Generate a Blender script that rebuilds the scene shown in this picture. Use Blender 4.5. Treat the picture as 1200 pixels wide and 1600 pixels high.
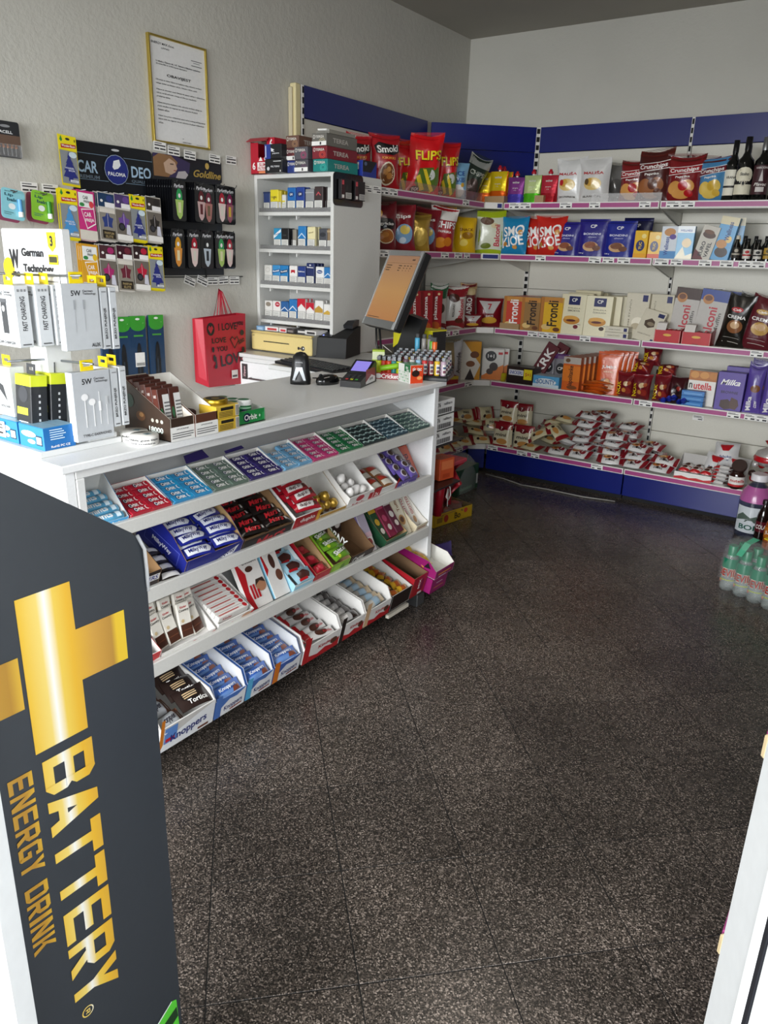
import bpy, math, random
from mathutils import Vector, Matrix
random.seed(7)
for _o in list(bpy.data.objects): bpy.data.objects.remove(_o)
SC = bpy.context.scene
COL = SC.collection
PI = math.pi
R = math.radians
# ------------------------------------------------------------------ camera
cam = bpy.data.cameras.new('camera'); CAM = bpy.data.objects.new('camera', cam); COL.objects.link(CAM)
cam.sensor_fit = 'HORIZONTAL'; cam.sensor_width = 36.0; cam.lens = 1185.47 / 1200 * 36.0
cam.clip_start = 0.02
_f = Vector((-0.53550196, 0.78040937, -0.3227985)); _r = Vector((0.81858717, 0.57365457, 0.02890459)); _u = Vector((-0.20773224, 0.24876024, 0.94602624))
CAM.matrix_world = Matrix(((_r.x, _u.x, -_f.x, 2.967), (_r.y, _u.y, -_f.y, 0), (_r.z, _u.z, -_f.z, 1.48), (0, 0, 0, 1)))
SC.camera = CAM
# ------------------------------------------------------------------ light
SC.view_settings.view_transform = 'Standard'; SC.view_settings.look = 'None'
SC.view_settings.gamma = 1.0; SC.view_settings.use_curve_mapping = False
SC.view_settings.exposure = 0.55
W = bpy.data.worlds.new('daylight'); SC.world = W; W.use_nodes = True
_bg = W.node_tree.nodes['Background']; _bg.inputs[0].default_value = (0.80, 0.88, 1.0, 1); _bg.inputs[1].default_value = 0.6
def area(name, loc, rot, sx, sy, e, col):
    l = bpy.data.lights.new(name, 'AREA'); l.shape = 'RECTANGLE'; l.size = sx; l.size_y = sy; l.energy = e; l.color = col
    o = bpy.data.objects.new(name, l); COL.objects.link(o); o.location = loc; o.rotation_euler = rot; return o
# daylight falling through the glazed shop front behind the camera
area('shopfront_daylight', (2.5, -4.2, 2.45), (R(83), 0, R(9)), 5.0, 2.8, 800, (0.96, 0.985, 1.0))
# daylight through the side window beside the entrance
area('side_window_daylight', (5.4, -.25, 1.75), (R(82), 0, R(90)), 3.0, 2.4, 105, (0.96, 0.985, 1.0))
# fluorescent ceiling fitting over the sales floor
area('ceiling_lamp_light', (1.75, 2.6, 2.80), (0, 0, R(90)), 1.2, 0.25, 3, (1.0, 0.95, 0.86))
# ------------------------------------------------------------------ materials
def lin(h):
    h = h.lstrip('#'); c = [int(h[i:i+2], 16) / 255 for i in (0, 2, 4)]
    return tuple(x / 12.92 if x <= .04045 else ((x + .055) / 1.055) ** 2.4 for x in c)
FIN = {  # roughness, metallic, noise bump strength, bump scale, coat
 'paper': (.55, 0, .05, 90, 0), 'card': (.42, 0, .03, 60, .15), 'film': (.28, 0, .5, 16, .3), 'foil': (.26, .5, .6, 18, .2), 'plastic': (.35, 0, .02, 40, 0),
 'matte': (.8, 0, .05, 120, 0), 'metal': (.32, .9, .02, 40, 0), 'lam': (.38, 0, .015, 150, 0), 'gloss': (.1, 0, .01, 10, .5), 'rubber': (.6, 0, .04, 100, 0), 'enamel': (.3, 0, .01, 10, .15)}
_mc = {}
def M(hexc, fin='card'):
    k = (hexc, fin)
    if k in _mc: return _mc[k]
    ro, me, bs, sc, co = FIN[fin]
    m = bpy.data.materials.new(fin + '_' + hexc.lstrip('#')); m.use_nodes = True; nt = m.node_tree; b = nt.nodes['Principled BSDF']
    c = lin(hexc)
    tc = nt.nodes.new('ShaderNodeTexCoord'); no = nt.nodes.new('ShaderNodeTexNoise'); no.inputs['Scale'].default_value = sc; no.inputs['Detail'].default_value = 3
    nt.links.new(tc.outputs['Object'], no.inputs['Vector'])
    mx = nt.nodes.new('ShaderNodeMix'); mx.data_type = 'RGBA'
    mx.inputs[6].default_value = (*[x * .93 for x in c], 1); mx.inputs[7].default_value = (*[min(1, x * 1.05) for x in c], 1)
    nt.links.new(no.outputs['Fac'], mx.inputs[0]); nt.links.new(mx.outputs[2], b.inputs['Base Color'])
    b.inputs['Roughness'].default_value = ro; b.inputs['Metallic'].default_value = me
    b.inputs['Coat Weight'].default_value = co; b.inputs['Coat Roughness'].default_value = .12
    if bs > .02:
        bu = nt.nodes.new('ShaderNodeBump'); bu.inputs['Strength'].default_value = bs; bu.inputs['Distance'].default_value = .009 if fin in ('film', 'foil') else .003
        nt.links.new(no.outputs['Fac'], bu.inputs['Height']); nt.links.new(bu.outputs['Normal'], b.inputs['Normal'])
    _mc[k] = m; return m
def clear(name, col=(1, 1, 1), alpha=.22, rough=.06):
    if name in _mc: return _mc[name]
    m = bpy.data.materials.new(name); m.use_nodes = True; nt = m.node_tree; b = nt.nodes['Principled BSDF']
    b.inputs['Base Color'].default_value = (*col, 1); b.inputs['Roughness'].default_value = rough; b.inputs['Alpha'].default_value = alpha
    b.inputs['Coat Weight'].default_value = .6
    no = nt.nodes.new('ShaderNodeTexNoise'); no.inputs['Scale'].default_value = 30
    bu = nt.nodes.new('ShaderNodeBump'); bu.inputs['Strength'].default_value = .3; bu.inputs['Distance'].default_value = .002
    nt.links.new(no.outputs['Fac'], bu.inputs['Height']); nt.links.new(bu.outputs['Normal'], b.inputs['Normal'])
    _mc[name] = m; return m
def glow(name, col, st):
    m = bpy.data.materials.new(name); m.use_nodes = True; b = m.node_tree.nodes['Principled BSDF']
    b.inputs['Base Color'].default_value = (.02, .02, .02, 1); b.inputs['Emission Color'].default_value = (*lin(col), 1); b.inputs['Emission Strength'].default_value = st
    b.inputs['Roughness'].default_value = .25
    return m
# ------------------------------------------------------------------ text
_tc = {}
def glyphs(s, bold=.012, shear=0.0):
    k = (s, bold, shear)
    if k in _tc: return _tc[k]
    cu = bpy.data.curves.new('t', 'FONT'); cu.body = s; cu.resolution_u = 3; cu.offset = bold; cu.shear = shear; cu.fill_mode = 'FRONT' if hasattr(cu, 'fill_mode') else cu.fill_mode
    o = bpy.data.objects.new('t', cu); me = o.to_mesh()
    vs = [(v.co.x, v.co.y) for v in me.vertices]; fs = [tuple(p.vertices) for p in me.polygons]
    o.to_mesh_clear(); bpy.data.objects.remove(o); bpy.data.curves.remove(cu)
    if not vs: vs = [(0, 0), (1, 0), (1, 1)]; fs = [(0, 1, 2)]
    x0 = min(v[0] for v in vs); x1 = max(v[0] for v in vs); y0 = min(v[1] for v in vs); y1 = max(v[1] for v in vs)
    sx = 1 / max(x1 - x0, 1e-6); sy = 1 / max(y1 - y0, 1e-6)
    r = ([((v[0] - x0) * sx - .5, (v[1] - y0) * sy - .5) for v in vs], fs, (x1 - x0) / max(y1 - y0, 1e-6))
    _tc[k] = r; return r
# ------------------------------------------------------------------ mesh builder
class B:
    def __init__(s): s.v = []; s.f = []; s.mi = []; s.mats = []; s.sm = []
    def slot(s, m):
        if m not in s.mats: s.mats.append(m)
        return s.mats.index(m)
    def add(s, vs, fs, m, smooth=False, X=None):
        n = len(s.v); k = s.slot(m)
        if X is not None: vs = [tuple(X @ Vector(v)) for v in vs]
        s.v.extend(vs); s.f.extend(tuple(i + n for i in f) for f in fs); s.mi.extend([k] * len(fs)); s.sm.extend([smooth] * len(fs)); return s
    def box(s, x0, x1, y0, y1, z0, z1, m, c=0.0, X=None):
        if c <= 0:
            vs = [(x, y, z) for x in (x0, x1) for y in (y0, y1) for z in (z0, z1)]
            return s.add(vs, [(0, 1, 3, 2), (4, 6, 7, 5), (0, 4, 5, 1), (2, 3, 7, 6), (0, 2, 6, 4), (1, 5, 7, 3)], m, False, X)
        c = min(c, .45 * min(x1 - x0, y1 - y0, z1 - z0)); vs = []; idx = {}
        for a in range(2):
            for b in range(2):
                for d in range(2):
                    for e in range(3):
                        p = [(x0, x1)[a], (y0, y1)[b], (z0, z1)[d]]
                        for q in range(3):
                            if q != e: p[q] += c * (1 if (a, b, d)[q] == 0 else -1)
                        idx[(a, b, d, e)] = len(vs); vs.append(tuple(p))
        fs = []
        for e in range(3):
            o = [q for q in range(3) if q != e]
            for sd in range(2):
                cy = []
                for (i, j) in ((0, 0), (1, 0), (1, 1), (0, 1)):
                    t = [0, 0, 0]; t[e] = sd; t[o[0]] = i; t[o[1]] = j; cy.append(idx[(*t, e)])
                fs.append(tuple(cy))
        for e in range(3):  # edges parallel to e
            o = [q for q in range(3) if q != e]
            for i in range(2):
                for j in range(2):
                    q = []
                    for w, ee in ((0, o[0]), (1, o[0]), (1, o[1]), (0, o[1])):
                        t = [0, 0, 0]; t[e] = w; t[o[0]] = i; t[o[1]] = j; q.append(idx[(*t, ee)])
                    fs.append(tuple(q))
        for a in range(2):
            for b in range(2):
                for d in range(2): fs.append(tuple(idx[(a, b, d, e)] for e in range(3)))
        return s.add(vs, fs, m, False, X)
    def prism(s, pts, axis, a0, a1, m, X=None):  # polygon in the two other axes, extruded along axis
        n = len(pts)
        def P(p, a): return (a, p[0], p[1]) if axis == 'x' else ((p[0], a, p[1]) if axis == 'y' else (p[0], p[1], a))
        vs = [P(p, a0) for p in pts] + [P(p, a1) for p in pts]
        return s.add(vs, [tuple(range(n))[::-1], tuple(range(n, 2 * n))] + [(i, (i + 1) % n, (i + 1) % n + n, i + n) for i in range(n)], m, False, X)
    def lathe(s, prof, n, m, X=None, smooth=True, cap=True):
        vs = [(r * math.cos(2 * PI * i / n), r * math.sin(2 * PI * i / n), z) for r, z in prof for i in range(n)]
        fs = [(k * n + i, k * n + (i + 1) % n, (k + 1) * n + (i + 1) % n, (k + 1) * n + i) for k in range(len(prof) - 1) for i in range(n)]
        s.add(vs, fs, m, smooth, X)
        if cap: s.add(vs[:n], [tuple(range(n))[::-1]], m, False, X); s.add(vs[-n:], [tuple(range(n))], m, False, X)
        return s
    def tube(s, path, r, m, n=6, smooth=True):
        path = [Vector(p) for p in path]; vs = []
        for i, p in enumerate(path):
            d = (path[min(i + 1, len(path) - 1)] - path[max(i - 1, 0)]).normalized()
            a = d.cross(Vector((0, 0, 1)) if abs(d.z) < .9 else Vector((1, 0, 0))).normalized(); b = d.cross(a)
            vs += [tuple(p + r * (a * math.cos(2 * PI * k / n) + b * math.sin(2 * PI * k / n))) for k in range(n)]
        fs = [(i * n + k, i * n + (k + 1) % n, (i + 1) * n + (k + 1) % n, (i + 1) * n + k) for i in range(len(path) - 1) for k in range(n)]
        fs += [tuple(range(n))[::-1], tuple(range(len(vs) - n, len(vs)))]
        return s.add(vs, fs, m, smooth)
    # flat print mapped by fn(u, v, eps): u in -.5...5, v in 0..1
    def prints(s, L, fn, asp, fin='card', e0=.0004, de=.00025, curved=False):
        for i, p in enumerate(L):
            e = e0 + de * i; t = p[0]
            if t == 'r':
                _, u0, v0, u1, v1, c = p; n = 7 if curved else 1; m = M(c, fin)
                vs = [fn(u0 + (u1 - u0) * a / n, v0 + (v1 - v0) * b / n, e) for b in range(n + 1) for a in range(n + 1)]
                s.add(vs, [(b * (n + 1) + a, b * (n + 1) + a + 1, (b + 1) * (n + 1) + a + 1, (b + 1) * (n + 1) + a) for b in range(n) for a in range(n)], m, curved)
            elif t == 'e':
                _, cu, cv, ru, rv, c = p; n = 16; k = 3 if curved else 1; m = M(c, fin)
                vs = [fn(cu, cv, e)] + [fn(cu + ru * q / k * math.cos(2 * PI * a / n), cv + rv * q / k * math.sin(2 * PI * a / n), e) for q in range(1, k + 1) for a in range(n)]
                fs = [(0, 1 + a, 1 + (a + 1) % n) for a in range(n)] + [(1 + (q - 1) * n + a, 1 + q * n + a, 1 + q * n + (a + 1) % n, 1 + (q - 1) * n + (a + 1) % n) for q in range(1, k) for a in range(n)]
                s.add(vs, fs, m, curved)
            elif t == 'p':
                if not curved: s.add([fn(u, v, e) for u, v in p[1]], [tuple(range(len(p[1])))], M(p[2], fin)); continue
                q0 = p[1]; nn = len(q0); qq = [(q0[i][0] + (q0[(i + 1) % nn][0] - q0[i][0]) * t_ / 3, q0[i][1] + (q0[(i + 1) % nn][1] - q0[i][1]) * t_ / 3) for i in range(nn) for t_ in range(3)]
                cu = sum(a[0] for a in q0) / nn; cv = sum(a[1] for a in q0) / nn; n = len(qq); k = 4
                vs = [fn(cu, cv, e + .0003)] + [fn(cu + (a[0] - cu) * r_ / k, cv + (a[1] - cv) * r_ / k, e + .0003) for r_ in range(1, k + 1) for a in qq]
                s.add(vs, [(0, 1 + a, 1 + (a + 1) % n) for a in range(n)] + [(1 + (r_ - 1) * n + a, 1 + r_ * n + a, 1 + r_ * n + (a + 1) % n, 1 + (r_ - 1) * n + (a + 1) % n) for r_ in range(1, k) for a in range(n)], M(p[2], fin), True)
            elif t == 't':
                txt, cu, cv, wu, hv, c = p[1:7]; rot = p[7] if len(p) > 7 else 0; shear = p[8] if len(p) > 8 else 0
                vs, fs, _a = glyphs(txt, p[9] if len(p) > 9 else .022, shear); ca, sa = math.cos(R(rot)), math.sin(R(rot))
                out = []
                for x, y in vs:
                    if rot in (90, -90): X_, Y_ = x * hv, y * wu * 1.0
                    else: X_, Y_ = x * wu, y * hv
                    if rot == 90: du, dv = -Y_, X_
                    elif rot == -90: du, dv = Y_, -X_
                    elif rot == 0: du, dv = X_, Y_
                    else:
                        xa, ya = X_ * asp, Y_
                        du, dv = (xa * ca - ya * sa) / asp, xa * sa + ya * ca
                    out.append(fn(cu + du, cv + dv, e + (.0009 if curved else 0)))
                s.add(out, fs, M(c, fin))
        return s
    def mesh(s, name):
        me = bpy.data.meshes.new(name); me.from_pydata(s.v, [], s.f)
        for m in s.mats: me.materials.append(m)
        me.polygons.foreach_set('material_index', s.mi); me.polygons.foreach_set('use_smooth', s.sm); me.update(); return me
    def obj(s, name, parent=None, **k): return O(name, s.mesh(name), parent, **k)
def O(name, me, parent=None, loc=None, rz=0, mat=None):
    o = bpy.data.objects.new(name, me); COL.objects.link(o)
    if mat is not None: o.matrix_local = mat
    elif loc is not None: o.matrix_local = Matrix.Translation(loc) @ Matrix.Rotation(rz, 4, 'Z')
    if parent: o.parent = parent
    return o
def tag(o, label, cat, group=None, kind=None):
    o['label'] = label; o['category'] = cat
    if group: o['group'] = group
    if kind: o['kind'] = kind
    return o
def E(name, loc=(0, 0, 0), rz=0, mat=None): return O(name, None, None, loc, rz, mat)
def struct(o): o['kind'] = 'structure'; return o
def clone(o, mat=None, parent=None):
    c = o.copy(); COL.objects.link(c); c.parent = parent
    if mat is not None: c.matrix_world = mat
    for ch in list(o.children):
        m = ch.matrix_local.copy(); d = clone(ch, None, c); d.matrix_parent_inverse = Matrix(); d.matrix_local = m
    return c
def RX(a): return Matrix.Rotation(R(a), 4, 'X')
def RY(a): return Matrix.Rotation(R(a), 4, 'Y')
def RZ(a): return Matrix.Rotation(R(a), 4, 'Z')
def TR(x, y, z): return Matrix.Translation((x, y, z))
# ------------------------------------------------------------------ product shapes (front faces local -Y, base at z = 0)
def pillow_fn(w, d, h, seal, seed, pinch=.10, peak=.055, jit=True):
    rs = random.Random(seed); a1, a2, a3 = rs.uniform(0, 6), rs.uniform(0, 6), rs.uniform(-1, 1)
    cj = {(i, j): (rs.uniform(-.05, .05), rs.uniform(-.05, .06) if j > 0 else rs.uniform(0, .02), rs.uniform(-.25, .25)) for i in (-1, 1) for j in (-1, 1)}
    def fn(u, v, eps=0, side=-1):
        vv = min(max((v - seal) / (1 - 2 * seal), 0), 1)
        sv = math.sin(PI * vv); uu = min(abs(2 * u), 1)
        th = d / 2 * (max(1 - uu ** 2.4, 0) ** .55) * (max(sv, 0) ** .5)
        th *= 1 + .12 * math.sin(7 * u + 6 * v + a1) + .05 * math.sin(13 * u - 5 * v + a2)
        wr = .02 * d * math.sin(40 * u + a1) * (1 - sv) if 0 < vv < 1 else 0
        x = w * u * (1 - pinch * sv); z = h * (v + peak * (2 * u) ** 2 * (2 * v - 1)) / (1 + peak)
        c = cj[(1 if u > 0 else -1, 1 if v > .5 else -1)]; q = uu ** 2 * abs(2 * v - 1) ** 3
        cr = .05 * d * math.sin(7 * u + 9 * v + a2) * math.sin(PI * vv) ** .3 if 0 < vv < 1 else 0
        return (x + .01 * w * a3 * sv + c[0] * w * q, side * (th + .0012 + abs(wr) + max(0, cr) * (1 - uu ** 4)) + (eps * side) + c[2] * d * q, z + (c[1] * h * q if jit else 0))
    return fn
def bag(w, d, h, col, L=(), fin='film', seal=.05, seed=1, foot=False):
    fn = pillow_fn(w, d, h, seal, seed)
    if foot:
        def fn(u, v, eps=0, side=-1):
            uu = min(abs(2 * u), 1); pr = (1 - v) ** .45 if v < 1 else 0
            th = d / 2 * pr * (max(1 - uu ** 5, 0) ** .5) + .001
            return (w * u * (1 - .05 * math.sin(PI * v)), side * (th + eps), h * v)
    b = B(); nx, nz = 10, 12; m = M(col, fin)
    for sd in (-1, 1):
        vs = [fn(-.5 + a / nx, q / nz, 0, sd) for q in range(nz + 1) for a in range(nx + 1)]
        fs = [(q * (nx + 1) + a, q * (nx + 1) + a + 1, (q + 1) * (nx + 1) + a + 1, (q + 1) * (nx + 1) + a) for q in range(nz) for a in range(nx)]
        if sd == 1: fs = [f[::-1] for f in fs]
        b.add(vs, fs, m, True)
    if not foot:
        for v in (0.0, 1.0):  # crimped seals
            for k in range(3):
                vv = (seal * (.25 + .3 * k)) if v == 0 else 1 - seal * (.25 + .3 * k)
                b.add([fn(-.5, vv, .0006), fn(.5, vv, .0006), fn(.5, vv + .006, .0006), fn(-.5, vv + .006, .0006)], [(0, 1, 2, 3)], m)
    return b.prints(L, fn, w / h, fin, .0022, .0004, True)
def bar(L_, w, t, col, P=(), fin='film', seed=1, seal=.07):  # flow wrap lying flat, length along x
    f0 = pillow_fn(w, t, L_, seal, seed, .03, 0.0, False)
    def fn(u, v, eps=0, side=-1):
        x, y, z = f0(v - .5, u + .5, eps, side); return (z - L_ / 2, x, t / 2 - y)
    b = B(); nx, nz = 6, 10; m = M(col, fin)
    for sd in (-1, 1):
        vs = [fn(-.5 + q / nz, a / nx, 0, sd) for q in range(nz + 1) for a in range(nx + 1)]
        fs = [(q * (nx + 1) + a, q * (nx + 1) + a + 1, (q + 1) * (nx + 1) + a + 1, (q + 1) * (nx + 1) + a) for q in range(nz) for a in range(nx)]
        b.add(vs, [f[::-1] for f in fs] if sd == -1 else fs, m, True)
    return b.prints(P, fn, L_ / w, fin, .0014, .0004, True)
def carton(w, d, h, col, L=(), fin='card', top=None, side=None, TL=(), SL=(), c=.0015):
    b = B(); b.box(-w / 2, w / 2, 0, d, 0, h, M(col, fin), c)
    e = .0003
    if top: b.add([(-w / 2 + .001, .001, h + e), (w / 2 - .001, .001, h + e), (w / 2 - .001, d - .001, h + e), (-w / 2 + .001, d - .001, h + e)], [(0, 1, 2, 3)], M(top, fin))
    if side:
        for sx in (-1, 1): b.add([(sx * (w / 2 + e), .001, .001), (sx * (w / 2 + e), d - .001, .001), (sx * (w / 2 + e), d - .001, h - .001), (sx * (w / 2 + e), .001, h - .001)], [(0, 1, 2, 3)], M(side, fin))
    b.add([(-w / 2 + .002, d * .5, h + .0005), (w / 2 - .002, d * .5, h + .0005), (w / 2 - .002, d * .5 + .0012, h + .0005), (-w / 2 + .002, d * .5 + .0012, h + .0005)], [(0, 1, 2, 3)], M('8a8780', 'paper'))  # flap seam
    b.prints(L, lambda u, v, eps: (w * u, -eps, h * v), w / h, fin)
    b.prints(TL, lambda u, v, eps: (w * u, d * v, h + eps + .0004), w / d, fin)
    b.prints(SL, lambda u, v, eps: (-w / 2 - eps - .0004, d / 2 - d * u, h * v), d / h, fin)
    b.prints(SL, lambda u, v, eps: (w / 2 + eps + .0004, d / 2 + d * u, h * v), d / h, fin)
    return b
def tray(w, d, hf, hb, col, inner='e9e6e0', L=(), SL=(), t=.003, mid=None, lip=None):
    """open display box: low front, tall back, sloping sides"""
    b = B(); o = M(col, 'card'); i = M(inner, 'paper')
    prof = [(0, 0), (d, 0), (d, hb)] + ([(mid[0] * d, mid[1])] if mid else []) + [(t, hf), (0, hf)]
    b.box(-w / 2, w / 2, 0, d, 0, t, i)
    for x0, x1, mt in ((-w / 2, -w / 2 + t * .5, o), (-w / 2 + t * .5, -w / 2 + t, i), (w / 2 - t, w / 2 - t * .5, i), (w / 2 - t * .5, w / 2, o)): b.prism(prof, 'x', x0, x1, mt)
    b.box(-w / 2 + t, w / 2 - t, 0, t * .5, 0, hf, o); b.box(-w / 2 + t, w / 2 - t, t * .5, t, 0, hf, i)
    b.box(-w / 2 + t, w / 2 - t, d - t, d - t * .5, 0, hb, i); b.box(-w / 2 + t, w / 2 - t, d - t * .5, d, 0, hb, o)
    b.prints(L, lambda u, v, e: (w * u, -e, hf * v), w / hf)
    b.prints(SL, lambda u, v, e: (-w / 2 - e, d / 2 - d * u, hf * v), d / hf)
    return b
def card(w, h, col, L=(), t=.0012, fin='card', n=1, dy=.004, edge=None, rad=0):
    b = B(); pts = [(-w / 2, 0), (w / 2, 0), (w / 2, h), (-w / 2, h)]
    if rad: pts = [(sx * (w / 2 - rad) + rad * math.cos(a), sz + rad * math.sin(a)) for sx, sz, a0 in ((1, rad, -PI / 2), (1, h - rad, 0), (-1, h - rad, PI / 2), (-1, rad, PI)) for a in [a0 + k * PI / 8 for k in range(5)]]
    b.prism(pts, 'y', 0, t, M(col, fin))
    return b.prints(L, lambda u, v, e: (w * u, -e, h * v), w / h, fin)
# ------------------------------------------------------------------ structure materials
def plaster(name, col, sc=38, st=.5):
    m = bpy.data.materials.new(name); m.use_nodes = True; nt = m.node_tree; b = nt.nodes['Principled BSDF']
    tc = nt.nodes.new('ShaderNodeTexCoord')
    n1 = nt.nodes.new('ShaderNodeTexNoise'); n1.inputs['Scale'].default_value = sc; n1.inputs['Detail'].default_value = 5; n1.inputs['Roughness'].default_value = .6
    n2 = nt.nodes.new('ShaderNodeTexNoise'); n2.inputs['Scale'].default_value = 1.7; n2.inputs['Detail'].default_value = 4
    for n in (n1, n2): nt.links.new(tc.outputs['Object'], n.inputs['Vector'])
    cr = nt.nodes.new('ShaderNodeValToRGB'); c = lin(col)
    cr.color_ramp.elements[0].position = .3; cr.color_ramp.elements[0].color = (*[x * .93 for x in c], 1); cr.color_ramp.elements[1].position = .7; cr.color_ramp.elements[1].color = (*c, 1)
    nt.links.new(n2.outputs['Fac'], cr.inputs[0]); nt.links.new(cr.outputs[0], b.inputs['Base Color'])
    bu = nt.nodes.new('ShaderNodeBump'); bu.inputs['Strength'].default_value = st; bu.inputs['Distance'].default_value = .006
    nt.links.new(n1.outputs['Fac'], bu.inputs['Height']); nt.links.new(bu.outputs['Normal'], b.inputs['Normal'])
    b.inputs['Roughness'].default_value = .75; return m
def granite():
    m = bpy.data.materials.new('polished_granite'); m.use_nodes = True; nt = m.node_tree; b = nt.nodes['Principled BSDF']
    ge = nt.nodes.new('ShaderNodeNewGeometry')
    def noise(s, d): 
        n = nt.nodes.new('ShaderNodeTexNoise'); n.inputs['Scale'].default_value = s; n.inputs['Detail'].default_value = d; nt.links.new(ge.outputs['Position'], n.inputs['Vector']); return n
    vo = nt.nodes.new('ShaderNodeTexVoronoi'); vo.inputs['Scale'].default_value = 330; nt.links.new(ge.outputs['Position'], vo.inputs['Vector'])
    sx = nt.nodes.new('ShaderNodeSeparateColor'); nt.links.new(vo.outputs['Color'], sx.inputs[0])
    cr = nt.nodes.new('ShaderNodeValToRGB'); el = cr.color_ramp.elements
    el[0].position = .0; el[0].color = (.014, .0115, .010, 1); el[1].position = 1; el[1].color = (.34, .28, .24, 1)
    for p, c in ((.35, (.030, .025, .021, 1)), (.62, (.070, .056, .046, 1)), (.85, (.135, .108, .09, 1))):
        e = el.new(p); e.color = c
    nt.links.new(sx.outputs[0], cr.inputs[0])
    n2 = noise(2.2, 6); mr = nt.nodes.new('ShaderNodeMapRange'); mr.inputs['From Min'].default_value = .3; mr.inputs['From Max'].default_value = .7; mr.inputs['To Min'].default_value = .65; mr.inputs['To Max'].default_value = 1.25
    nt.links.new(n2.outputs['Fac'], mr.inputs['Value'])
    oi = nt.nodes.new('ShaderNodeObjectInfo'); mr2 = nt.nodes.new('ShaderNodeMapRange'); mr2.inputs['To Min'].default_value = .82; mr2.inputs['To Max'].default_value = 1.15
    nt.links.new(oi.outputs['Random'], mr2.inputs['Value'])
    mu0 = nt.nodes.new('ShaderNodeMath'); mu0.operation = 'MULTIPLY'; nt.links.new(mr.outputs[0], mu0.inputs[0]); nt.links.new(mr2.outputs[0], mu0.inputs[1])
    mu = nt.nodes.new('ShaderNodeVectorMath'); mu.operation = 'SCALE'; nt.links.new(cr.outputs[0], mu.inputs[0]); nt.links.new(mu0.outputs[0], mu.inputs['Scale'])
    nt.links.new(mu.outputs[0], b.inputs['Base Color'])
    n3 = noise(14, 8); m3 = nt.nodes.new('ShaderNodeMapRange'); m3.inputs['To Min'].default_value = .10; m3.inputs['To Max'].default_value = .40
    nt.links.new(n3.outputs['Fac'], m3.inputs['Value']); nt.links.new(m3.outputs[0], b.inputs['Roughness'])
    bu = nt.nodes.new('ShaderNodeBump'); bu.inputs['Strength'].default_value = .12; bu.inputs['Distance'].default_value = .002
    nt.links.new(vo.outputs['Distance'], bu.inputs['Height']); nt.links.new(bu.outputs['Normal'], b.inputs['Normal'])
    return m
WALLM = plaster('white_rough_plaster', 'cccac1'); CEILM = plaster('ceiling_paint', 'aaa69b', 60, .15)
GRAN = granite(); GROUT = M('171513', 'matte')
X0, X1, Y0, Y1, ZC = -.04, 3.75, -1.2, 5.272, 2.90
# floor: grout bed and diagonal polished granite tiles
fl = struct(B().box(X0 - .1, X1 + .1, Y0 - .1, Y1 + .1, -.10, -.0012, GROUT).obj('floor'))
tb = B(); hs = .1585; tb.box(-hs, hs, -hs, hs, -.012, 0, GRAN, .0006); TILE = tb.mesh('tile'); S2 = .70710678
na = 0
for i in range(-30, 40):
    for j in range(-30, 40):
        a = 3.577 + .32 * (i - 10) + .16; c = -.054 + .32 * (j - 6) + .16
        x, y = (a + c) * S2, (a - c) * S2
        if not (X0 - .02 < x < X1 and Y0 < y < Y1 - .05): continue
        if x > 3.3 or (x < .75 and y < 3.4) or (x < .35) or y < -.3: continue   # wholly out of the picture, or behind the counter and the shelving
        if na < 300: O('tile', TILE, fl, mat=TR(x, y, 0) @ RZ(45)); na += 1
rest = B()
for i in range(-30, 40):
    for j in range(-30, 40):
        a = 3.577 + .32 * (i - 10) + .16; c = -.054 + .32 * (j - 6) + .16
        x, y = (a + c) * S2, (a - c) * S2
        if X0 - .02 < x < X1 and Y0 < y < Y1 - .05 and (x > 3.3 or (x < .75 and y < 3.4) or (x < .35) or y < -.3): rest.box(-hs, hs, -hs, hs, -.012, 0, GRAN, 0, TR(x, y, 0) @ RZ(45))
ro = rest.obj('tile_field', fl); ro['kind'] = 'stuff'
struct(B().box(X0 - .12, X0, Y0, Y1, -.05, ZC, WALLM).obj('wall_left'))
struct(B().box(X0 - .12, X1 + .12, Y1, Y1 + .12, -.05, ZC, WALLM).obj('wall_back'))
RWP = plaster('right_wall_low_bounce', '7d756b')  # unseen wall, its colour darkened to cut bounced light
struct(B().box(X1, X1 + .12, .85, Y1, -.05, ZC, RWP).box(X1, X1 + .12, Y0, -1.1, -.05, ZC, RWP).box(X1, X1 + .12, -1.1, .85, -.05, .2, RWP).box(X1, X1 + .12, -1.1, .85, 2.35, ZC, RWP).obj('wall_right'))
struct(B().box(X0 - .12, X1 + .12, Y0 - .12, Y1 + .12, ZC, ZC + .1, CEILM).obj('ceiling'))
wf = B()   # glazed shop front behind the photographer: piers, sill and lintel
wf.box(X0 - .12, .0, Y0 - .12, Y0, -.05, ZC, WALLM).box(3.62, X1 + .12, Y0 - .12, Y0, -.05, ZC, WALLM).box(.0, 3.62, Y0 - .12, Y0, 2.15, ZC, WALLM).box(.0, 3.62, Y0 - .12, Y0, -.05, .25, WALLM)
struct(wf.obj('wall_front'))
wn = B(); UP = M('eef0ef', 'plastic')
for x in (.0, 1.2, 2.4, 3.56): wn.box(x, x + .06, Y0 - .09, Y0 - .03, 0.25, 2.15, UP, .004)
for z in (.25, 2.09): wn.box(.0, 3.62, Y0 - .09, Y0 - .03, z, z + .06, UP, .004)
struct(wn.obj('window_1'))
w2 = B()
for y in (-1.1, -.16, .79): w2.box(X1 + .03, X1 + .09, y, y + .06, .2, 2.35, UP, .004)
for z in (.2, 2.29): w2.box(X1 + .03, X1 + .09, -1.1, .85, z, z + .06, UP, .004)
struct(w2.obj('window_2'))
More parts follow.
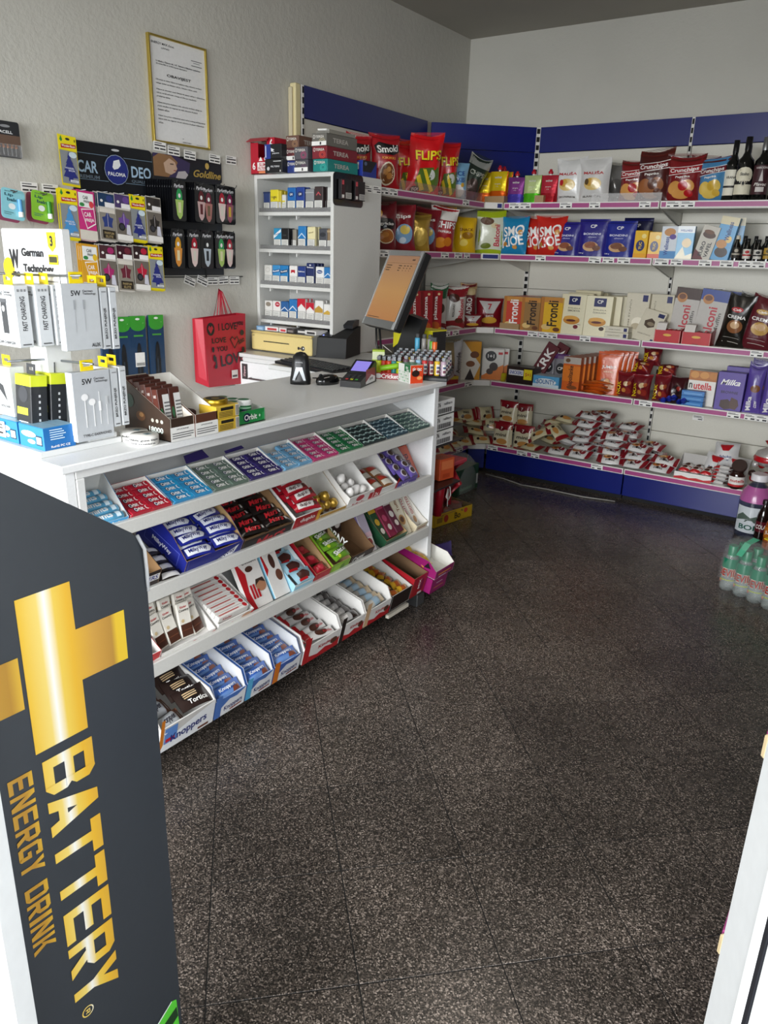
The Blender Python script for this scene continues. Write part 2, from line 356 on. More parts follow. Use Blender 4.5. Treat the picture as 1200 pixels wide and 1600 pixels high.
# ceiling lamp (above the frame of the photograph)
cl = tag(E('ceiling_lamp', (1.75, 2.6, 2.82)), 'long white fluorescent ceiling lamp over the sales floor', 'lamp')
B().box(-.15, .15, -.62, .62, .04, .08, M('e6e6e2', 'plastic'), .004).obj('housing', cl)
B().box(-.13, .13, -.60, .60, .012, .04, glow('lamp_diffuser', 'fff2dc', 1.2), .004).obj('diffuser', cl)
# ------------------------------------------------------------------ gondola shelving
BLUE = M('0c1b6c', 'enamel'); PANEL = M('d9d6ca', 'lam'); SHELF = M('dedcd4', 'lam'); PURP = M('a5437f', 'plastic'); RAILM = M('e4e2dd', 'plastic'); LABEL = M('f1f0ec', 'paper'); INK = M('2a2a2e', 'paper'); SLOT = M('101014', 'matte')
GZ = [1.7725, 1.460, .9842, .6261, .1731]; RH = .038; DEP = .4586; SEAMS = [.16, .39, .83, 1.27, 1.71, 2.152]
def price_label(parent, x0, x1, z, y=0.0, tilt=0, lab=None):
    w = x1 - x0; b = B(); h = .034
    b.box(0, w, -.0015, 0, 0, h, LABEL)
    n = max(1, round(w / .075))
    for k in range(n):
        o = k * w / n
        for q, (a, c, v0, v1) in enumerate(((.08, .62, .78, .86), (.08, .85, .60, .70), (.08, .30, .12, .3), (.55, .9, .12, .38))):
            b.box(o + a * w / n, o + c * w / n, -.0018, -.0014, v0 * h, v1 * h, INK)
        if k: b.box(o - .0006, o + .0006, -.0018, -.0014, 0, h, M('b9b5ae', 'paper'))
    return O('price_label', b.mesh('price_label'), parent, mat=TR(x0, y - .0045, z) @ RY(tilt))
def upright(b, x, y, z0, z1, step=.05):
    b.box(x - .009, x + .009, y - .005, y + .03, z0, z1, RAILM, .001)
    z = z0 + .02
    while z < z1 - .03:
        b.box(x - .006, x + .006, y - .0065, y - .0045, z, z + .030, SLOT)
        z += step
def bay(label, mat, Wd, labels, ends=(True, True), first=False, headz=(2.154, 2.309)):
    g = tag(E('gondola_bay', mat=mat), label, 'shelving', 'wall shelving bays')
    for k in range(5):
        B().box(.012, Wd - .012, DEP, DEP + .016, SEAMS[k] + .0015, SEAMS[k + 1] - .0015, PANEL, .002).obj('back_panel', g)
    B().box(.006, Wd - .006, DEP - .004, DEP + .016, headz[0], headz[1], BLUE, .002).obj('header_panel', g)
    for x in ([0] if ends[0] else []) + ([Wd] if ends[1] else []):
        b = B(); upright(b, x, DEP, .0, headz[1]); b.obj('upright', g)
    for i, z in enumerate(GZ):
        s = B().box(.004, Wd - .004, .012, DEP, z - .004 if i < 4 else z - .002, z + RH - .004, SHELF, .002)
        if i < 4:  # brackets
            for x in (.004, Wd - .010): s.prism([(.03, z), (DEP, z), (DEP, z - .075), (DEP - .04, z - .075)], 'x', x, x + .006, SHELF)
        so = s.obj('shelf' if i < 4 else 'base_shelf', g)
        rl = B().box(.003, Wd - .003, .0, .012, z, z + RH, RAILM, .001)
        rl.obj('price_rail', so)
        B().box(.010, Wd - .010, -.0022, 0, z + .006, z + .031, PURP).obj('purple_strip', so)
        for lb in labels[i]: price_label(so, lb[0], lb[1], z + .002, 0, lb[2] if len(lb) > 2 else 0)
    B().box(.004, Wd - .004, .012, .03, .03, GZ[4] - .002, BLUE, .002).obj('kick_plate', g)
    B().box(.004, Wd - .004, .04, .05, .0, .03, SLOT).obj('plinth', g)
    return g
A0 = .5579; AW = 1.5572 - A0
LA = [[(.602, .754), (.947, 1.027), (1.137, 1.205), (1.44, 1.507)], [(.816, .887), (1.17, 1.248, 4), (1.26, 1.331), (1.351, 1.429)], [(.809, .882), (.887, 1.017), (1.169, 1.24)], [], [(.576, .657), (.806, .884), (.913, .974), (1.343, 1.421)]]
LB = [[(1.594, 1.754)], [(1.573, 1.655), (1.666, 1.734), (1.823, 1.893), (1.937, 2.009), (2.035, 2.173)], [(2.177, 2.247)], [(1.597, 1.677), (2.112, 2.186), (2.207, 2.333)], []]
LL = [[(3.529, 3.6), (3.606, 3.685), (4.403, 4.484)], [(3.531, 3.616), (4.175, 4.267), (4.338, 4.434), (4.459, 4.534)], [(4.147, 4.24), (4.272, 4.336), (4.369, 4.452)], [(4.574, 4.683)], [(4.515, 4.605)]]
sh = lambda L, o: [[(a[0] - o, a[1] - o) + tuple(a[2:]) for a in r] for r in L]
bay('white shelving bay with blue header on the back wall, left of the wine bottles', TR(A0, 4.768, 0), AW, sh(LA, A0))
bay('white shelving bay with blue header behind the wine bottles, rightmost on the back wall', TR(1.5572, 4.768, 0), 1.0, sh(LB, 1.5572), (False, True))
lb = bay('white shelving bay with blue header along the left wall behind the cigarette cabinet', TR(DEP, 3.439, 0) @ RZ(90), 4.6949 - 3.439, sh(LL, 3.439), (True, False))
# yellowed side of the first upright, standing proud of the wall
B().box(-.06, -.018, DEP - .005, DEP + .035, 0, 2.31, M('e3d6a6', 'plastic'), .004).obj('end_trim', lb)
B().box(-.075, -.06, DEP + .01, DEP + .035, 0, 2.29, M('cfc4a4', 'plastic'), .004).obj('end_trim', lb)
# inner corner unit
cg = tag(E('gondola_corner'), 'angled corner shelving unit joining the left wall bay to the back wall bay', 'shelving', 'wall shelving bays')
pa, pb = Vector((.0, 4.7348)), Vector((.5534, 5.2265)); fa, fb = Vector((DEP, 4.6949)), Vector((.5579, 4.768))
dv = (pb - pa); ang = math.atan2(dv.y, dv.x); Lc = dv.length
MC = TR(pa.x, pa.y, 0) @ Matrix.Rotation(ang, 4, 'Z')
for k in range(5): O('back_panel', B().box(.01, Lc - .01, 0, .016, SEAMS[k] + .0015, min(SEAMS[k + 1], 2.0) - .0015, PANEL, .002).mesh('back_panel'), cg, mat=MC)
O('header_panel', B().box(.004, Lc - .004, -.004, .016, 2.156, 2.309, BLUE, .002).mesh('header_panel'), cg, mat=MC)
O('header_panel', B().box(.004, Lc - .004, -.004, .016, 2.0, 2.153, BLUE, .002).mesh('header_panel'), cg, mat=MC)
b = B(); upright(b, Lc - .01, 0, 0, 2.309); O('upright', b.mesh('upright'), cg, mat=MC)
df = fb - fa; angf = math.atan2(df.y, df.x); Lf = df.length; MF = TR(fa.x, fa.y, 0) @ Matrix.Rotation(angf, 4, 'Z')
for i, z in enumerate(GZ):
    so = B().prism([tuple(pa), tuple(fa + Vector((-.006, .008))), tuple(fb + Vector((-.006, .008))), tuple(pb)], 'z', z, z + RH - .004, SHELF).obj('shelf' if i < 4 else 'base_shelf', cg)
    O('price_rail', B().box(.004, Lf - .004, 0, .012, z, z + RH, RAILM, .001).mesh('price_rail'), so, mat=MF)
    if i < 2: O('blue_strip', B().box(.085 if i == 0 else .012, Lf - .01, -.002, 0, z + .006, z + .031, BLUE).mesh('blue_strip'), so, mat=MF)
    if i != 1:
        pl = price_label(so, .012, .082, z + .002); pl.matrix_local = MF @ pl.matrix_local
O('kick_plate', B().box(.002, Lf - .002, .012, .03, .03, GZ[4], BLUE, .002).mesh('kick_plate'), cg, mat=MF)
# cable lying along the foot of the shelving
tag(B().tube([(.60, 4.72, .006), (.75, 4.70, .006), (.92, 4.64, .006), (1.1, 4.66, .006), (1.35, 4.655, .006), (1.55, 4.70, .006)], .005, M('8c8a84', 'rubber'), 6).obj('cable'), 'grey cable lying on the floor along the blue kick plate', 'cable')
tag(O('price_sticker', B().box(-.035, .035, -.001, 0, 0, .035, LABEL).box(-.028, .02, -.0014, -.0008, .024, .028, INK).box(-.028, .028, -.0014, -.0008, .017, .020, INK).box(.0, .028, -.0014, -.0008, .005, .011, INK).mesh('price_sticker'), mat=TR(1.86, 5.222, 1.30)), 'small price label stuck to the back panel under the wafer shelf', 'label')
tag(O('price_sticker', bpy.data.meshes['price_sticker'], mat=TR(1.86, 5.222, .50)), 'small price label stuck to the back panel above the chocolate jar', 'label')
# ------------------------------------------------------------------ products on the wall shelving
SZ = [z + RH - .004 for z in GZ]
K = {}
def bagk(key, name, cat, col, L, fin='film', foot=False, d=.088): K[key] = (lambda w, h, dd, s: bag(w, dd, h, col, L, fin, .05, s, foot), name, cat, d)
def boxk(key, name, cat, col, L, d=.05, **k): K[key] = (lambda w, h, dd, s: carton(w, dd, h, col, L, **k), name, cat, d)
_pm = {}
def put(kind, x, y, z, w, h, label, rz=0, lean=0, roll=0, d=None, group=None, cat=None, extra=None):
    fn, name, ct, d0 = K[kind]; d = d or d0; k = (kind, round(w, 3), round(h, 3), round(d, 3))
    if k not in _pm: _pm[k] = fn(w, h, d, len(_pm) + 3).mesh(name)
    if z < 0: z = SZ[int(-z) - 1]
    o = O(name, _pm[k], mat=TR(x, y, z) @ RZ(rz) @ RX(-lean) @ RY(roll)); tag(o, label, cat or ct, group)
    if extra: extra(o, w, h, d)
    return o
WHT, BLK, RED, YEL = 'f4f2ee', '141316', 'c01522', 'f4cf1c'
bagk('smoki', 'snack_bag', 'snack bag', 'a81420', [('r', -.5, .92, .5, 1, '8e1018'), ('e', .0, .30, .27, .22, 'e8d9c0'), ('e', .0, .30, .24, .19, '7b4a24'), ('e', -.08, .33, .09, .06, 'c58a4a'), ('e', .07, .26, .1, .06, 'b97c3d'), ('e', .02, .38, .08, .05, 'd39b58'), ('p', [(-.45, .78), (-.3, .86), (.4, .82), (.46, .70), (.2, .64), (-.4, .66)], BLK), ('t', 'Smoki', 0, .75, .76, .13, WHT, 6), ('t', 'KIKIRIKI', .02, .585, .5, .045, 'f2a33c')])
bagk('smokior', 'snack_bag', 'snack bag', 'c8401e', [('r', -.5, .55, .5, .72, 'e8742a'), ('e', 0, .3, .28, .2, '7b4a24'), ('t', 'Smoki', 0, .63, .7, .11, WHT)])
bagk('flips', 'snack_bag', 'snack bag', 'd5121c', [('r', -.5, .93, .5, 1, 'b70d16'), ('p', [(-.2, .44), (.42, .50), (.5, .30), (.32, .10), (-.05, .06), (-.3, .2)], '55722a'), ('e', .16, .36, .16, .09, 'c9ccc6'), ('p', [(-.1, .44), (.02, .44), (.3, .12), (.2, .06)], 'f0d332'), ('p', [(-.28, .30), (-.18, .34), (.02, .10), (-.1, .07)], 'e2c52a'), ('e', -.26, .1, .14, .055, BLK), ('t', 'TO!', -.26, .1, .2, .05, WHT), ('t', 'FLIPS', .06, .66, .84, .17, '8c1a10', 5), ('t', 'FLIPS', .05, .67, .8, .155, 'f6e21e', 5)])
bagk('ricecake', 'snack_bag', 'snack bag', '7fb3d6', [('r', -.5, 0, .5, .3, 'cfe0ea'), ('e', 0, .25, .3, .18, WHT), ('t', 'RICE', 0, .72, .6, .12, '27509a'), ('t', 'CAKES', 0, .55, .6, .12, '27509a'), ('e', .2, .42, .08, .06, 'd8a838')])
bagk('darkchips', 'snack_bag', 'snack bag', '39473f', [('r', -.5, .8, .5, 1, 'b9bdb9'), ('e', 0, .35, .3, .2, '5c4a45'), ('t', 'CHIPS', 0, .66, .7, .1, 'c8cfc8')], 'foil')
def pouchk(key, top, bot): K[key] = (lambda w, h, dd, s: bag(w, dd, h * .86, bot, [('r', -.47, .34, .47, .99, top), ('r', -.49, .24, .49, .36, bot), ('t', 'wine', 0, .80, .4, .08, WHT, 0, .2), ('t', 'sangria', .0, .58, .34, .04, WHT), ('t', '1 L', 0, .50, .14, .035, WHT)], 'foil', .05, s, True), 'drink_pouch', 'drink pouch', .055)
pouchk('pouch_yel', 'f2d21c', 'ee6a12'); pouchk('pouch_pur', '8c3f92', '4b3fae'); pouchk('pouch_gre', 'd3e6a0', '58c31c'); pouchk('pouch_red', 'cf3648', 'b01626')
def spout(o, w, h, d):
    b = B().lathe([(.008, 0), (.008, .012)], 10, M('e6e4df', 'plastic'), TR(0, 0, h * .855)); b.obj('spout', o)
    B().lathe([(.013, .008), (.015, .012), (.015, .022), (.009, .026), (.009, .034), (.004, .036)], 12, M('b5142a', 'plastic'), TR(0, 0, h * .855)).obj('screw_cap', o)
def malk(key, col, sub, e): bagk(key, 'snack_bag', 'snack bag', col, [('t', 'MALIŠA', 0, .68, .66, .075, 'b3262c'), ('e', 0, .43, .3, .14, 'e2c47a'), ('e', -.1, .47, .13, .09, 'cfa34a'), ('e', .11, .40, .14, .08, 'eed79a'), ('e', -.2, .48, .08, .07, e), ('t', sub, 0, .16, .6, .055, '55504c')], 'film')
malk('malisa1', 'dededc', 'ČIPS S PAPRIKOM', 'b8232c'); malk('malisa2', 'd2d1cf', 'SLANI ČIPS', '5d4a2c'); bagk('malisag', 'snack_bag', 'snack bag', '9b9a98', [('e', 0, .45, .3, .2, '7d7b78')], 'foil')
def cru(key, col, band, pic, p2): bagk(key, 'snack_bag', 'snack bag', col, [('r', -.5, .9, .5, 1, '5a1b16'), ('p', [(-.48, .60), (.48, .68), (.48, .80), (-.48, .74)], band), ('p', [(-.48, .74), (.48, .80), (.48, .815), (-.48, .755)], WHT), ('p', [(-.48, .585), (.48, .665), (.48, .68), (-.48, .60)], WHT), ('t', 'Crunchips', 0, .70, .84, .11, WHT, 5), ('t', 'Paprika', .0, .555, .44, .06, WHT, 4), ('e', -.2, .32, .22, .15, pic), ('e', .18, .36, .2, .14, pic), ('e', 0, .2, .28, .13, pic), ('e', .05, .36, .15, .11, p2), ('e', .22, .2, .13, .08, p2)])
cru('crunch_red', '7b1a1e', '9c1a22', 'd69b52', 'b0141e'); cru('crunch_brn', '4a1a18', '6e1418', '9a6038', '5c2f1c'); cru('crunch_blu', '4a86b4', '6b1522', 'e0c05c', 'd2ab3e')
bagk('gricko', 'snack_bag', 'snack bag', '6e1420', [('e', -.3, .82, .14, .09, 'eaa51e'), ('p', [(-.36, .62), (-.2, .72), (.25, .70), (.38, .6), (.3, .48), (-.32, .48)], BLK), ('t', 'gricko', 0, .585, .6, .085, WHT), ('e', 0, .32, .32, .17, 'e6d6b8'), ('e', 0, .32, .29, .145, 'a8642c'), ('e', -.08, .35, .16, .06, 'c78440')])
bagk('cips', 'snack_bag', 'snack bag', '7d1522', [('t', 'čips', -.05, .75, .6, .11, WHT, 5), ('e', 0, .38, .36, .22, '7ea6cb'), ('e', .02, .47, .22, .1, 'e2c662'), ('e', -.05, .24, .14, .07, 'c9d6e2')])
bagk('gold', 'snack_bag', 'snack bag', 'b9963e', [('e', 0, .4, .3, .25, 'd5b458'), ('r', -.5, .86, .5, 1, 'a28234')], 'foil')
bagk('chipsw', 'snack_bag', 'snack bag', 'a01822', [('r', -.5, .72, .5, 1, 'e8e4de'), ('t', 'CHIPS', 0, .62, .84, .15, WHT), ('t', 'PAPRIKA', 0, .47, .5, .05, WHT), ('e', -.1, .22, .24, .12, 'd98b2c'), ('e', .18, .26, .16, .1, 'c3741e')])
bagk('yelbag', 'snack_bag', 'snack bag', 'e2b616', [('e', .05, .5, .26, .1, 'a0721a'), ('e', -.1, .3, .18, .1, 'f3da6a'), ('t', 'SNACK', 0, .66, .6, .08, '7a4a10')])
bagk('balclime', 'biscuit_bag', 'biscuits', 'a8bb1c', [('r', -.5, .12, .5, .86, 'd8dcc6'), ('e', -.15, .78, .24, .09, '5b3a20'), ('e', .12, .68, .14, .06, 'd9cba0'), ('t', 'Balconi', .22, .45, .2, .5, 'c22446', 90), ('e', -.15, .2, .18, .07, '6c7a1c')])
def smt(key, col): bagk(key, 'snack_bag', 'snack bag', col, [('t', 'SMO', .02, .66, .8, .26, WHT, 8), ('t', 'KIOE', .0, .38, .84, .27, WHT, 10), ('e', .3, .62, .09, .07, 'cf9444'), ('e', -.28, .3, .08, .06, 'b67a34'), ('e', .1, .22, .1, .06, 'cf9444')])
smt('smtwb', '1980b0'); smt('smtwr', 'c3271c')
def bon(key, col, pic): bagk(key, 'biscuit_pouch', 'biscuits', col, [('r', -.5, .93, .5, .95, '0f155a'), ('r', -.17, .72, .17, .88, col), ('t', 'CP', 0, .81, .22, .085, WHT), ('t', 'BONDINI', -.02, .61, .6, .055, 'dfe0f2'), ('t', 'choco', .0, .53, .3, .035, 'c9cbe8'), ('e', -.03, .28, .27, .13, 'caa274'), ('e', -.05, .32, .2, .09, pic), ('e', .18, .24, .14, .07, '6a3a22'), ('t', '150 g', -.32, .1, .16, .035, WHT)], 'film', True)
bon('bond1', '241f7e', '8a4a2c'); bon('bond2', '1f2a8c', '7a4a30'); bon('bondd', '15173f', '3a2a40')
def tuc(key, c2): boxk(key, 'cracker_pack', 'crackers', 'eab81a', [('r', -.5, 0, .5, .18, c2), ('e', -.02, .46, .33, .2, '1a2766'), ('t', 'TUC', -.02, .46, .2, .26, YEL, 90), ('e', .2, .8, .18, .08, 'f3dc8a')], .06)
tuc('tucy', 'e8a412'); tuc('tuco', 'd94a1c')
boxk('welc', 'biscuit_box', 'biscuits', 'd9dfe6', [('r', -.5, 0, .5, .25, '4a8cc4'), ('e', 0, .82, .34, .12, 'c58a4c'), ('e', .2, .68, .2, .08, '5a3f94'), ('t', 'Wellness', -.12, .40, .26, .56, '1b3f8f', 90)])
boxk('welb', 'biscuit_box', 'biscuits', '74b6dd', [('r', -.5, .8, .5, 1, 'e8eef2'), ('e', .1, .5, .28, .14, 'e9cfa0'), ('p', [(-.5, .05), (-.1, .4), (.1, .12), (.5, .2), (.5, 0), (-.5, 0)], 'f2ead0'), ('t', 'WELLNESS', 0, .87, .7, .06, '1b4f9f')])
boxk('eurov', 'wafer_pack', 'wafers', 'c9c4b8', [('p', [(-.5, 0), (-.5, .28), (-.2, .2), (.1, .06), (.2, 0)], '5e1420'), ('e', 0, .74, .38, .1, '4c2c1c'), ('e', -.05, .82, .3, .06, '6d4428'), ('t', 'EURO', -.14, .33, .22, .42, BLK, 90), ('t', 'VAFEL', .2, .33, .22, .44, BLK, 90)], .04)
boxk('welt', 'biscuit_box', 'biscuits', '62a6d6', [('r', -.5, .82, .5, 1, 'd8cda8'), ('e', 0, .2, .36, .12, '3a2a22'), ('e', -.1, .38, .3, .1, 'c58a4c'), ('e', .22, .5, .16, .08, 'e9c87a'), ('t', 'Wellness', .1, .68, .26, .42, '1b2f6f', 90)], .045)
boxk('plazma', 'biscuit_box', 'biscuits', '9c1620', [('r', -.5, 0, .5, .1, 'd19a2e'), ('e', 0, .14, .36, .1, 'b5541c'), ('t', 'plazma', .0, .58, .36, .58, WHT, 90), ('e', .2, .92, .1, .03, 'e8d3a0')], .07)
bagk('greenpk', 'biscuit_bag', 'biscuits', 'c9c9c4', [('r', -.5, .72, .5, 1, '1f5a38'), ('e', 0, .5, .3, .12, '3a2620'), ('r', -.5, 0, .5, .16, '7a1822')])
bagk('balcroll', 'biscuit_bag', 'biscuits', 'd4d2cc', [('r', -.5, .76, .5, 1, '8e1a24'), ('r', -.5, 0, .5, .2, '8e1a24'), ('e', -.12, .74, .24, .1, '4c241a'), ('e', .16, .2, .2, .07, '5c2a1c'), ('t', 'Balconi', .2, .48, .22, .46, 'b5182c', 90), ('t', 'ROLLINO', -.14, .44, .1, .3, '4c4844', 90)])
bagk('quadro', 'biscuit_bag', 'biscuits', '6e1620', [('r', -.5, .76, .5, 1, 'c9a878'), ('t', 'QUADRO', 0, .4, .4, .6, WHT, 90), ('e', .1, .84, .26, .08, 'e6cf9c')])
bagk('redpouch', 'croissant_bag', 'croissants', '7d1420', [('p', [(-.4, .9), (.4, .9), (.15, .48), (-.15, .48)], 'c9c6c4'), ('t', '7', 0, .72, .16, .2, 'b81626'), ('e', .0, .25, .3, .12, 'd9a83e'), ('t', 'DAYS', .0, .4, .3, .07, WHT)])
def fro(key, col, tc): boxk(key, 'wafer_box', 'wafers', col, [('r', -.5, .86, .5, 1, 'c98a3e'), ('r', -.5, 0, -.34, 1, 'b5742e'), ('e', .3, .1, .16, .06, '6a3a1a'), ('e', -.18, .16, .22, .08, 'e0bf7a'), ('t', 'Frondi', .08, .55, .46, .72, tc, 90)], .09)
fro('fronr', 'c8402c', WHT); fro('fronb', '9c7440', '2a1a12'); fro('frony', 'e3b21e', '2a1a12')
def stu(key, sub, pic): boxk(key, 'strudel_pack', 'biscuits', 'ebe4c6', [('r', -.2, .74, .26, .95, '171f5c'), ('t', 'CP', .03, .86, .22, .085, WHT), ('t', 'ŠTRUDLA', .05, .66, .5, .04, '8a8468'), ('t', sub, .05, .595, .5, .045, '6d6850'), ('e', 0, .36, .34, .11, 'c98a36'), ('e', -.02, .41, .3, .06, 'e0a850'), ('e', -.02, .35, .2, .03, '5c1f1c'), ('e', .2, .2, .1, .05, pic), ('t', '330 g', .32, .26, .14, .03, '4a3f6a')], .06, side='d8d0b0')
stu('stru1', 'SMOKVA', '7a2430'); stu('stru2', 'ČOKOLADA', '3c2418'); boxk('strub', 'strudel_pack', 'biscuits', 'd8cfae', [('r', -.15, .78, .2, .94, '171f5c')], .05)
boxk('krem1', 'wafer_box', 'wafers', 'cfc8b4', [('r', .2, .82, .42, .96, '171f5c'), ('t', 'KREM ŠTAPIĆI', -.3, .5, .09, .7, '8d8672', 90), ('e', .1, .36, .26, .12, 'e9e2cf'), ('e', .05, .28, .2, .07, 'b8ab90')], .05, side='b9b19a')
boxk('krem2', 'wafer_box', 'wafers', 'c6bfa9', [('r', .2, .82, .42, .96, '171f5c'), ('t', 'KREM ŠTAPIĆI', -.3, .5, .09, .7, '8d8672', 90), ('e', .12, .4, .22, .1, '4a3222')], .05)
def bal(key, top): boxk(key, 'muffin_pack', 'muffins', 'b9b4ae', [('r', -.5, .80, .5, 1, top), ('e', -.22, .82, .2, .09, 'b57a3e'), ('e', -.22, .84, .14, .05, '6a3a1e'), ('t', 'Balconi', .02, .38, .34, .62, 'b5182c', 90), ('t', 'Muffin', .3, .42, .14, .36, '5d5852', 90)], .06)
bal('balbr', '3a2018'); bal('balbl', '233f8e')
def cof(key, col, lg, pic): bagk(key, 'coffee_pack', 'coffee', col, [('e', -.05, .74, .22, .05, lg), ('t', 'Cafe', -.05, .74, .3, .045, WHT, 0, .3), ('t', 'CREMA', .0, .60, .7, .065, WHT), ('e', .02, .42, .3, .13, pic), ('e', .02, .45, .18, .07, 'd8b48c'), ('r', -.36, .10, .36, .22, col), ('r', -.3, .11, .3, .12, 'c9c4bc'), ('r', -.3, .2, .3, .205, 'c9c4bc')], 'film', False, .07)
cof('cofb', '17140f', 'b01824', '8a5a38'); cof('cofm', '5a1420', 'c8a050', 'c29a54')
bagk('almond', 'nut_bag', 'nuts', '8c7a58', [('r', .1, .0, .5, 1, 'a9a7a8'), ('e', -.15, .35, .24, .26, '5a3018'), ('t', 'Amande', .3, .5, .2, .5, '3a3530', 90)])
boxk('choc1', 'chocolate_box', 'chocolate', 'd8d2c6', [('p', [(.0, 1), (.5, 1), (.5, 0), (.25, 0), (.5, .4), (-.2, 1)], 'c88a14'), ('e', .25, .66, .18, .09, '6b3c1c'), ('e', .1, .42, .18, .08, '7c4a26'), ('p', [(-.1, .0), (.1, .3), (.3, .0)], '2a1a14'), ('t', 'Omorika', -.35, .45, .16, .6, '55504a', 90)], .03)
boxk('choc2', 'chocolate_box', 'chocolate', 'd9d6d0', [('p', [(-.5, 0), (.5, 0), (.5, .5), (.1, .36), (-.5, .1)], 'd6761c'), ('e', -.1, .76, .26, .17, BLK), ('t', '1+1', -.1, .76, .3, .12, WHT), ('e', .05, .42, .2, .14, '2c1a16'), ('e', -.12, .26, .16, .1, '3c2418'), ('r', .24, .82, .44, .9, 'b81c24')], .03)
K['rkrk'] = (lambda w, h, d, s: carton(w, d, h, '5c0f1c', [('t', 'RKRK', .0, .5, .6, .8, WHT, 90), ('r', -.5, .0, .5, .05, 'c43a44')]), 'chocolate_bar_box', 'chocolate', .03)
boxk('snick', 'chocolate_bar_box', 'chocolate', '241512', [('r', -.42, .5, .12, .82, 'e9e9ea'), ('t', 'SNICKERS', -.15, .66, .48, .2, '1c3fa0'), ('r', .14, .3, .44, .9, 'e9d21e'), ('t', '5+1', .29, .6, .2, .2, 'c41820')], .12, top='3a2a22')
boxk('bounty', 'chocolate_bar_box', 'chocolate', '5aa7d8', [('r', -.5, 0, .5, .3, 'd6e6f0'), ('e', .0, .5, .4, .3, 'eaf2f6'), ('t', 'BOUNTY', 0, .5, .7, .4, '1e6aa8')], .10, top='cfe2ee')
bagk('nut1', 'nut_bag', 'nuts', '7c7a80', [('r', -.5, .85, .5, 1, '5b2f6a'), ('e', 0, .55, .3, .17, '17161a'), ('t', 'CP', 0, .55, .36, .1, WHT), ('e', 0, .2, .3, .13, '1f1a1c')], 'film', True)
boxk('napol', 'wafer_box', 'wafers', 'd2601a', [('r', -.5, .8, .5, 1, 'b8b0a6'), ('r', -.5, .28, .5, .74, 'e07a1e'), ('e', -.25, .9, .14, .06, '6a4a30'), ('t', 'Napolitanke', .0, .42, .34, .66, '2c1a12', 90), ('e', .1, .1, .3, .06, '7c4418')], .06, side='c25616')
bagk('jumbo', 'nut_bag', 'nuts', 'cf5418', [('r', -.5, .93, .5, .95, 'a83e10'), ('t', 'JUMBO', 0, .64, .6, .09, WHT), ('t', 'kikiriki', 0, .54, .4, .04, 'f5d2b0'), ('e', -.08, .26, .26, .12, '6a3a1a'), ('e', .12, .22, .18, .09, 'b5783c'), ('e', -.02, .32, .12, .06, 'd09a5a')], 'film', True)
bagk('nok', 'candy_bag', 'sweets', '6c141e', [('t', 'NOK', -.34, .4, .26, .56, 'f2d81e', 90), ('e', .1, .6, .16, .1, 'd2b88c'), ('e', .2, .3, .2, .14, '8d2a22'), ('e', .0, .32, .12, .1, 'c8863c'), ('e', .28, .62, .1, .08, 'a3502c'), ('r', -.5, .92, .5, 1, '8e1a26')])
boxk('nutel', 'biscuit_box', 'biscuits', 'e9e5de', [('r', -.5, .72, .5, 1, 'b5713c'), ('e', -.3, .88, .16, .1, 'd39652'), ('e', .05, .88, .17, .1, 'd39652'), ('e', .36, .88, .14, .1, 'c2803e'), ('t', 'n', -.4, .56, .12, .15, BLK), ('t', 'utella', .04, .57, .66, .21, 'c8141e'), ('t', 'B-ready', -.1, .26, .6, .14, '2a2624')], .05)
boxk('milk1', 'cake_box', 'cake', '5d4a9c', [('t', 'Milka', -.02, .74, .72, .15, WHT, 0, .35), ('t', 'BROWNIE', 0, .48, .62, .07, '2a1838'), ('p', [(-.3, .1), (-.28, .26), (-.02, .3), (.12, .22), (.12, .06), (-.1, .02)], '3a2018'), ('p', [(.06, .2), (.1, .36), (.34, .3), (.4, .16), (.3, .04), (.1, .06)], '4a2a1c')], .07)
bagk('milk2', 'chocolate_pack', 'chocolate', '5a479a', [('r', -.5, .9, .5, 1, '473880'), ('e', .1, .52, .3, .08, '7a4a28'), ('t', 'Milka', -.16, .2, .3, .3, WHT, 90), ('t', 'COW', .24, .2, .16, .14, WHT, 90)], 'film', False, .045)
def Lb(kind, x, y, row, w, h, label, rz=55, **k): return put(kind, x - .03, y, -row, w * .60, h, label, rz, **k)
# --- top shelf, left wall bay
Lb('smoki', .20, 3.53, 1, .22, .268, 'red peanut puffs bag furthest left on top shelf, half hidden by tobacco boxes')
Lb('smoki', .31, 3.57, 1, .24, .272, 'red peanut puffs bag just left of the big front one', rz=48)
Lb('smoki', .40, 3.69, 1, .282, .284, 'large red peanut puffs bag with picture of puffs at the front edge of top shelf', rz=58)
Lb('smokior', .27, 4.00, 1, .24, .30, 'orange snack bag standing behind the large red peanut puffs bag')
Lb('flips', .31, 4.02, 1, .26, .28, 'red corn flips bag with yellow lettering squeezed behind the front one')
Lb('flips', .40, 4.07, 1, .352, .335, 'largest red corn flips bag with yellow lettering, pointed top corner', rz=50, roll=4)
Lb('flips', .40, 4.33, 1, .25, .325, 'red corn flips bag with yellow lettering, right of the largest one', rz=50, roll=3)
Lb('ricecake', .41, 4.45, 1, .25, .224, 'light blue snack bag on top shelf right of the corn flips', rz=45, lean=-4)
Lb('darkchips', .34, 4.68, 1, .25, .30, 'dark green and silver crisps bag tilted to the right on top shelf', rz=40, roll=22)
tag(O('plastic_shelf_guard', B().box(0, .95, 0, .003, 0, .055, clear('smoked_acrylic', (.55, .30, .28), .22)).mesh('guard'), mat=TR(.452, 3.72, SZ[0]) @ RZ(90)), 'low clear plastic guard along the top shelf in front of the snack bags', 'shelf guard')
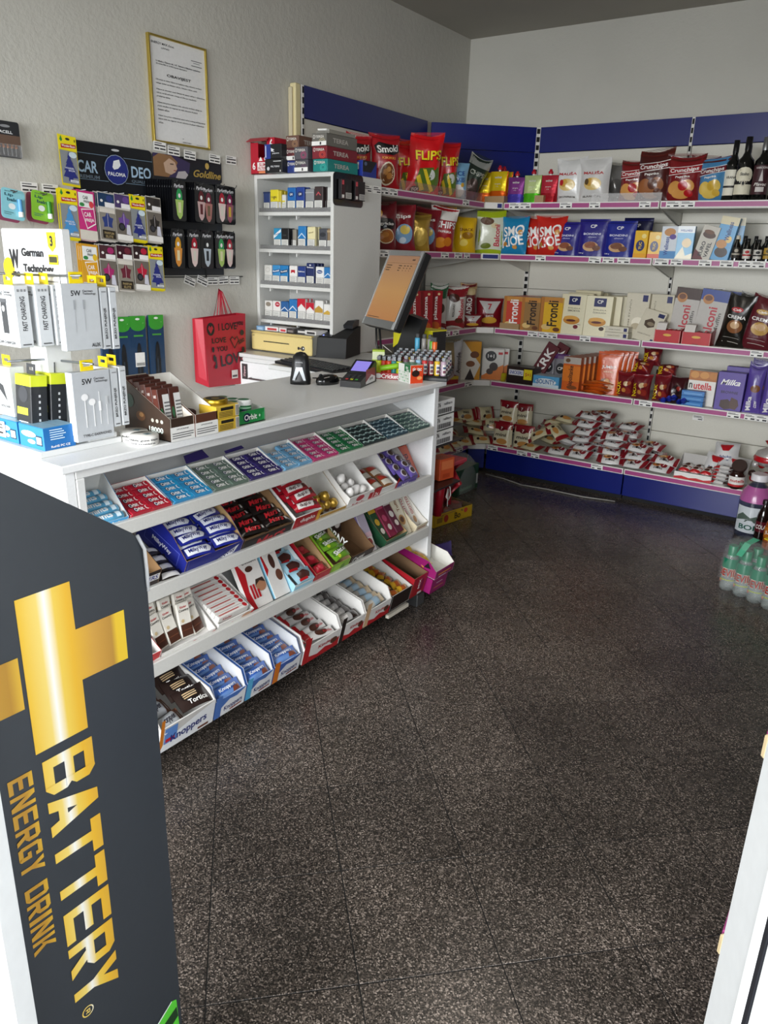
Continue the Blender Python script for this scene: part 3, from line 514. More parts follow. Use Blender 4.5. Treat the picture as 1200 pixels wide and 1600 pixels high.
# --- drink pouches
put('pouch_yel', .36, 4.86, -1, .13, .23, 'yellow and orange drink pouch at the back left, beside the cardboard divider', 20, extra=spout, group='drink pouches')
put('pouch_yel', .48, 4.90, -1, .135, .232, 'yellow and orange drink pouch just behind the front one', extra=spout, group='drink pouches')
put('pouch_yel', .49, 4.82, SZ[0] + .012, .125, .215, 'front yellow and orange drink pouch standing in the low brown carton', extra=spout, group='drink pouches')
put('pouch_pur', .612, 4.83, -1, .115, .185, 'purple drink pouch with red cap', 6, extra=spout, group='drink pouches')
put('pouch_gre', .726, 4.83, -1, .118, .195, 'lime green drink pouch with red cap', 4, extra=spout, group='drink pouches')
put('pouch_red', .840, 4.83, -1, .115, .192, 'red drink pouch with red cap', extra=spout, group='drink pouches')
tag(O('open_carton', tray(.14, .09, .045, .05, 'a98a62', 'b79a72').mesh('open_carton'), mat=TR(.485, 4.775, SZ[0])), 'low brown cardboard tray holding the yellow drink pouch', 'carton')
tag(O('open_carton', tray(.06, .09, .045, .05, 'a98a62', 'b79a72').mesh('open_carton'), mat=TR(.80, 4.772, SZ[0])), 'small brown cardboard tray in front of the red drink pouch', 'carton')
tag(O('cardboard_divider', B().box(0, .05, 0, .09, 0, .17, M('b9ab92', 'paper'), .002).mesh('divider'), mat=TR(.31, 4.74, SZ[0]) @ RZ(40)), 'pale cardboard divider left of the yellow drink pouches', 'carton')
# --- top shelf, back wall
put('malisa1', .961, 4.86, -1, .19, .262, 'white crisps bag with red pepper picture beside the red pouch', -3)
put('malisa2', 1.125, 4.845, -1, .20, .262, 'white salted crisps bag, right one of the pair', 3)
put('malisag', 1.20, 5.0, -1, .15, .238, 'grey crisps bag seen edge-on behind the white salted crisps', 25)
put('crunch_red', 1.358, 4.87, -1, .175, .238, 'dark red paprika crisps bag left of the brown one')
put('crunch_brn', 1.482, 4.845, -1, .20, .285, 'dark brown crisps bag with pointed corners, tallest of the crisps')
put('crunch_brn', 1.56, 4.97, -1, .19, .25, 'dark brown crisps bag behind the tall one, beside the upright', 14)
put('crunch_red', 1.654, 4.845, -1, .20, .248, 'bright red paprika crisps bag right of the shelf joint', roll=1)
put('crunch_red', 1.73, 4.98, -1, .16, .25, 'red crisps bag tucked behind the bright red and the blue bags', 12)
put('crunch_blu', 1.817, 4.845, -1, .16, .238, 'blue crisps bag with a raised corner next to the wine bottles', -4, roll=-3)
B().box(0, .42, 0, .003, 0, .05, clear('clear_acrylic', (.9, .9, .9), .25)).obj('shelf_guard', None, loc=(1.14, 4.775, SZ[0]))
tag(bpy.data.objects['shelf_guard'], 'low clear plastic guard in front of the white and brown crisps bags', 'shelf guard')
# --- wine bottles
def wine(x, y, h, label, lab, cap, r=.040, txt='', dark='0d0f0e'):
    t = tag(E('wine_bottle', (x, y, SZ[0]), 0), label, 'bottle', 'wine bottles on the top shelf'); g = M(dark, 'gloss')
    B().lathe([(r * .8, 0), (r, .006), (r, h * .58), (r * .93, h * .64), (r * .55, h * .70), (r * .36, h * .76), (r * .34, h * .94), (r * .38, h * .945), (r * .38, h)], 20, g).obj('glass_body', t)
    B().lathe([(r * .385, h * .80), (r * .385, h * 1.002), (r * .3, h * 1.004)], 16, M(cap, 'plastic' if cap == BLK else 'metal')).obj('capsule', t)
    def cyl(u, v, e): a = -R(76) + u * 2.5; return ((r + e) * math.cos(a), (r + e) * math.sin(a), h * (.10 + .42 * v))
    B().prints(lab, cyl, 1.0, 'paper', .0006, .0004, True).obj('paper_label', t)
    return t
wine(1.907, 4.85, .312, 'dark wine bottle with cream label, furthest left beside the blue crisps', [('r', -.5, .0, .5, 1, 'e5e1d0'), ('r', -.5, .3, .5, .38, '2a2622'), ('t', 'VRANAC', 0, .7, .6, .1, '3a342c')], BLK)
wine(1.975, 4.82, .322, 'dark wine bottle with arched cream label and round emblem, second from left', [('r', -.46, .0, .46, .40, 'e2dcc4'), ('e', 0, .72, .44, .3, 'e2dcc4'), ('r', -.5, .38, .5, .5, '1a1816'), ('e', 0, .42, .1, .12, 'c9c2ac'), ('e', 0, .42, .06, .07, '1a1816'), ('t', 'Stolno', 0, .76, .4, .12, '2f2a26', 0, .3)], BLK, .044)
wine(2.062, 4.82, .316, 'dark red wine bottle with silver cap and maroon label', [('r', -.5, .0, .5, 1.1, '3c1820'), ('p', [(-.1, .5), (0, .95), (.1, .5)], 'c9c2c0'), ('t', 'NARODNO', 0, 1.0, .6, .08, 'cfc8c4'), ('t', 'Plavac', 0, .38, .6, .12, 'e2dcd6', 0, .3), ('r', -.2, .1, .2, .28, 'cfc8c4')], 'b9bcc0', .042)
wine(1.945, 4.99, .30, 'plain dark wine bottle in the second row behind the cream labels', [('r', -.4, .0, .4, .6, '26221e')], BLK)
wine(2.035, 5.0, .31, 'dark wine bottle in the second row behind the silver cap', [('r', -.4, .0, .4, .6, '26221e')], BLK)
wine(2.145, 4.85, .30, 'dark wine bottle with white and red label at the picture edge', [('r', -.5, .0, .5, 1, 'e6e0da'), ('r', -.5, .7, .5, .95, 'a01a22')], BLK)
# --- second shelf, left bay and corner
Lb('gricko', .40, 3.70, 2, .25, .25, 'maroon stick-snack bag with black lettering panel, far left of second shelf')
Lb('cips', .40, 3.88, 2, .27, .26, 'maroon crisps bag with blue picture beside the stick snacks', rz=52)
Lb('gold', .41, 4.04, 2, .25, .215, 'crumpled gold foil snack bag between two maroon bags')
Lb('cips', .36, 4.17, 2, .27, .26, 'maroon crisps bag with blue picture, right of the gold foil bag', rz=48, roll=8)
Lb('chipsw', .40, 4.31, 2, .30, .275, 'red and white bag lettered in capitals on second shelf', rz=52, roll=6)
Lb('yelbag', .36, 4.45, 2, .21, .272, 'narrow yellow snack bag next to the red and white bag', rz=60)
Lb('yelbag', .41, 4.60, 2, .27, .23, 'yellow snack bag left of the lime green pack', rz=45)
put('balclime', .46, 4.80, -2, .20, .277, 'lime green and white biscuit bag in the shelf corner', 36, d=.05)
put('smtwb', .617, 4.85, -2, .19, .237, 'bright blue snack bag with big white letters', 3)
put('smtwr', .735, 4.92, -2, .17, .238, 'red snack bag with big white letters, rear left one', 8)
put('smtwr', .872, 4.85, -2, .195, .24, 'red snack bag with big white letters, front right one', 2)
put('bond1', .985, 4.855, -2, .172, .204, 'dark blue biscuit pouch furthest left, beside the red snack bag', d=.06)
put('bond1', 1.157, 4.845, -2, .19, .222, 'dark blue biscuit pouch with chocolate biscuit, middle one', 2, d=.06)
put('bond2', 1.325, 4.845, -2, .195, .211, 'blue biscuit pouch with nuts on picture, right one', -2, d=.06)
put('bondd', 1.39, 4.96, -2, .18, .235, 'near-black biscuit pouch behind the right blue one', d=.06)
put('tucy', 1.467, 4.80, -2, .080, .157, 'yellow cracker pack with round dark logo, left one', rz=-4)
put('tuco', 1.548, 4.805, -2, .072, .150, 'yellow and orange cracker pack, right of the plain yellow one', rz=4)
put('welc', 1.630, 4.80, -2, .095, .182, 'white and blue biscuit box with round biscuit picture')
put('welb', 1.721, 4.80, -2, .093, .183, 'light blue biscuit box with cream picture', 6)
put('eurov', 1.815, 4.81, -2, .095, .190, 'grey-brown wafer pack leaning to the right', 0, roll=13)
put('welt', 1.912, 4.82, -2, .098, .236, 'tall blue biscuit box leaning to the right beside the miniature bottles', 0, roll=9)
put('welt', 1.965, 4.90, -2, .09, .232, 'tall blue biscuit box standing just behind the leaning one', 10)
def mini(x, y, h, label, lab, lc, cap, body='0e0d0c'):
    t = tag(E('miniature_bottle', (x, y, SZ[1])), label, 'bottle', 'miniature bottles on the second shelf'); r = .021
    B().lathe([(r, 0), (r, h * .6), (r * .45, h * .76), (r * .42, h * .9)], 14, M(body, 'gloss')).obj('glass_body', t)
    B().lathe([(r * .48, h * .86), (r * .48, h), (r * .4, h * 1.005)], 12, M(cap, 'plastic')).obj('cap', t)
    b = B()
    def cyl(u, v, e): a = -R(76) + u * 2.6; return ((r + e) * math.cos(a), (r + e) * math.sin(a), h * (.12 + .42 * v))
    b.prints([('r', -.5, 0, .5, 1, lab), ('r', -.5, .3, .5, .45, lc), ('e', 0, .7, .2, .16, lc)], cyl, 1, 'paper', .0005, .0003, True).obj('paper_label', t)
for a in ((2.005, .135, 'miniature bottle with cream top and dark label, first from left', '2a2622', 'b9b1a0', 'd9d2c0'), (2.06, .12, 'miniature dark bottle with white label and red band', 'dcd8ce', 'b01c24', BLK), (2.118, .115, 'miniature dark bottle with black and white label', 'd6d2ca', '1a1816', BLK), (2.165, .135, 'miniature bottle with gold label', 'b8923a', '5c4a1c', 'c9c0a8'), (2.215, .13, 'miniature bottle with silver label at the picture edge', 'c3c0ba', '8a2430', 'c9c6c0')):
    mini(a[0], 4.80 + .01 * math.sin(a[0] * 50), a[1], a[2], a[3], a[4], a[5])
for k, x in enumerate((2.03, 2.085, 2.14, 2.19)): mini(x, 4.87, .135, 'dark miniature bottle in the back row', '2a2520', '6a6258', BLK)
# --- third shelf
for k, (y, t) in enumerate(((4.05, 'red biscuit box with white lettering, left of three beside the screen'), (4.16, 'red biscuit box with white lettering, middle of three beside the screen'), (4.25, 'red biscuit box with white lettering, right of three and nearest the green pack'))): put('plazma', .38 + .01 * k, y, -3, .085, .248, t, 52, roll=-4 + 2 * k)
Lb('greenpk', .37, 4.38, 3, .20, .285, 'green topped white biscuit bag behind the red boxes', rz=50)
Lb('balcroll', .40, 4.54, 3, .27, .28, 'white and red biscuit bag with upright script lettering, third shelf corner', rz=48)
Lb('quadro', .40, 4.72, 3, .20, .292, 'dark red wafer bag with white upright capitals in the corner', rz=45)
put('redpouch', .47, 4.84, -3, .19, .20, 'dark red croissant pouch with silver triangle in the corner', 36, d=.08)
put('redpouch', .42, 4.70, -3, .15, .09, 'small dark red croissant pack lying below the corner pouch', 40, d=.06)
for k in range(3):
    for kd, x, t in (('fronr', .670, 'coral red'), ('fronb', .801, 'brown'), ('frony', .945, 'yellow')):
        if k == 0: put(kd, x, 4.795, -3, .15 if kd == 'frony' else .132, .222 if kd == 'frony' else .214, t + ' wafer box with upright lettering at the front of third shelf', d=.09)
        else: put(kd, x + .004 * k, 4.795 + .1 * k, -3, .13, .212, t + ' wafer box in the rows behind the front one', d=.09, group='wafer boxes in rows')
tag(O('open_carton', tray(.14, .1, .04, .045, 'a98a62', 'b79a72').mesh('open_carton'), mat=TR(.665, 4.772, SZ[2])), 'brown cardboard tray under the coral red wafer box', 'carton')
put('stru1', 1.085, 4.795, -3, .168, .25, 'cream strudel pack with fig picture', -3, lean=5)
put('stru2', 1.255, 4.795, -3, .168, .247, 'cream strudel pack with chocolate picture', 2, lean=5)
for k in range(4): put('strub', 1.10 + .02 * (k % 2), 4.885 + .07 * k, -3, .17, .255 + .015 * (k == 1), 'cream strudel pack in the row behind the fig one', d=.05, group='strudel packs behind')
for k in range(5): put('strub', 1.30 + .018 * k, 4.87 + .06 * k, -3, .15, .246, 'cream strudel pack fanned out behind the chocolate one', rz=14, d=.04, group='fanned strudel packs')
put('krem1', 1.471, 4.87, -3, .145, .275, 'upright grey-beige wafer box, left one', rz=-2, lean=3, d=.05)
put('krem2', 1.611, 4.91, -3, .14, .272, 'upright grey-beige wafer box beside the muffins', d=.05)
put('krem1', 1.49, 4.94, -3, .145, .27, 'upright grey-beige wafer box standing behind the left one', d=.05)
K['kremf'] = (lambda w, h, d, s: carton(w, d, h, 'd5cfbd', [('t', 'KREM ŠTAPIĆI', -.1, .5, .5, .3, '8d8672'), ('r', .3, .2, .44, .8, '171f5c')], top='cfc8b4'), 'wafer_box', 'wafers', .1)
put('kremf', 1.39, 4.79, -3, .15, .036, 'flat beige wafer box lying at the shelf edge', d=.1)
put('kremf', 1.39, 4.795, SZ[2] + .037, .145, .034, 'flat beige wafer box lying on another one', d=.1)
K['kremt'] = (lambda w, h, d, s: carton(w, d, h, 'd3ccb8', [('r', .16, .82, .44, .94, '1a2458'), ('p', [(-.3, .62), (-.05, .74), (.15, .66), (.2, .5), (-.05, .42), (-.25, .48)], '4a3a2c'), ('e', 0, .56, .16, .06, '8a7c66'), ('t', 'KREM ŠTAPIĆI', -.08, .22, .6, .05, '8d8672'), ('r', .3, .04, .42, .12, '171f5c')]), 'wafer_box', 'wafers', .045)
put('kremt', 1.56, 4.78, -3, .135, .20, 'beige wafer box tipped back at the shelf edge with dark wafers pictured', rz=6, lean=24, roll=14)
put('balbr', 1.742, 4.90, -3, .145, .318, 'grey muffin pack with brown top', roll=4)
put('balbl', 1.885, 4.90, -3, .155, .315, 'grey muffin pack with blue top', roll=6)
put('balbl', 1.94, 4.98, -3, .155, .31, 'grey muffin pack with blue top standing behind', roll=4)
def ferbox(x, w, label):
    t = tag(E('open_display_box', (x, 4.785, SZ[2])), label, 'carton', 'red display boxes')
    tray(w, .13, .075, .10, 'b8121e', 'c9c4bc', [('p', [(-.15, .0), (-.1, .12), (.1, .12), (.15, 0)], '8c0e18'), ('e', 0, .62, .16, .1, 'd9a83e')]).obj('box_body', t)
    B().prism([(-.02, .075), (.0, .115), (.03, .12)], 'x', -w * .42, -w * .05, M('d8d2cc', 'paper')).obj('torn_flap', t)
ferbox(1.701, .152, 'open red sweets box on third shelf, left of the two')
ferbox(1.868, .162, 'open red sweets box on third shelf, beside the black coffee')
for k in range(6): tag(bar(.07, .03, .02, '8d1420', [('r', -.2, .1, .2, .9, 'd8cfc6')], seed=k).obj('wrapped_praline', None, mat=TR(1.65 + .05 * (k % 3) + (.17 if k > 2 else 0), 4.84, SZ[2] + .06) @ RZ(20 * k)), 'red and white wrapped praline in the open red boxes', 'sweets', 'pralines in the red boxes')
put('cofb', 2.042, 4.86, -3, .155, .305, 'black coffee pack leaning to the right', roll=7)
put('cofm', 2.175, 4.86, -3, .175, .298, 'maroon coffee pack at the right end of third shelf', roll=8)
put('cofb', 2.10, 4.95, -3, .15, .30, 'black coffee pack standing behind the front two', roll=4)
# --- fourth shelf
put('almond', .37, 4.52, -4, .17, .28, 'brown and silver almond bag at the left end of fourth shelf', 48)
put('choc1', .41, 4.70, -4, .175, .262, 'white and ochre chocolate box standing in the corner', 40)
put('choc1', .37, 4.74, -4, .175, .262, 'white and ochre chocolate box just behind the corner one', 40)
put('choc2', .53, 4.84, -4, .15, .212, 'white chocolate box with black disc and orange corner', 20)
put('choc2', .55, 4.88, -4, .15, .215, 'white chocolate box standing behind the black disc one', 20)
K['redlow'] = (lambda w, h, d, s: carton(w, d, h, '8c1622', [('r', -.5, .6, .5, 1, 'b8a02c')]), 'biscuit_box', 'biscuits', .1)
put('redlow', .42, 4.42, -4, .16, .055, 'low red and olive box on fourth shelf under the almond bag', 60, d=.09)
put('rkrk', .80, 4.90, -4, .095, .30, 'long dark red chocolate box propped up and leaning right', 0, lean=8, roll=26, d=.02)
put('rkrk', .87, 4.93, -4, .085, .30, 'long dark red chocolate box behind the first leaning one', 0, lean=8, roll=24, d=.02)
put('snick', .769, 4.785, -4, .20, .116, 'dark brown chocolate bar carton with yellow flash')
K['yelbar'] = (lambda w, h, d, s: bar(w, h, d, 'c7b51e', [('r', -.5, .0, .0, 1, '6a1420')], seed=s), 'chocolate_bar', 'chocolate', .02)
put('yelbar', .635, 4.81, SZ[3] + .01, .12, .035, 'yellow and dark red chocolate bar poking up left of the brown carton', -60, roll=-50)
put('bounty', .959, 4.785, -4, .185, .076, 'low light blue chocolate bar carton')
put('nut1', .906, 4.95, -4, .105, .215, 'grey nut pouch with black disc, left one', d=.04)
put('nut1', .994, 4.94, -4, .105, .212, 'grey nut pouch with black disc, right one', 6, d=.04)
for k in range(7): put('napol', 1.128 + .012 * k, 4.79 + .055 * k, -4, .118, .216, 'orange wafer box at the head of the row on fourth shelf' if k == 0 else 'orange wafer box in the row behind the first one', d=.05, group=None if k == 0 else 'row of orange wafer boxes')
for k in range(4): put('jumbo', 1.36 + .018 * k, 4.83 + .045 * k, -4, .155, .268, 'orange peanut pouch at the front of its row' if k == 0 else 'orange peanut pouch lined up behind the front one', 8, d=.035, lean=3, group=None if k == 0 else 'row of orange peanut pouches')
K['orangeflat'] = (lambda w, h, d, s: bar(w, h, d, 'd2601c', [('r', -.3, .1, .3, .9, 'e8843a'), ('e', 0, .5, .15, .3, '7c3a14')], seed=s), 'biscuit_pack', 'biscuits', .022)
for k in range(4): put('orangeflat', 1.29 + .025 * (k % 2), 4.80 + .006 * k, SZ[3] + .020 * k, .17, .08, 'flat orange biscuit pack lying in front of the peanut pouch', rz=-18 + 12 * k, group='flat orange packs')
put('nok', 1.477, 4.84, -4, .115, .155, 'dark red candy bag with yellow upright letters, front left', 3)
put('nok', 1.583, 4.83, -4, .115, .158, 'dark red candy bag with yellow upright letters, front middle', -2)
put('nok', 1.704, 4.83, -4, .10, .165, 'dark red candy bag with yellow upright letters, front right', 4)
put('nok', 1.55, 4.88, SZ[3] + .14, .125, .10, 'dark red candy bag lying on the front left ones', -6, lean=30)
put('nok', 1.59, 4.93, SZ[3] + .20, .115, .11, 'topmost dark red candy bag of the heap', 10, lean=25)
put('nok', 1.70, 4.90, SZ[3] + .14, .12, .09, 'dark red candy bag lying on the front right one', 8, lean=35)
put('nok', 1.45, 4.93, -4, .12, .15, 'dark red candy bag at the back beside the peanut pouches', 10)
bagk('choccandy', 'candy_bag', 'sweets', '3c1016', [('e', 0, .5, .3, .24, '231014'), ('e', .1, .6, .12, .1, '8d2a22'), ('e', -.14, .3, .1, .1, 'd8cfc8')])
put('choccandy', 1.79, 4.86, -4, .11, .16, 'brown and dark red chocolate candy bag left of the biscuit box', 8)
put('nutel', 1.927, 4.86, -4, .158, .205, 'white biscuit box with brown top and red lettering')
K['bluebox'] = (lambda w, h, d, s: carton(w, d, h, '2f74b8', [('r', -.4, .3, .4, .6, '5b98d0')], top='3d84c6'), 'small_box', 'chocolate', .05)
for k in range(3): put('bluebox', 1.90, 4.79, SZ[3] + .031 * k, .13, .03, ['small flat blue box at the bottom of its stack', 'small flat blue box in the middle of its stack', 'small flat blue box on top of its stack'][k], rz=3 * k - 3)
K['darkbar'] = (lambda w, h, d, s: bar(w, h, d, '3a2622', [('r', -.4, .2, .1, .8, '6a4a3a')], seed=s), 'chocolate_bar', 'chocolate', .02)
for k in range(4): put('darkbar', 1.79 + .02 * k, 4.83, SZ[3] + .018 * k, .13, .04, 'brown chocolate bar heaped left of the blue boxes', rz=20 - 12 * k, group='brown bars')
K['blueball'] = (lambda w, h, d, s: bar(w, h, d, '1f2f9a', [('r', -.2, .2, .2, .8, '3a4ab8')], seed=s, seal=.2), 'wrapped_sweet', 'sweets', .03)
for k in range(5): put('blueball', 1.735 + .03 * k, 4.785 + .012 * (k % 2), SZ[3] + .012 * (k % 3), .06, .035, 'deep blue wrapped sweet at the edge of fourth shelf', rz=40 * k, group='blue wrapped sweets')
put('milk1', 2.099, 4.80, -4, .15, .222, 'purple brownie box with cake picture, front one')
put('milk1', 2.12, 4.90, -4, .15, .245, 'purple brownie box standing behind the front one', d=.05)
for k in range(3): put('milk2', 2.222 + .01 * k, 4.83 + .045 * k, -4, .095, .285 + .01 * k, 'tall purple chocolate pack left of its pair' if k == 0 else 'tall purple chocolate pack behind the left one', lean=3, group=None if k == 0 else 'purple packs behind')
put('milk2', 2.318, 4.83, -4, .098, .29, 'tall purple chocolate pack at the picture edge', lean=3)
# --- bottom shelf: heaps of croissant packs and filled minis
CR = [('r', -.5, 0, -.30, 1, '8c1422'), ('r', .36, 0, .5, 1, '8c1422'), ('e', -.10, .58, .17, .28, 'b86c2c'), ('e', -.11, .62, .11, .14, 'e0b070'), ('e', -.06, .50, .07, .08, '4a2a1c'), ('e', .17, .56, .12, .30, '7d1420'), ('t', '7', .17, .58, .07, .34, WHT), ('t', 'DOUBLE', .02, .16, .34, .14, '2a2424'), ('e', .0, .2, .05, .1, '3a2420')]
CM = [('r', -.5, 0, -.34, 1, '8c1422'), ('r', .34, 0, .5, 1, '8c1422'), ('t', 'mini', .02, .62, .26, .26, '3a2a20'), ('e', .06, .26, .18, .16, 'c28a48'), ('e', -.16, .3, .06, .12, '2c1a14')]
croi = [bar(.17, .095, .05, 'd9d7d5', CR, 'film', s, .10).mesh('croissant_pack') for s in (1, 2, 3, 4)]
minp = [bar(.17, .10, .048, 'd3caa6', CM, 'film', s, .10).mesh('mini_croissant_pack') for s in (5, 6, 7)]
ZB = SZ[4]
def croissant(x, y, z, rz, label, grp, me, rx=0, ry=0): tag(O(me.name.split('.')[0], me, mat=TR(x, y, z) @ RZ(rz) @ RX(rx) @ RY(ry)), label, 'croissants', grp)
for col, (x, y, n, lab) in enumerate(((1.24, 4.865, 6, 'tallest'), (1.31, 4.98, 6, 'rear'), (1.44, 4.86, 4, 'second'), (1.50, 4.97, 5, 'second rear'), (1.60, 4.86, 3, 'third'), (1.66, 4.97, 3, 'third rear'), (1.78, 4.87, 2, 'low right'), (1.84, 4.97, 1, 'last'))):
    for k in range(n):
        rr = random.uniform(-14, 14)
        front = (k == 0 and col in (0, 2, 4, 6))
        croissant(x + random.uniform(-.015, .015), y - (.035 if front else 0) + .004 * k, ZB + .052 * k + (0 if not front else .012), rr, 'silver and red croissant pack in the %s heap on the bottom shelf' % lab, 'croissants in the %s heap' % lab, croi[(col + k) % 4], 24 if front else random.uniform(8, 18), random.uniform(-5, 5))
for k, (x, y, z, rz, rx, ry, t) in enumerate(((.93, 4.86, .10, 30, 20, -34, 'cream and red croissant pack tilted steeply at the front of the heap'), (.88, 4.83, .0, -8, 10, 0, 'cream croissant pack lying flat at the shelf edge below the tilted one'), (1.07, 4.84, .0, 6, 14, 0, 'silver croissant pack lying at the shelf edge beside the tallest heap'), (1.02, 4.9, .13, -30, 10, 30, 'dark red end of a croissant pack wedged behind the tilted one'), (1.06, 4.95, .20, 4, 5, 8, 'cream croissant pack at the top left of the tallest heap'), (.98, 4.97, .17, 10, 5, -10, 'cream croissant pack at the back of the left heap'), (1.10, 4.93, .06, 16, 5, 10, 'silver croissant pack under the tilted ones'), (.97, 4.95, .04, -20, 5, 5, 'cream croissant pack buried at the bottom of the left heap'), (.93, 4.99, .10, 12, 5, 5, 'cream croissant pack buried in the middle of the left heap'))):
    croissant(x, y, ZB + z, rz, t, None, (croi[k % 4] if t.startswith('silver') else minp[k % 3]), rx, ry)
bagk('mini', 'mini_croissant_bag', 'croissants', 'd6ceb0', [('r', -.5, .72, .5, 1, '8c1422'), ('r', -.5, 0, .5, .07, '8c1422'), ('e', 0, .76, .17, .1, '6c0f1c'), ('t', '7', 0, .77, .09, .12, WHT), ('t', 'mini', .0, .50, .55, .13, '2c2018'), ('e', .08, .22, .28, .12, 'c28a48'), ('e', -.28, .28, .08, .07, '2c1a14')], 'film', True)
put('mini', .655, 4.835, ZB, .15, .165, 'upright cream mini croissant bag with red top, lower left one', d=.085)
put('mini', .81, 4.85, ZB, .155, .165, 'upright cream mini croissant bag with red top, right one', 4, d=.085)
put('mini', .67, 4.87, ZB + .165, .145, .15, 'upright cream mini croissant bag standing on the lower left one', -3, d=.08)
put('mini', .73, 4.97, ZB + .13, .15, .16, 'cream mini croissant bag behind the upper one', 10, d=.08)
k = 0
for (x, y, z, rz, rx, ry) in ((.40, 4.42, .0, 70, 30, 0), (.38, 4.55, .0, 60, 20, 10), (.42, 4.66, .0, 50, 25, 0), (.50, 4.80, .0, 38, 20, 0), (.36, 4.60, .06, 100, 20, 20), (.34, 4.45, .06, 80, 10, 0), (.44, 4.80, .05, 40, 10, 10), (.33, 4.70, .12, 40, 10, -10), (.42, 4.82, .11, 30, 10, 5), (.30, 4.58, .15, 90, 10, 20), (.36, 4.78, .17, 50, 50, 0), (.28, 4.50, .12, 70, 10, 5), (.50, 4.95, .10, 30, 60, 0), (.44, 4.92, .18, 60, 70, 10)):
    croissant(x, y, ZB + z, rz, 'cream and red mini croissant pack in the corner heap of the bottom shelf', 'mini packs in the corner heap', minp[k % 3], rx, ry); k += 1
kt = tag(E('display_tray', (1.975, 4.785, ZB)), 'low white and red tray of small chocolate eggs packs on the bottom shelf', 'carton')
tray(.22, .17, .045, .13, 'e9e6e2', 'b9b6b2', [('p', [(-.5, 0), (.5, 0), (.5, .5), (.3, .3), (.1, .45), (-.1, .3), (-.3, .5), (-.5, .3)], 'c01822')]).obj('tray_body', kt)
K['egg'] = (lambda w, h, d, s: bar(w, h, d, 'e2dfda', [('r', -.5, 0, .5, .35, 'c01822'), ('e', 0, .6, .25, .2, '4a2a1e')], seed=s), 'chocolate_pack', 'chocolate', .03)
for k in range(6): put('egg', 1.925 + .065 * (k % 3) - .01, 4.83 + .07 * (k // 3), ZB + .045, .062, .06, 'small white and red chocolate pack in the low tray', lean=-25, group='packs in the low tray')
bagk('kbag', 'chocolate_bag', 'chocolate', 'd9d8d8', [('p', [(-.3, .95), (.3, .95), (.12, .66), (-.12, .66)], 'b81822'), ('t', 'Schoko', 0, .42, .5, .11, '2f3f7a'), ('t', 'Bons', .02, .28, .36, .11, '2f3f7a')], 'film')
for k, (x, y, z, t) in enumerate(((2.06, 4.93, 0, 'lower left'), (2.19, 4.93, 0, 'lower right'), (2.12, 4.98, .07, 'rear upper'))): put('kbag', x, y, ZB + z, .15, .16, 'white chocolate bag with red triangle, %s one on the bottom shelf' % t, lean=18, roll=5 - 6 * k)
K['kstick'] = (lambda w, h, d, s: bar(w, h, d, 'e2dfdc', [('r', -.5, 0, -.2, 1, 'c01822'), ('t', 'Kinder', .1, .5, .3, .4, '2c2a30'), ('r', .3, 0, .5, 1, '4a2a22')], seed=s), 'chocolate_bar', 'chocolate', .025)
for k in range(5): put('kstick', 2.125 + .004 * k, 4.80 + .02 * (k % 2), ZB + .024 * k, .11, .045, 'white and red chocolate stick in the stack beside the jar', rz=4 * k - 8, group='stacked chocolate sticks')
jt = tag(E('spread_jar', (2.222, 4.80, ZB)), 'hazelnut spread jar with its dark lid tipped open', 'jar')
B().lathe([(.036, 0), (.044, .008), (.046, .03), (.041, .06), (.044, .085), (.036, .10), (.034, .105)], 20, M('2c1712', 'gloss')).obj('jar_body', jt)
def _jc(u, v, e): a = -R(72) + u * 2.6; return ((.0465 + e) * math.cos(a), (.0465 + e) * math.sin(a), .018 + .06 * v)
B().prints([('r', -.5, 0, .5, 1, 'ece8e2'), ('r', -.5, 0, .5, .22, 'b81822'), ('t', 'nutella', 0, .62, .7, .3, 'b81822')], _jc, 1, 'paper', .0006, .0003, True).obj('paper_label', jt)
O('lid', B().lathe([(.042, 0), (.043, .004), (.043, .018), (.04, .022)], 20, M('3a2a26', 'plastic')).mesh('lid'), jt, mat=TR(0, .03, .125) @ RX(50))
# gift-wrapped bundle of chocolate eggs at the picture edge
for k in range(14): tag(O('foil_chocolate', B().lathe([(.004, -.02), (.016, -.013), (.021, 0), (.016, .014), (.004, .022)], 10, M(('d9d6d4', 'b81822', '3a2622')[k % 3], 'foil')).mesh('foil_chocolate') if k < 3 else bpy.data.meshes[('foil_chocolate', 'foil_chocolate.001', 'foil_chocolate.002')[k % 3]], mat=TR(2.30 + .037 * (k % 4), 4.80 + .05 * ((k // 4) % 2), ZB + .022 + .043 * (k // 4)) @ RY(30 * k)), 'round foil-wrapped chocolate heaped at the right end of the bottom shelf', 'sweets', 'foil chocolates')
gb = tag(E('gift_bag', (2.37, 4.84, ZB + .15)), 'round red and white gift bag of chocolates on top of the foil heap', 'sweets')
B().lathe([(.01, 0), (.06, .01), (.085, .05), (.07, .09), (.03, .11), (.012, .125)], 14, M('cfcac6', 'foil')).obj('bag_body', gb)
B().lathe([(.03, .105), (.014, .12), (.04, .15)], 10, M('b81822', 'film'), None, True, False).obj('ruffled_top', gb)
B().lathe([(.083, .035), (.087, .05), (.078, .068)], 14, M('b81822', 'film'), None, True, False).obj('red_band', gb)
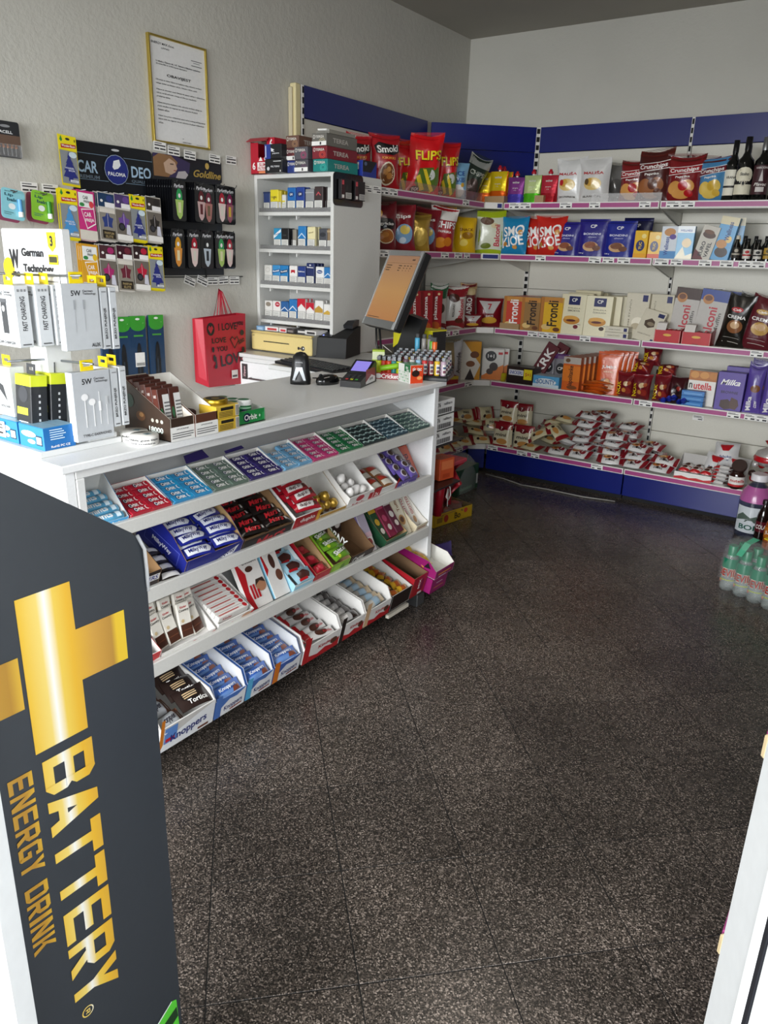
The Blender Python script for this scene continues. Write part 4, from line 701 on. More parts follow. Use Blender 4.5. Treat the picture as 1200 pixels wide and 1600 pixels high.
# ------------------------------------------------------------------ sales counter
LAM = M('d8d8d6', 'lam'); LAMW = M('e8e9e9', 'lam'); LAMG = M('b9b7b0', 'lam')
ct = tag(E('sales_counter', (0, 0, 0)), 'long white laminate sales counter with slanted sweet shelves facing the customer', 'counter')
B().box(.851, 1.385, .972, 2.737, .966, .987, LAMW, .003).obj('countertop', ct)
B().prism([(.862, 2.738), (1.25, 2.738), (1.25, 2.955), (1.10, 2.97), (1.10, 3.22), (.862, 3.22)], 'z', .966, .987, LAMW).obj('return_leaf', ct)
B().box(.88, .90, 2.75, 3.22, .0, .966, LAM).obj('leaf_support', ct)
B().box(1.34, 1.3665, 1.0185, 2.6675, .942, .966, LAM, .002).obj('apron', ct)
B().box(.88, 1.366, .99, 1.018, .06, .966, LAMW, .002).obj('end_panel', ct)
B().box(.88, 1.372, 2.668, 2.70, .06, .966, LAMW, .002).obj('end_panel', ct)
B().box(1.33, 1.368, 1.019, 1.042, .06, .942, LAM, .002).obj('stile', ct)
B().box(.88, .90, 1.018, 2.668, .06, .966, LAM).obj('back_panel', ct)
B().box(1.07, 1.085, 1.018, 2.668, .06, .966, M('dddbd5', 'lam')).obj('inner_back_panel', ct)
B().box(.88, 1.36, 1.018, 2.668, .06, .082, LAM).obj('bottom_board', ct)
for x, y in ((1.32, 1.03), (1.32, 2.60), (.9, 1.03), (.9, 2.60)): B().box(x, x + .055, y, y + .06, 0, .06, M('8f9294', 'metal'), .003).obj('foot', ct)
SH = [.785, .572, .345]; SL_ = [24, 24, 24]; RZr = [(.768, .806), (.552, .596), (.320, .366)]
def SM(k): return TR(1.362, 0, SH[k]) @ RZ(90) @ RX(SL_[k])
for k in range(3):
    s = O('slanted_shelf', B().box(1.019, 2.667, .0, .30, -.016, 0, LAM).mesh('slanted_shelf'), ct, mat=SM(k))
    r = B().box(1.362, 1.379, 1.040, 2.664, RZr[k][0], RZr[k][1], M('cfcec9', 'lam'), .002).mesh('front_rail')
    O('front_rail', r, s, mat=SM(k).inverted())
O('drawer_runner', B().box(1.385, 1.40, 2.34, 2.49, .055, .07, M('d6cfc0', 'lam')).mesh('drawer_runner'), ct)
def onshelf(k, me_or_o, y, up, nz=0, rz=0, rx=0, ry=0): return SM(k) @ TR(y, up, nz) @ RZ(rz) @ RX(rx) @ RY(ry)
# --- row 1: gum trays
gums = [('red', 'a8172c', 'c8142c', 'Orbit'), ('sky blue', '2a86b8', '1e9fd4', 'Orbit'), ('grey-green', '5c6e62', '6e7f74', 'Orbit'), ('dark purple', '2b1f5e', '3a2a7c', 'Orbit'), ('pale blue', '6aa0c4', '7fb8dc', 'Orbit'), ('pink', 'b8326e', 'c83a80', 'Orbit'), ('green', '1a6b3e', '1f8a4c', 'Orbit'), ('black and mint', '16282a', '8fb4ae', None), ('dark teal', '23414f', '86aab8', None), ('teal and green', '2f4f4c', '6f9a7c', None)]
YE = [1.162, 1.303, 1.452, 1.601, 1.752, 1.899, 2.042, 2.186, 2.335, 2.489, 2.650]
for i, (cn, c1, c2, tx) in enumerate(gums):
    a, b_ = YE[i], YE[i + 1]; w = b_ - a - .002; cx = (a + b_) / 2
    t = tag(O('gum_tray', tray(w, .125, .026, .034, c1 if tx is None else c2, 'e6e4de', [('t', tx or 'mints', .0, .5, .5, .6, WHT)], t=.002).mesh('gum_tray'), mat=onshelf(0, None, cx, .006)), '%s open gum tray on the top display shelf' % cn, 'gum tray', 'gum trays on the top display shelf')
    pb = B(); pw, pd, ph = (w - .008) / 2, .0228, .013
    pb.box(-pw / 2 + .0005, pw / 2 - .0005, -pd / 2 + .0005, pd / 2 - .0005, 0, ph, M(c1, 'card'), .002)
    fn = lambda u, v, e: (pw * u, pd * (v - .5), ph + e)
    if tx: pb.prints([('r', .28, .02, .48, .98, c2), ('e', .33, .5, .07, .34, WHT), ('e', .355, .5, .06, .28, c1), ('e', -.22, .5, .075, .36, '10163e'), ('t', tx, -.05, .5, .42, .6, WHT)], fn, pw / pd)
    else: pb.prints([('p', [(-.48, .55), (-.3, .8), (-.1, .4), (.1, .75), (.3, .35), (.48, .6), (.48, .3), (.3, .1), (.1, .45), (-.1, .12), (-.3, .5), (-.48, .25)], c2), ('p', [(-.48, .5), (-.3, .72), (-.1, .34), (.1, .68), (.3, .28), (.48, .52), (.48, .44), (.3, .2), (.1, .58), (-.1, .24), (-.3, .62), (-.48, .4)], 'd6e2de')], fn, pw / pd)
    pm = pb.mesh('gum_pack')
    for r in range(5):
        for q in (-1, 1):
            if i == 4 and r == 4 and q == -1: continue
            jig = random.uniform(-2, 2) if i not in (4,) else random.uniform(-12, 12)
            tag(O('gum_pack', pm, mat=onshelf(0, None, cx + q * pw / 2, .0165 + r * .0229, .013 + (.004 if r == 0 else 0) + random.uniform(0, .002), jig * .4)), '%s gum pack in the matching tray on the top display shelf' % cn, 'chewing gum', '%s gum packs' % cn)
mt_ = tag(O('gum_tray', tray(.135, .135, .028, .085, '4aa3d8', 'd9d8d4', [('t', 'Orbit', .1, .5, .6, .7, WHT)], t=.002).mesh('gum_tray'), mat=onshelf(0, None, 1.091, .006)), 'light blue tray of mint rolls at the left end of the display', 'gum tray')
rl = B().lathe([(.0118, -.055), (.013, -.053), (.013, .053), (.0118, .055)], 12, M('5aa6cc', 'film'), RY(90))
rl.prints([('r', -.45, 0, .2, 1, '6fb6dc'), ('t', 'mints', -.05, .5, .5, .7, WHT), ('r', .3, 0, .42, 1, 'cfe4ee')], lambda u, v, e: (.11 * u, (.013 + e) * math.cos(PI * (.25 + .5 * (1 - v))), (.013 + e) * math.sin(PI * (.25 + .5 * (1 - v)))), 4, 'film', .0005, .0003, True)
rm = rl.mesh('mint_roll')
for k in range(5): tag(O('mint_roll', rm, mat=onshelf(0, None, 1.091 + .004 * (k % 2), .02 + .0245 * k, .025, 4 * (k % 2))), 'light blue roll of mints in the first tray of the display', 'mints', 'mint rolls')
tag(O('torn_flap', B().add([(0, 0, 0), (.09, .0, .004), (.088, .035, .01), (.012, .03, .006)], [(0, 1, 2, 3)], M('2c1f60', 'card')).mesh('torn_flap'), mat=onshelf(0, None, 1.46, .14, .03)), 'torn purple box flap lying behind the grey-green gum', 'carton')
tag(O('torn_flap', B().add([(0, 0, 0), (.08, .0, .004), (.078, .014, .006), (.0, .01, .004)], [(0, 1, 2, 3)], M('2c1f60', 'card')).mesh('torn_flap'), mat=onshelf(0, None, 1.62, .14, .03)), 'narrow purple box flap lying behind the purple gum', 'carton')
# ------------------------------------------------------------------ display boxes on the slanted shelves
def display(Mx, y0, y1, d, hf, hb, col, inner, L, label, name='display_box', SL=(), mid=None, up=.006, nz=.0, t=.003):
    return tag(O(name, tray(y1 - y0 - .003, d, hf, hb, col, inner, L, SL, t, mid).mesh(name), mat=Mx @ TR((y0 + y1) / 2, up, nz)), label, 'display box', 'open display boxes on the counter shelves')
def fill(Mx, y0, y1, me, name, rows, cols, pitch, label, grp, cat, nz=.02, up0=.03, rx=0, rz=0, jig=7, layers=1, lz=.018, skip=(), ry=0):
    n = 0
    for l in range(layers):
        for r in range(rows):
            for c in range(cols):
                n += 1
                if (r, c, l) in skip: continue
                x = y0 + (c + .5) * (y1 - y0) / cols
                tag(O(name, me[n % len(me)] if isinstance(me, list) else me, mat=Mx @ TR(x + random.uniform(-.003, .003), up0 + r * pitch, nz + l * lz + random.uniform(0, .003)) @ RZ(rz + random.uniform(-jig, jig)) @ RX(rx + random.uniform(-jig, jig)) @ RY(ry)), label, cat, grp)
def bars(L_, w, t, col, P, fin='film', n=2, name='chocolate_bar'): return [bar(L_, w, t, col, P, fin, 11 + s).mesh(name) for s in range(n)]
S1, S2_, S3 = SM(0), SM(1), SM(2)
# row 2
display(S2_, 1.05, 1.238, .20, .075, .11, '241614', '8a6a48', [('r', -.05, .55, .48, .85, 'e6e4e2'), ('t', 'SNICKERS', .2, .7, .5, .22, '1c2f80'), ('p', [(.2, .0), (.5, .0), (.5, .2), (.3, .3)], 'b01828')], 'dark brown chocolate bar box at the left end of second display shelf')
sn = bars(.10, .032, .02, '2a1a18', [('r', -.3, .15, .3, .85, 'd8d6d4'), ('t', 'SNICKERS', 0, .5, .5, .4, '1c2f80')])
fill(S2_, 1.06, 1.23, sn, 'chocolate_bar', 4, 1, .038, 'dark brown bar with white label in the left end box', 'dark brown bars', 'chocolate', .04)
fill(S2_, 1.245, 1.325, bars(.075, .03, .02, '26201f', [('p', [(-.4, .2), (.4, .2), (.3, .8), (-.3, .8)], 'dcdad8')]), 'chocolate_bar', 4, 1, .035, 'black and white bar lying loose beside the dark blue box', 'loose black and white bars', 'chocolate', .01, .015)
display(S2_, 1.325, 1.556, .215, .062, .125, '1b2480', 'a98a5c', [('p', [(-.08, .08), (.02, .32), (.42, .9), (.36, .45), (.1, .02)], 'e6e6ee'), ('t', 'MilkyWay', .15, .42, .44, .3, '161c66', 20), ('r', -.46, .0, -.45, 1, '4a55b8')], 'large dark blue chocolate bar box on second display shelf', SL=[('p', [(-.35, .35), (-.35, 1.1), (.35, 1.1), (.35, .35)], '5560b8'), ('p', [(-.34, .38), (-.34, 1.07), (.34, 1.07), (.34, .38)], '1b2480'), ('t', 'MilkyWay', 0, .72, .4, .3, 'e6e6ee')], mid=(.35, .10))
mw = bars(.105, .034, .02, '1c2788', [('p', [(-.42, .15), (.30, .15), (.42, .5), (.30, .85), (-.42, .85)], 'dcdfe8'), ('t', 'MilkyWay', -.05, .5, .58, .5, '161c66')])
fill(S2_, 1.33, 1.551, mw, 'chocolate_bar', 6, 2, .032, 'dark blue bar with white lettering field in the dark blue box', 'dark blue bars', 'chocolate', .055, .03, 8, layers=1)
fill(S2_, 1.33, 1.551, mw, 'chocolate_bar', 4, 2, .034, 'dark blue bar lying on the upper layer of the dark blue box', 'dark blue bars, upper layer', 'chocolate', .076, .065, 8)
display(S2_, 1.556, 1.786, .20, .060, .115, '17100f', '8a6a48', [('t', 'Mars', .05, .45, .62, .75, 'b0202c', 8, .3), ('r', -.5, .94, .5, 1, '8a6a48')], 'black chocolate bar box with big red lettering on second display shelf')
mr_ = bars(.108, .034, .02, '15100f', [('t', 'Mars', -.06, .5, .56, .6, 'b8242c', 0, .3), ('r', .28, .3, .36, .7, 'd8d4d0')])
fill(S2_, 1.561, 1.781, mr_, 'chocolate_bar', 5, 2, .035, 'black bar with red lettering in the black box', 'black bars', 'chocolate', .052, .03, 6)
display(S2_, 1.790, 1.930, .20, .070, .115, 'e6e2de', 'e6e2de', [('r', .36, 0, .5, 1, 'd9a020'), ('r', -.5, .0, -.36, 1, 'b81822'), ('p', [(-.36, .35), (.36, .35), (.36, 1), (-.36, 1)], 'a81620'), ('t', 'duplo', .0, .68, .56, .3, WHT), ('t', 'duplo', .0, .17, .6, .24, 'b02028')], 'white and red wafer bar box on second display shelf')
du = bars(.118, .034, .022, 'b0182a', [('p', [(-.4, .2), (.2, .2), (.3, .85), (-.35, .85)], 'e2ddda'), ('t', 'duplo', -.1, .5, .4, .5, '3a1a1c'), ('e', .3, .5, .08, .25, '5a2f1e')])
fill(S2_, 1.795, 1.925, du, 'wafer_bar', 5, 1, .034, 'red and white wafer bar in the white and red box', 'red and white wafer bars', 'chocolate', .075, .03, 8)
fill(S2_, 1.795, 1.925, du, 'wafer_bar', 3, 1, .036, 'red and white wafer bar on the upper layer of its box', 'red and white wafer bars, upper layer', 'chocolate', .098, .06, 8)
display(S2_, 1.933, 2.088, .20, .035, .105, 'b08a3c', 'e4e2dc', [('r', -.5, .0, .5, .5, 'c29a44')], 'gold box with a few gold wrapped pralines on second display shelf')
gp = B().lathe([(.012, -.014), (.019, -.004), (.018, .010), (.008, .019)], 12, M('c9a23e', 'foil')).lathe([(.020, -.016), (.015, -.008)], 12, M('5a3418', 'paper')).mesh('gold_praline')
for k, (x, u, z) in enumerate(((1.985, .05, .022), (2.025, .055, .022), (2.06, .05, .022), (2.005, .085, .024), (2.045, .09, .024), (2.02, .07, .05), (1.97, .11, .024))): tag(O('gold_praline', gp, mat=S2_ @ TR(x, u, z)), 'gold foil praline in the gold box', 'sweets', 'gold foil pralines')
display(S2_, 2.088, 2.246, .20, .065, .125, 'e8e6e2', 'e8e6e2', [('r', .34, .0, .5, .8, 'b81822'), ('t', 'Raffaello', -.05, .35, .5, .25, 'b02a38'), ('e', -.05, .75, .16, .2, 'c23a48')], 'white praline box with red trim on second display shelf', mid=(.2, .07))
rf = B().lathe([(.004, -.024), (.014, -.014), (.018, 0), (.014, .014), (.004, .024)], 10, M('e9e6e2', 'film')).mesh('white_praline')
for k, (x, u, z) in enumerate(((2.13, .04, .055), (2.17, .045, .055), (2.205, .04, .055), (2.15, .08, .05), (2.19, .085, .05), (2.135, .1, .075))): tag(O('white_praline', rf, mat=S2_ @ TR(x, u, z) @ RY(40 * k)), 'white wrapped praline in the white box', 'sweets', 'white wrapped pralines')
display(S2_, 2.246, 2.413, .20, .050, .125, 'e6e4e0', 'e6e4e0', [('r', -.5, 0, -.2, 1.3, 'b81822'), ('t', '2x', -.35, .7, .16, .35, WHT), ('r', -.2, .0, .5, .45, 'e9e6e2'), ('t', 'hanuta', .12, .22, .5, .3, 'a01a24'), ('r', .42, 0, .5, 1.5, 'b81822')], 'white and red wafer box marked 2x on second display shelf', mid=(.2, .055))
hn = bars(.065, .06, .02, '8a5a34', [('r', -.4, .1, .4, .5, 'd9d2c4'), ('r', -.4, .55, .4, .9, 'a8362a')], name='wafer')
fill(S2_, 2.26, 2.40, hn, 'wafer', 2, 2, .06, 'brown and cream wafer in the box marked 2x', 'wafers in the box marked 2x', 'wafers', .035, .045, 10)
display(S2_, 2.413, 2.560, .20, .048, .125, '5a459c', '9a948e', [('r', -.5, .8, .5, 1, '6e58b0'), ('t', 'Milka', 0, .45, .5, .5, WHT)], 'purple chocolate box on second display shelf', mid=(.2, .055))
mk = bars(.06, .05, .02, '6a58a8', [('e', 0, .5, .3, .35, 'cfc8dc'), ('e', 0, .5, .22, .25, '4a3a30')], name='chocolate_sweet')
fill(S2_, 2.42, 2.555, mk, 'chocolate_sweet', 4, 2, .04, 'purple sweet with silver oval in the purple box', 'purple sweets', 'sweets', .055, .03, 15)
tag(O('chocolate_box', carton(.075, .03, .15, 'c25a42', [('t', 'Merci', .0, .5, .4, .5, '22203c', 90), ('e', -.2, .2, .2, .1, '3a2a30')], top='d07a60', side='b04a34').mesh('chocolate_box'), mat=S2_ @ TR(2.605, .03, .0) @ RX(-55)), 'flat coral red chocolate box leaning at the right end of second display shelf', 'chocolate')
# row 3
display(S3, 1.05, 1.225, .19, .05, .08, 'c01822', 'e6e2de', [('p', [(-.2, 0), (.5, 0), (.5, .5)], WHT)], 'red and white box at the far left of third display shelf')
fill(S3, 1.06, 1.215, bars(.1, .035, .02, 'd8d4d0', [('r', .1, .1, .45, .9, '4a2a22')]), 'chocolate_bar', 3, 1, .045, 'white and brown bar in the far left box of third display shelf', 'bars in the far left box', 'chocolate', .04)
display(S3, 1.228, 1.437, .19, .030, .075, 'e6e3df', 'e6e3df', [('p', [(-.5, 0), (.5, 0), (.5, .8), (.3, .5), (.1, .75), (-.1, .45), (-.3, .7), (-.5, .4)], 'b81822')], 'white tray with red waves holding small chocolate bars, third display shelf')
ctm = [carton(.045, .012, .11, 'e2ddd2', [('r', -.4, .05, .45, .4, '4a2a1e'), ('r', -.4, .22, .45, .235, '7a4a34'), ('t', 'Kinder', 0, .88, .5, .06, 'b81822'), ('t', 'Country', 0, .78, .76, .085, '33302e'), ('e', -.2, .5, .12, .05, 'cbb48a')], 'film', c=.003).mesh('country_bar')]
for r in range(5):
    for c in range(4): tag(O('chocolate_bar', ctm[0], mat=S3 @ TR(1.26 + .046 * c + .004 * r, .03 + .033 * r, .012 + .01 * r) @ RZ(random.uniform(-8, 8)) @ RX(-40 + random.uniform(-6, 6)) @ RY(random.uniform(-6, 6))), 'small white bar with chocolate picture leaning in the white tray', 'chocolate', 'small white leaning bars')
kbx = carton(.13, .018, .125, 'e8e4df', [('t', 'Kinder', -.2, .9, .3, .08, 'b81822'), ('r', .2, .05, .45, .5, 'a87a5a'), ('p', [(-.5, 0), (.5, 0), (.5, .12), (.1, .2), (-.5, .1)], 'b81822')], top='e8e4df', TL=[('e', .4, .5, .06, .5, 'b81822'), ('r', -.45, .35, .2, .6, 'b9554e')]).mesh('chocolate_box')
for r in range(8): tag(O('chocolate_box', kbx, mat=S3 @ TR(1.515, .012 + .0195 * r, -.072 + .0) @ RX(-2)), 'thin white chocolate box filed in the row on third display shelf' if r else 'front thin white chocolate box of the filed row, child portrait on it', 'chocolate', 'filed thin chocolate boxes' if r else None)
display(S3, 1.445, 1.600, .17, .036, .055, 'e6e3df', 'e6e3df', [('p', [(-.5, 0), (.5, 0), (.5, .9), (.2, .4), (-.1, .6), (-.5, .3)], 'b81822'), ('e', .3, .62, .14, .3, 'c99a7a')], 'white tray with red wave holding the filed thin boxes')
def bigbox(y, up, nz, w, h, L, label, lean=-52, side='e6e3df', rz=0): return tag(O('chocolate_box', carton(w, .02, h, 'e8e4df', L, side=side).mesh('chocolate_box'), mat=S3 @ TR(y, up, nz) @ RZ(rz) @ RX(lean)), label, 'chocolate')
bigbox(1.655, .012, .012, .105, .20, [('r', -.5, 0, -.42, 1, 'b81822'), ('p', [(-.5, .0), (-.2, .0), (-.3, .3), (-.2, .6), (-.4, .8), (-.3, 1), (-.5, 1)], 'b81822'), ('t', 'Kinder', .08, .88, .5, .06, 'b81822'), ('t', 'CHOCOLATE', .1, .78, .62, .06, '33302e'), ('e', .0, .66, .16, .05, '4a2a1e'), ('e', .24, .34, .22, .1, 'b07c5c'), ('p', [(.02, .36), (.1, .46), (.4, .46), (.46, .36), (.24, .42)], '3a2a22'), ('r', -.22, .16, -.14, .40, 'b81822'), ('r', -.1, .16, -.02, .40, 'b81822'), ('r', .02, .16, .1, .30, 'b81822')], 'flat white and red chocolate box with child portrait lying on third display shelf')
bigbox(1.755, .012, .016, .075, .20, [('p', [(-.5, .4), (-.3, .5), (-.4, .75), (-.2, 1), (-.5, 1)], 'b81822'), ('t', 'Kinder', .1, .93, .5, .05, '2a6a8c'), ('e', .05, .62, .16, .13, '4a2a22'), ('e', .2, .36, .2, .1, '6a4030')], 'white box with chocolate slice picture beside the light blue tray', side='8cc4dc')
display(S3, 1.795, 1.90, .20, .045, .095, '9fd0e4', 'dfe2e2', [('r', -.5, .8, .5, 1, 'e6ecee')], 'light blue tray of chocolate slices on third display shelf', mid=(.15, .05))
fill(S3, 1.80, 1.895, bars(.09, .05, .02, 'a6d2e4', [('p', [(-.3, .2), (.2, .15), (.35, .5), (.1, .85), (-.3, .7)], '4a2622'), ('r', -.35, .05, .1, .22, 'b81822')], name='chocolate_slice'), 'chocolate_slice', 4, 1, .048, 'light blue wrapped chocolate slice in the light blue tray', 'light blue slices', 'chocolate', .045, .03, 12)
display(S3, 1.905, 1.995, .20, .05, .11, 'b81828', 'a98a62', [], 'crumpled red box between the light blue tray and the green one')
fill(S3, 1.912, 1.99, bars(.07, .04, .025, 'a01828', [('e', 0, .5, .2, .3, 'c83a4a')], name='candy_bag'), 'candy_bag', 3, 1, .05, 'red candy bag in the crumpled red box', 'red candy bags', 'sweets', .03)
display(S3, 1.998, 2.110, .20, .055, .115, '7fb02a', 'a98a62', [('r', -.4, .1, .1, .9, '9cc83a'), ('e', .1, .5, .12, .3, '5a8a1a')], 'lime green fruit candy box on third display shelf', mid=(.2, .065))
fill(S3, 2.004, 2.104, bars(.095, .05, .025, '6fa428', [('p', [(-.42, .3), (.4, .4), (.4, .8), (-.42, .7)], '3c6a14'), ('t', 'Skittles', .0, .55, .7, .36, WHT, 6), ('e', -.2, .2, .08, .14, 'c8dc3a')], name='candy_bag'), 'candy_bag', 3, 1, .05, 'lime green fruit candy bag in the lime green box', 'lime green candy bags', 'sweets', .06, .04, 10)
display(S3, 2.115, 2.262, .22, .052, .13, '2c1a15', '7a5c40', [('t', 'Corny', -.15, .5, .5, .7, WHT, 8, .3)], 'dark brown cereal bar box with white lettering on third display shelf', mid=(.2, .06), SL=[('t', 'CORNY', .0, 1.5, .6, .7, WHT)])
tag(O('cereal_bar_box', carton(.12, .02, .12, '2a1712', [('t', 'ORNY', .0, .55, .85, .4, WHT), ('e', .3, .3, .14, .14, 'd8d2cc')]).mesh('cereal_bar_box'), mat=S3 @ TR(2.13, .13, .06) @ RX(-30)), 'dark brown box lid with large white letters standing behind the lime green box', 'carton')
bigbox(2.285, .012, .012, .05, .20, [('r', -.5, .4, .5, 1, 'b9aec0'), ('e', 0, .2, .3, .08, 'b0504e'), ('e', .1, .07, .3, .06, 'd8c8cc'), ('r', -.5, .3, .5, .4, 'd8b4c0')], 'narrow pink and lilac chocolate box on third display shelf', side='7a6a9a')
display(S3, 2.345, 2.50, .20, .045, .105, '1f4a30', 'a98a62', [('r', -.5, .8, .5, 1, '2f6a44')], 'dark green chocolate box with brown inside on third display shelf', mid=(.2, .055))
for k, (c1, c2, t) in enumerate((('1f4a2c', 'c9a02c', 'green and yellow'), ('7a1838', 'b8456a', 'maroon'), ('5a1430', 'd8d2cc', 'dark maroon'))): tag(O('chocolate_bar', carton(.045, .014, .165, c1, [('r', -.5, .75, .5, 1, c2), ('e', 0, .5, .3, .09, c2), ('e', .1, .25, .25, .08, 'd8cfc4')]).mesh('chocolate_bar'), mat=S3 @ TR(2.375 + .045 * k, .02, .03 + .008 * k) @ RX(-62)), t + ' chocolate bar lying in the dark green box', 'chocolate')
tag(O('toffee_box', carton(.06, .02, .19, 'e4dcc4', [('e', 0, .35, .34, .12, 'b98a54'), ('e', 0, .36, .2, .07, '5a3420'), ('t', 'Toffifee', 0, .75, .3, .4, '8a5a34', 90), ('r', -.5, .9, .5, 1, 'b83030')], side='d8caa0').mesh('toffee_box'), mat=S3 @ TR(2.535, .012, .012) @ RX(-55)), 'cream toffee box leaning near the right end of third display shelf', 'chocolate')
display(S3, 2.572, 2.662, .19, .045, .10, 'd6c9ac', 'e6e2da', [('t', 'GIOTTO', 0, .5, .7, .4, '9a3a34')], 'cream box of hazelnut biscuits at the right end of third display shelf', mid=(.2, .05))
fill(S3, 2.577, 2.657, [carton(.034, .03, .16, 'd9d2c6', [('t', 'GIOTTO', 0, .6, .5, .5, 'a8242c', 90), ('e', 0, .2, .3, .1, 'a87a4a'), ('r', -.5, .94, .5, 1, 'a8242c')]).mesh('biscuit_pack')], 'biscuit_pack', 1, 2, .1, 'white and red hazelnut biscuit pack in the cream end box', 'hazelnut biscuit packs', 'biscuits', .01, .03, -58, jig=2)
# row 4: boxes standing on the bottom board, tipped towards the customer
S4 = TR(1.402, 0, .088) @ RZ(90) @ RX(14)
def low(y0, y1, col, inner, L, label, hf=.07, hb=.12, mid=(.12, .115), d=.27): return display(S4, y0, y1, d, hf, hb, col, inner, L, label, up=0, mid=mid, t=.004)
kn = lambda c: [('p', [(-.5, 0), (.5, 0), (.5, 1.0), (.2, .75), (-.05, .8), (-.3, .5)], 'e6e8ea'), ('r', -.5, 0, -.3, 1.25, c), ('t', 'Knoppers', .1, .36, .6, .34, '1c2a70', 4), ('p', [(.0, .1), (.4, .16), (.4, .24), (.0, .18)], '8a3a28')]
low(1.162, 1.374, 'c9c6c2', 'e2e0dc', [('r', -.5, 0, -.44, 1.4, 'c8751e'), ('p', [(-.5, 0), (.5, 0), (.5, 1), (.1, .8), (-.2, .6), (-.44, .3)], 'e6e8ea'), ('r', -.42, .3, -.2, .95, '5a86c8'), ('r', -.4, .35, -.24, .5, 'b82430'), ('t', 'Knoppers', .02, .42, .66, .42, '1c2a70', 4), ('r', .2, .08, .4, .18, '6a4030')], 'large white and blue wafer bar box at the left end of the bottom row', hf=.09)
blk = bars(.11, .07, .03, '2a1d1a', [('e', -.1, .55, .26, .3, '1c1412'), ('r', -.3, .45, .1, .5, 'c9ad84'), ('r', -.3, .55, .1, .6, 'c9ad84'), ('r', -.3, .65, .1, .7, 'c9ad84'), ('t', 'Tortica', .05, .24, .6, .22, WHT)], name='wafer_cake')
fill(S4, 1.26, 1.37, blk, 'wafer_cake', 4, 1, .05, 'dark brown round wafer cake heaped in the left end box', 'dark wafer cakes', 'wafers', .085, .05, 20)
fill(S4, 1.17, 1.26, bars(.085, .05, .025, 'b9bcc0', [('t', 'opper', .0, .5, .5, .4, '2c2a34'), ('r', .3, 0, .5, 1, '5a3a2c')], name='wafer_bar'), 'wafer_bar', 3, 1, .06, 'silver and brown wafer bar at the left of the end box', 'silver wafer bars', 'wafers', .06, .03, 15)
for y0, y1, c, t in ((1.376, 1.509, '4a72b8', 'mid blue'), (1.511, 1.637, '5ab0dc', 'light blue'), (1.639, 1.776, 'd8781e', 'orange edged')):
    low(y0, y1, '4a72b8' if c != 'd8781e' else '3f62ac', 'd6d8da', kn(c), t + ' wafer bar box in the bottom row')
    fill(S4, y0 + .006, y1 - .006, bars((y1 - y0) - .02, .045, .026, '3d66b4', [('r', -.45, .0, .45, .4, '6a90cc'), ('t', 'Knoppers', .0, .62, .6, .34, 'e6ecf4'), ('p', [(.1, .1), (.4, .15), (.42, .5), (.15, .45)], '8a4a34')], name='wafer_bar'), 'wafer_bar', 6, 1, .036, 'blue wafer bar in the %s box' % t, 'blue wafer bars in the %s box' % t, 'wafers', .058, .03, 22)
def kinder(y0, y1, edge, bc, label, nm, P):
    low(y0, y1, 'e8e5e1', 'dddbd7', [('r', -.5, 0, -.34, 1.5, edge), ('p', [(-.34, 0), (.5, 0), (.5, .55), (.3, .28), (.1, .4), (-.1, .22), (-.34, .35)], 'b81822'), ('t', 'Kinder', .1, .62, .4, .2, 'b02028'), ('e', .34, .5, .1, .18, '5a3424')], label, hf=.075)
    fill(S4, y0 + .012, y1 - .012, bars((y1 - y0) - .05, .036, .022, bc, P), 'chocolate_bar', 6, 1, .036, nm, nm.split(' in ')[0], 'chocolate', .058, .035, 16, jig=9)
kinder(1.79, 1.998, 'b81822', 'd8d5d2', 'white chocolate bar box with red edge in the bottom row', 'white, brown and red chocolate bar in the red edged box', [('r', -.5, 0, -.25, 1, 'c01824'), ('e', .1, .5, .18, .4, '4a2a20'), ('t', 'Kinder', .3, .4, .3, .3, 'b81822')])
kinder(2.0, 2.153, '1f1614', 'b9b6b4', 'white chocolate bar box with dark edge in the bottom row', 'grey and dark chocolate bar in the dark edged box', [('r', .1, 0, .5, 1, '2a1c18'), ('r', -.4, .2, -.1, .6, 'e2deda')])
kinder(2.155, 2.332, 'd8b48c', 'cfccc4', 'white chocolate bar box with beige edge in the bottom row', 'silver and beige chocolate bar in the beige edged box', [('r', -.1, 0, .2, 1, 'a8c4d8'), ('r', .25, 0, .5, 1, 'c8b088')])
low(2.335, 2.487, '1d1210', 'cfcdc8', [], 'black fronted candy box in the bottom row', hf=.075, mid=None)
fill(S4, 2.345, 2.478, bars(.06, .035, .02, 'c99a24', [('r', -.2, 0, .2, 1, 'a8541c')], name='wrapped_sweet'), 'wrapped_sweet', 6, 2, .035, 'yellow and orange wrapped sweet in the black fronted box', 'yellow wrapped sweets', 'sweets', .05, .03, 10, jig=30)
low(2.49, 2.60, 'a01220', '7a5e44', [('t', 'MIX', .0, .6, .16, .5, WHT, 90), ('e', .2, .5, .14, .3, '6a1420'), ('r', .0, .05, .3, .16, 'e2dedc')], 'deep red candy box with brown inside in the bottom row', hf=.10, mid=None)
fill(S4, 2.50, 2.59, bars(.06, .04, .02, '8c1a2a', [('e', 0, .5, .2, .3, 'd8b0b0')], name='wrapped_sweet'), 'wrapped_sweet', 3, 1, .05, 'red wrapped sweet in the deep red box', 'red wrapped sweets', 'sweets', .02)
display(TR(1.43, 0, .075) @ RZ(90) @ RX(12), 2.605, 2.74, .30, .075, .075, '8c1460', '8c1460', [('r', -.3, .3, .3, .34, 'e2a01e'), ('r', -.2, .6, .2, .64, 'e8d8e4')], 'lower magenta display box at the right end of the bottom row', up=0)
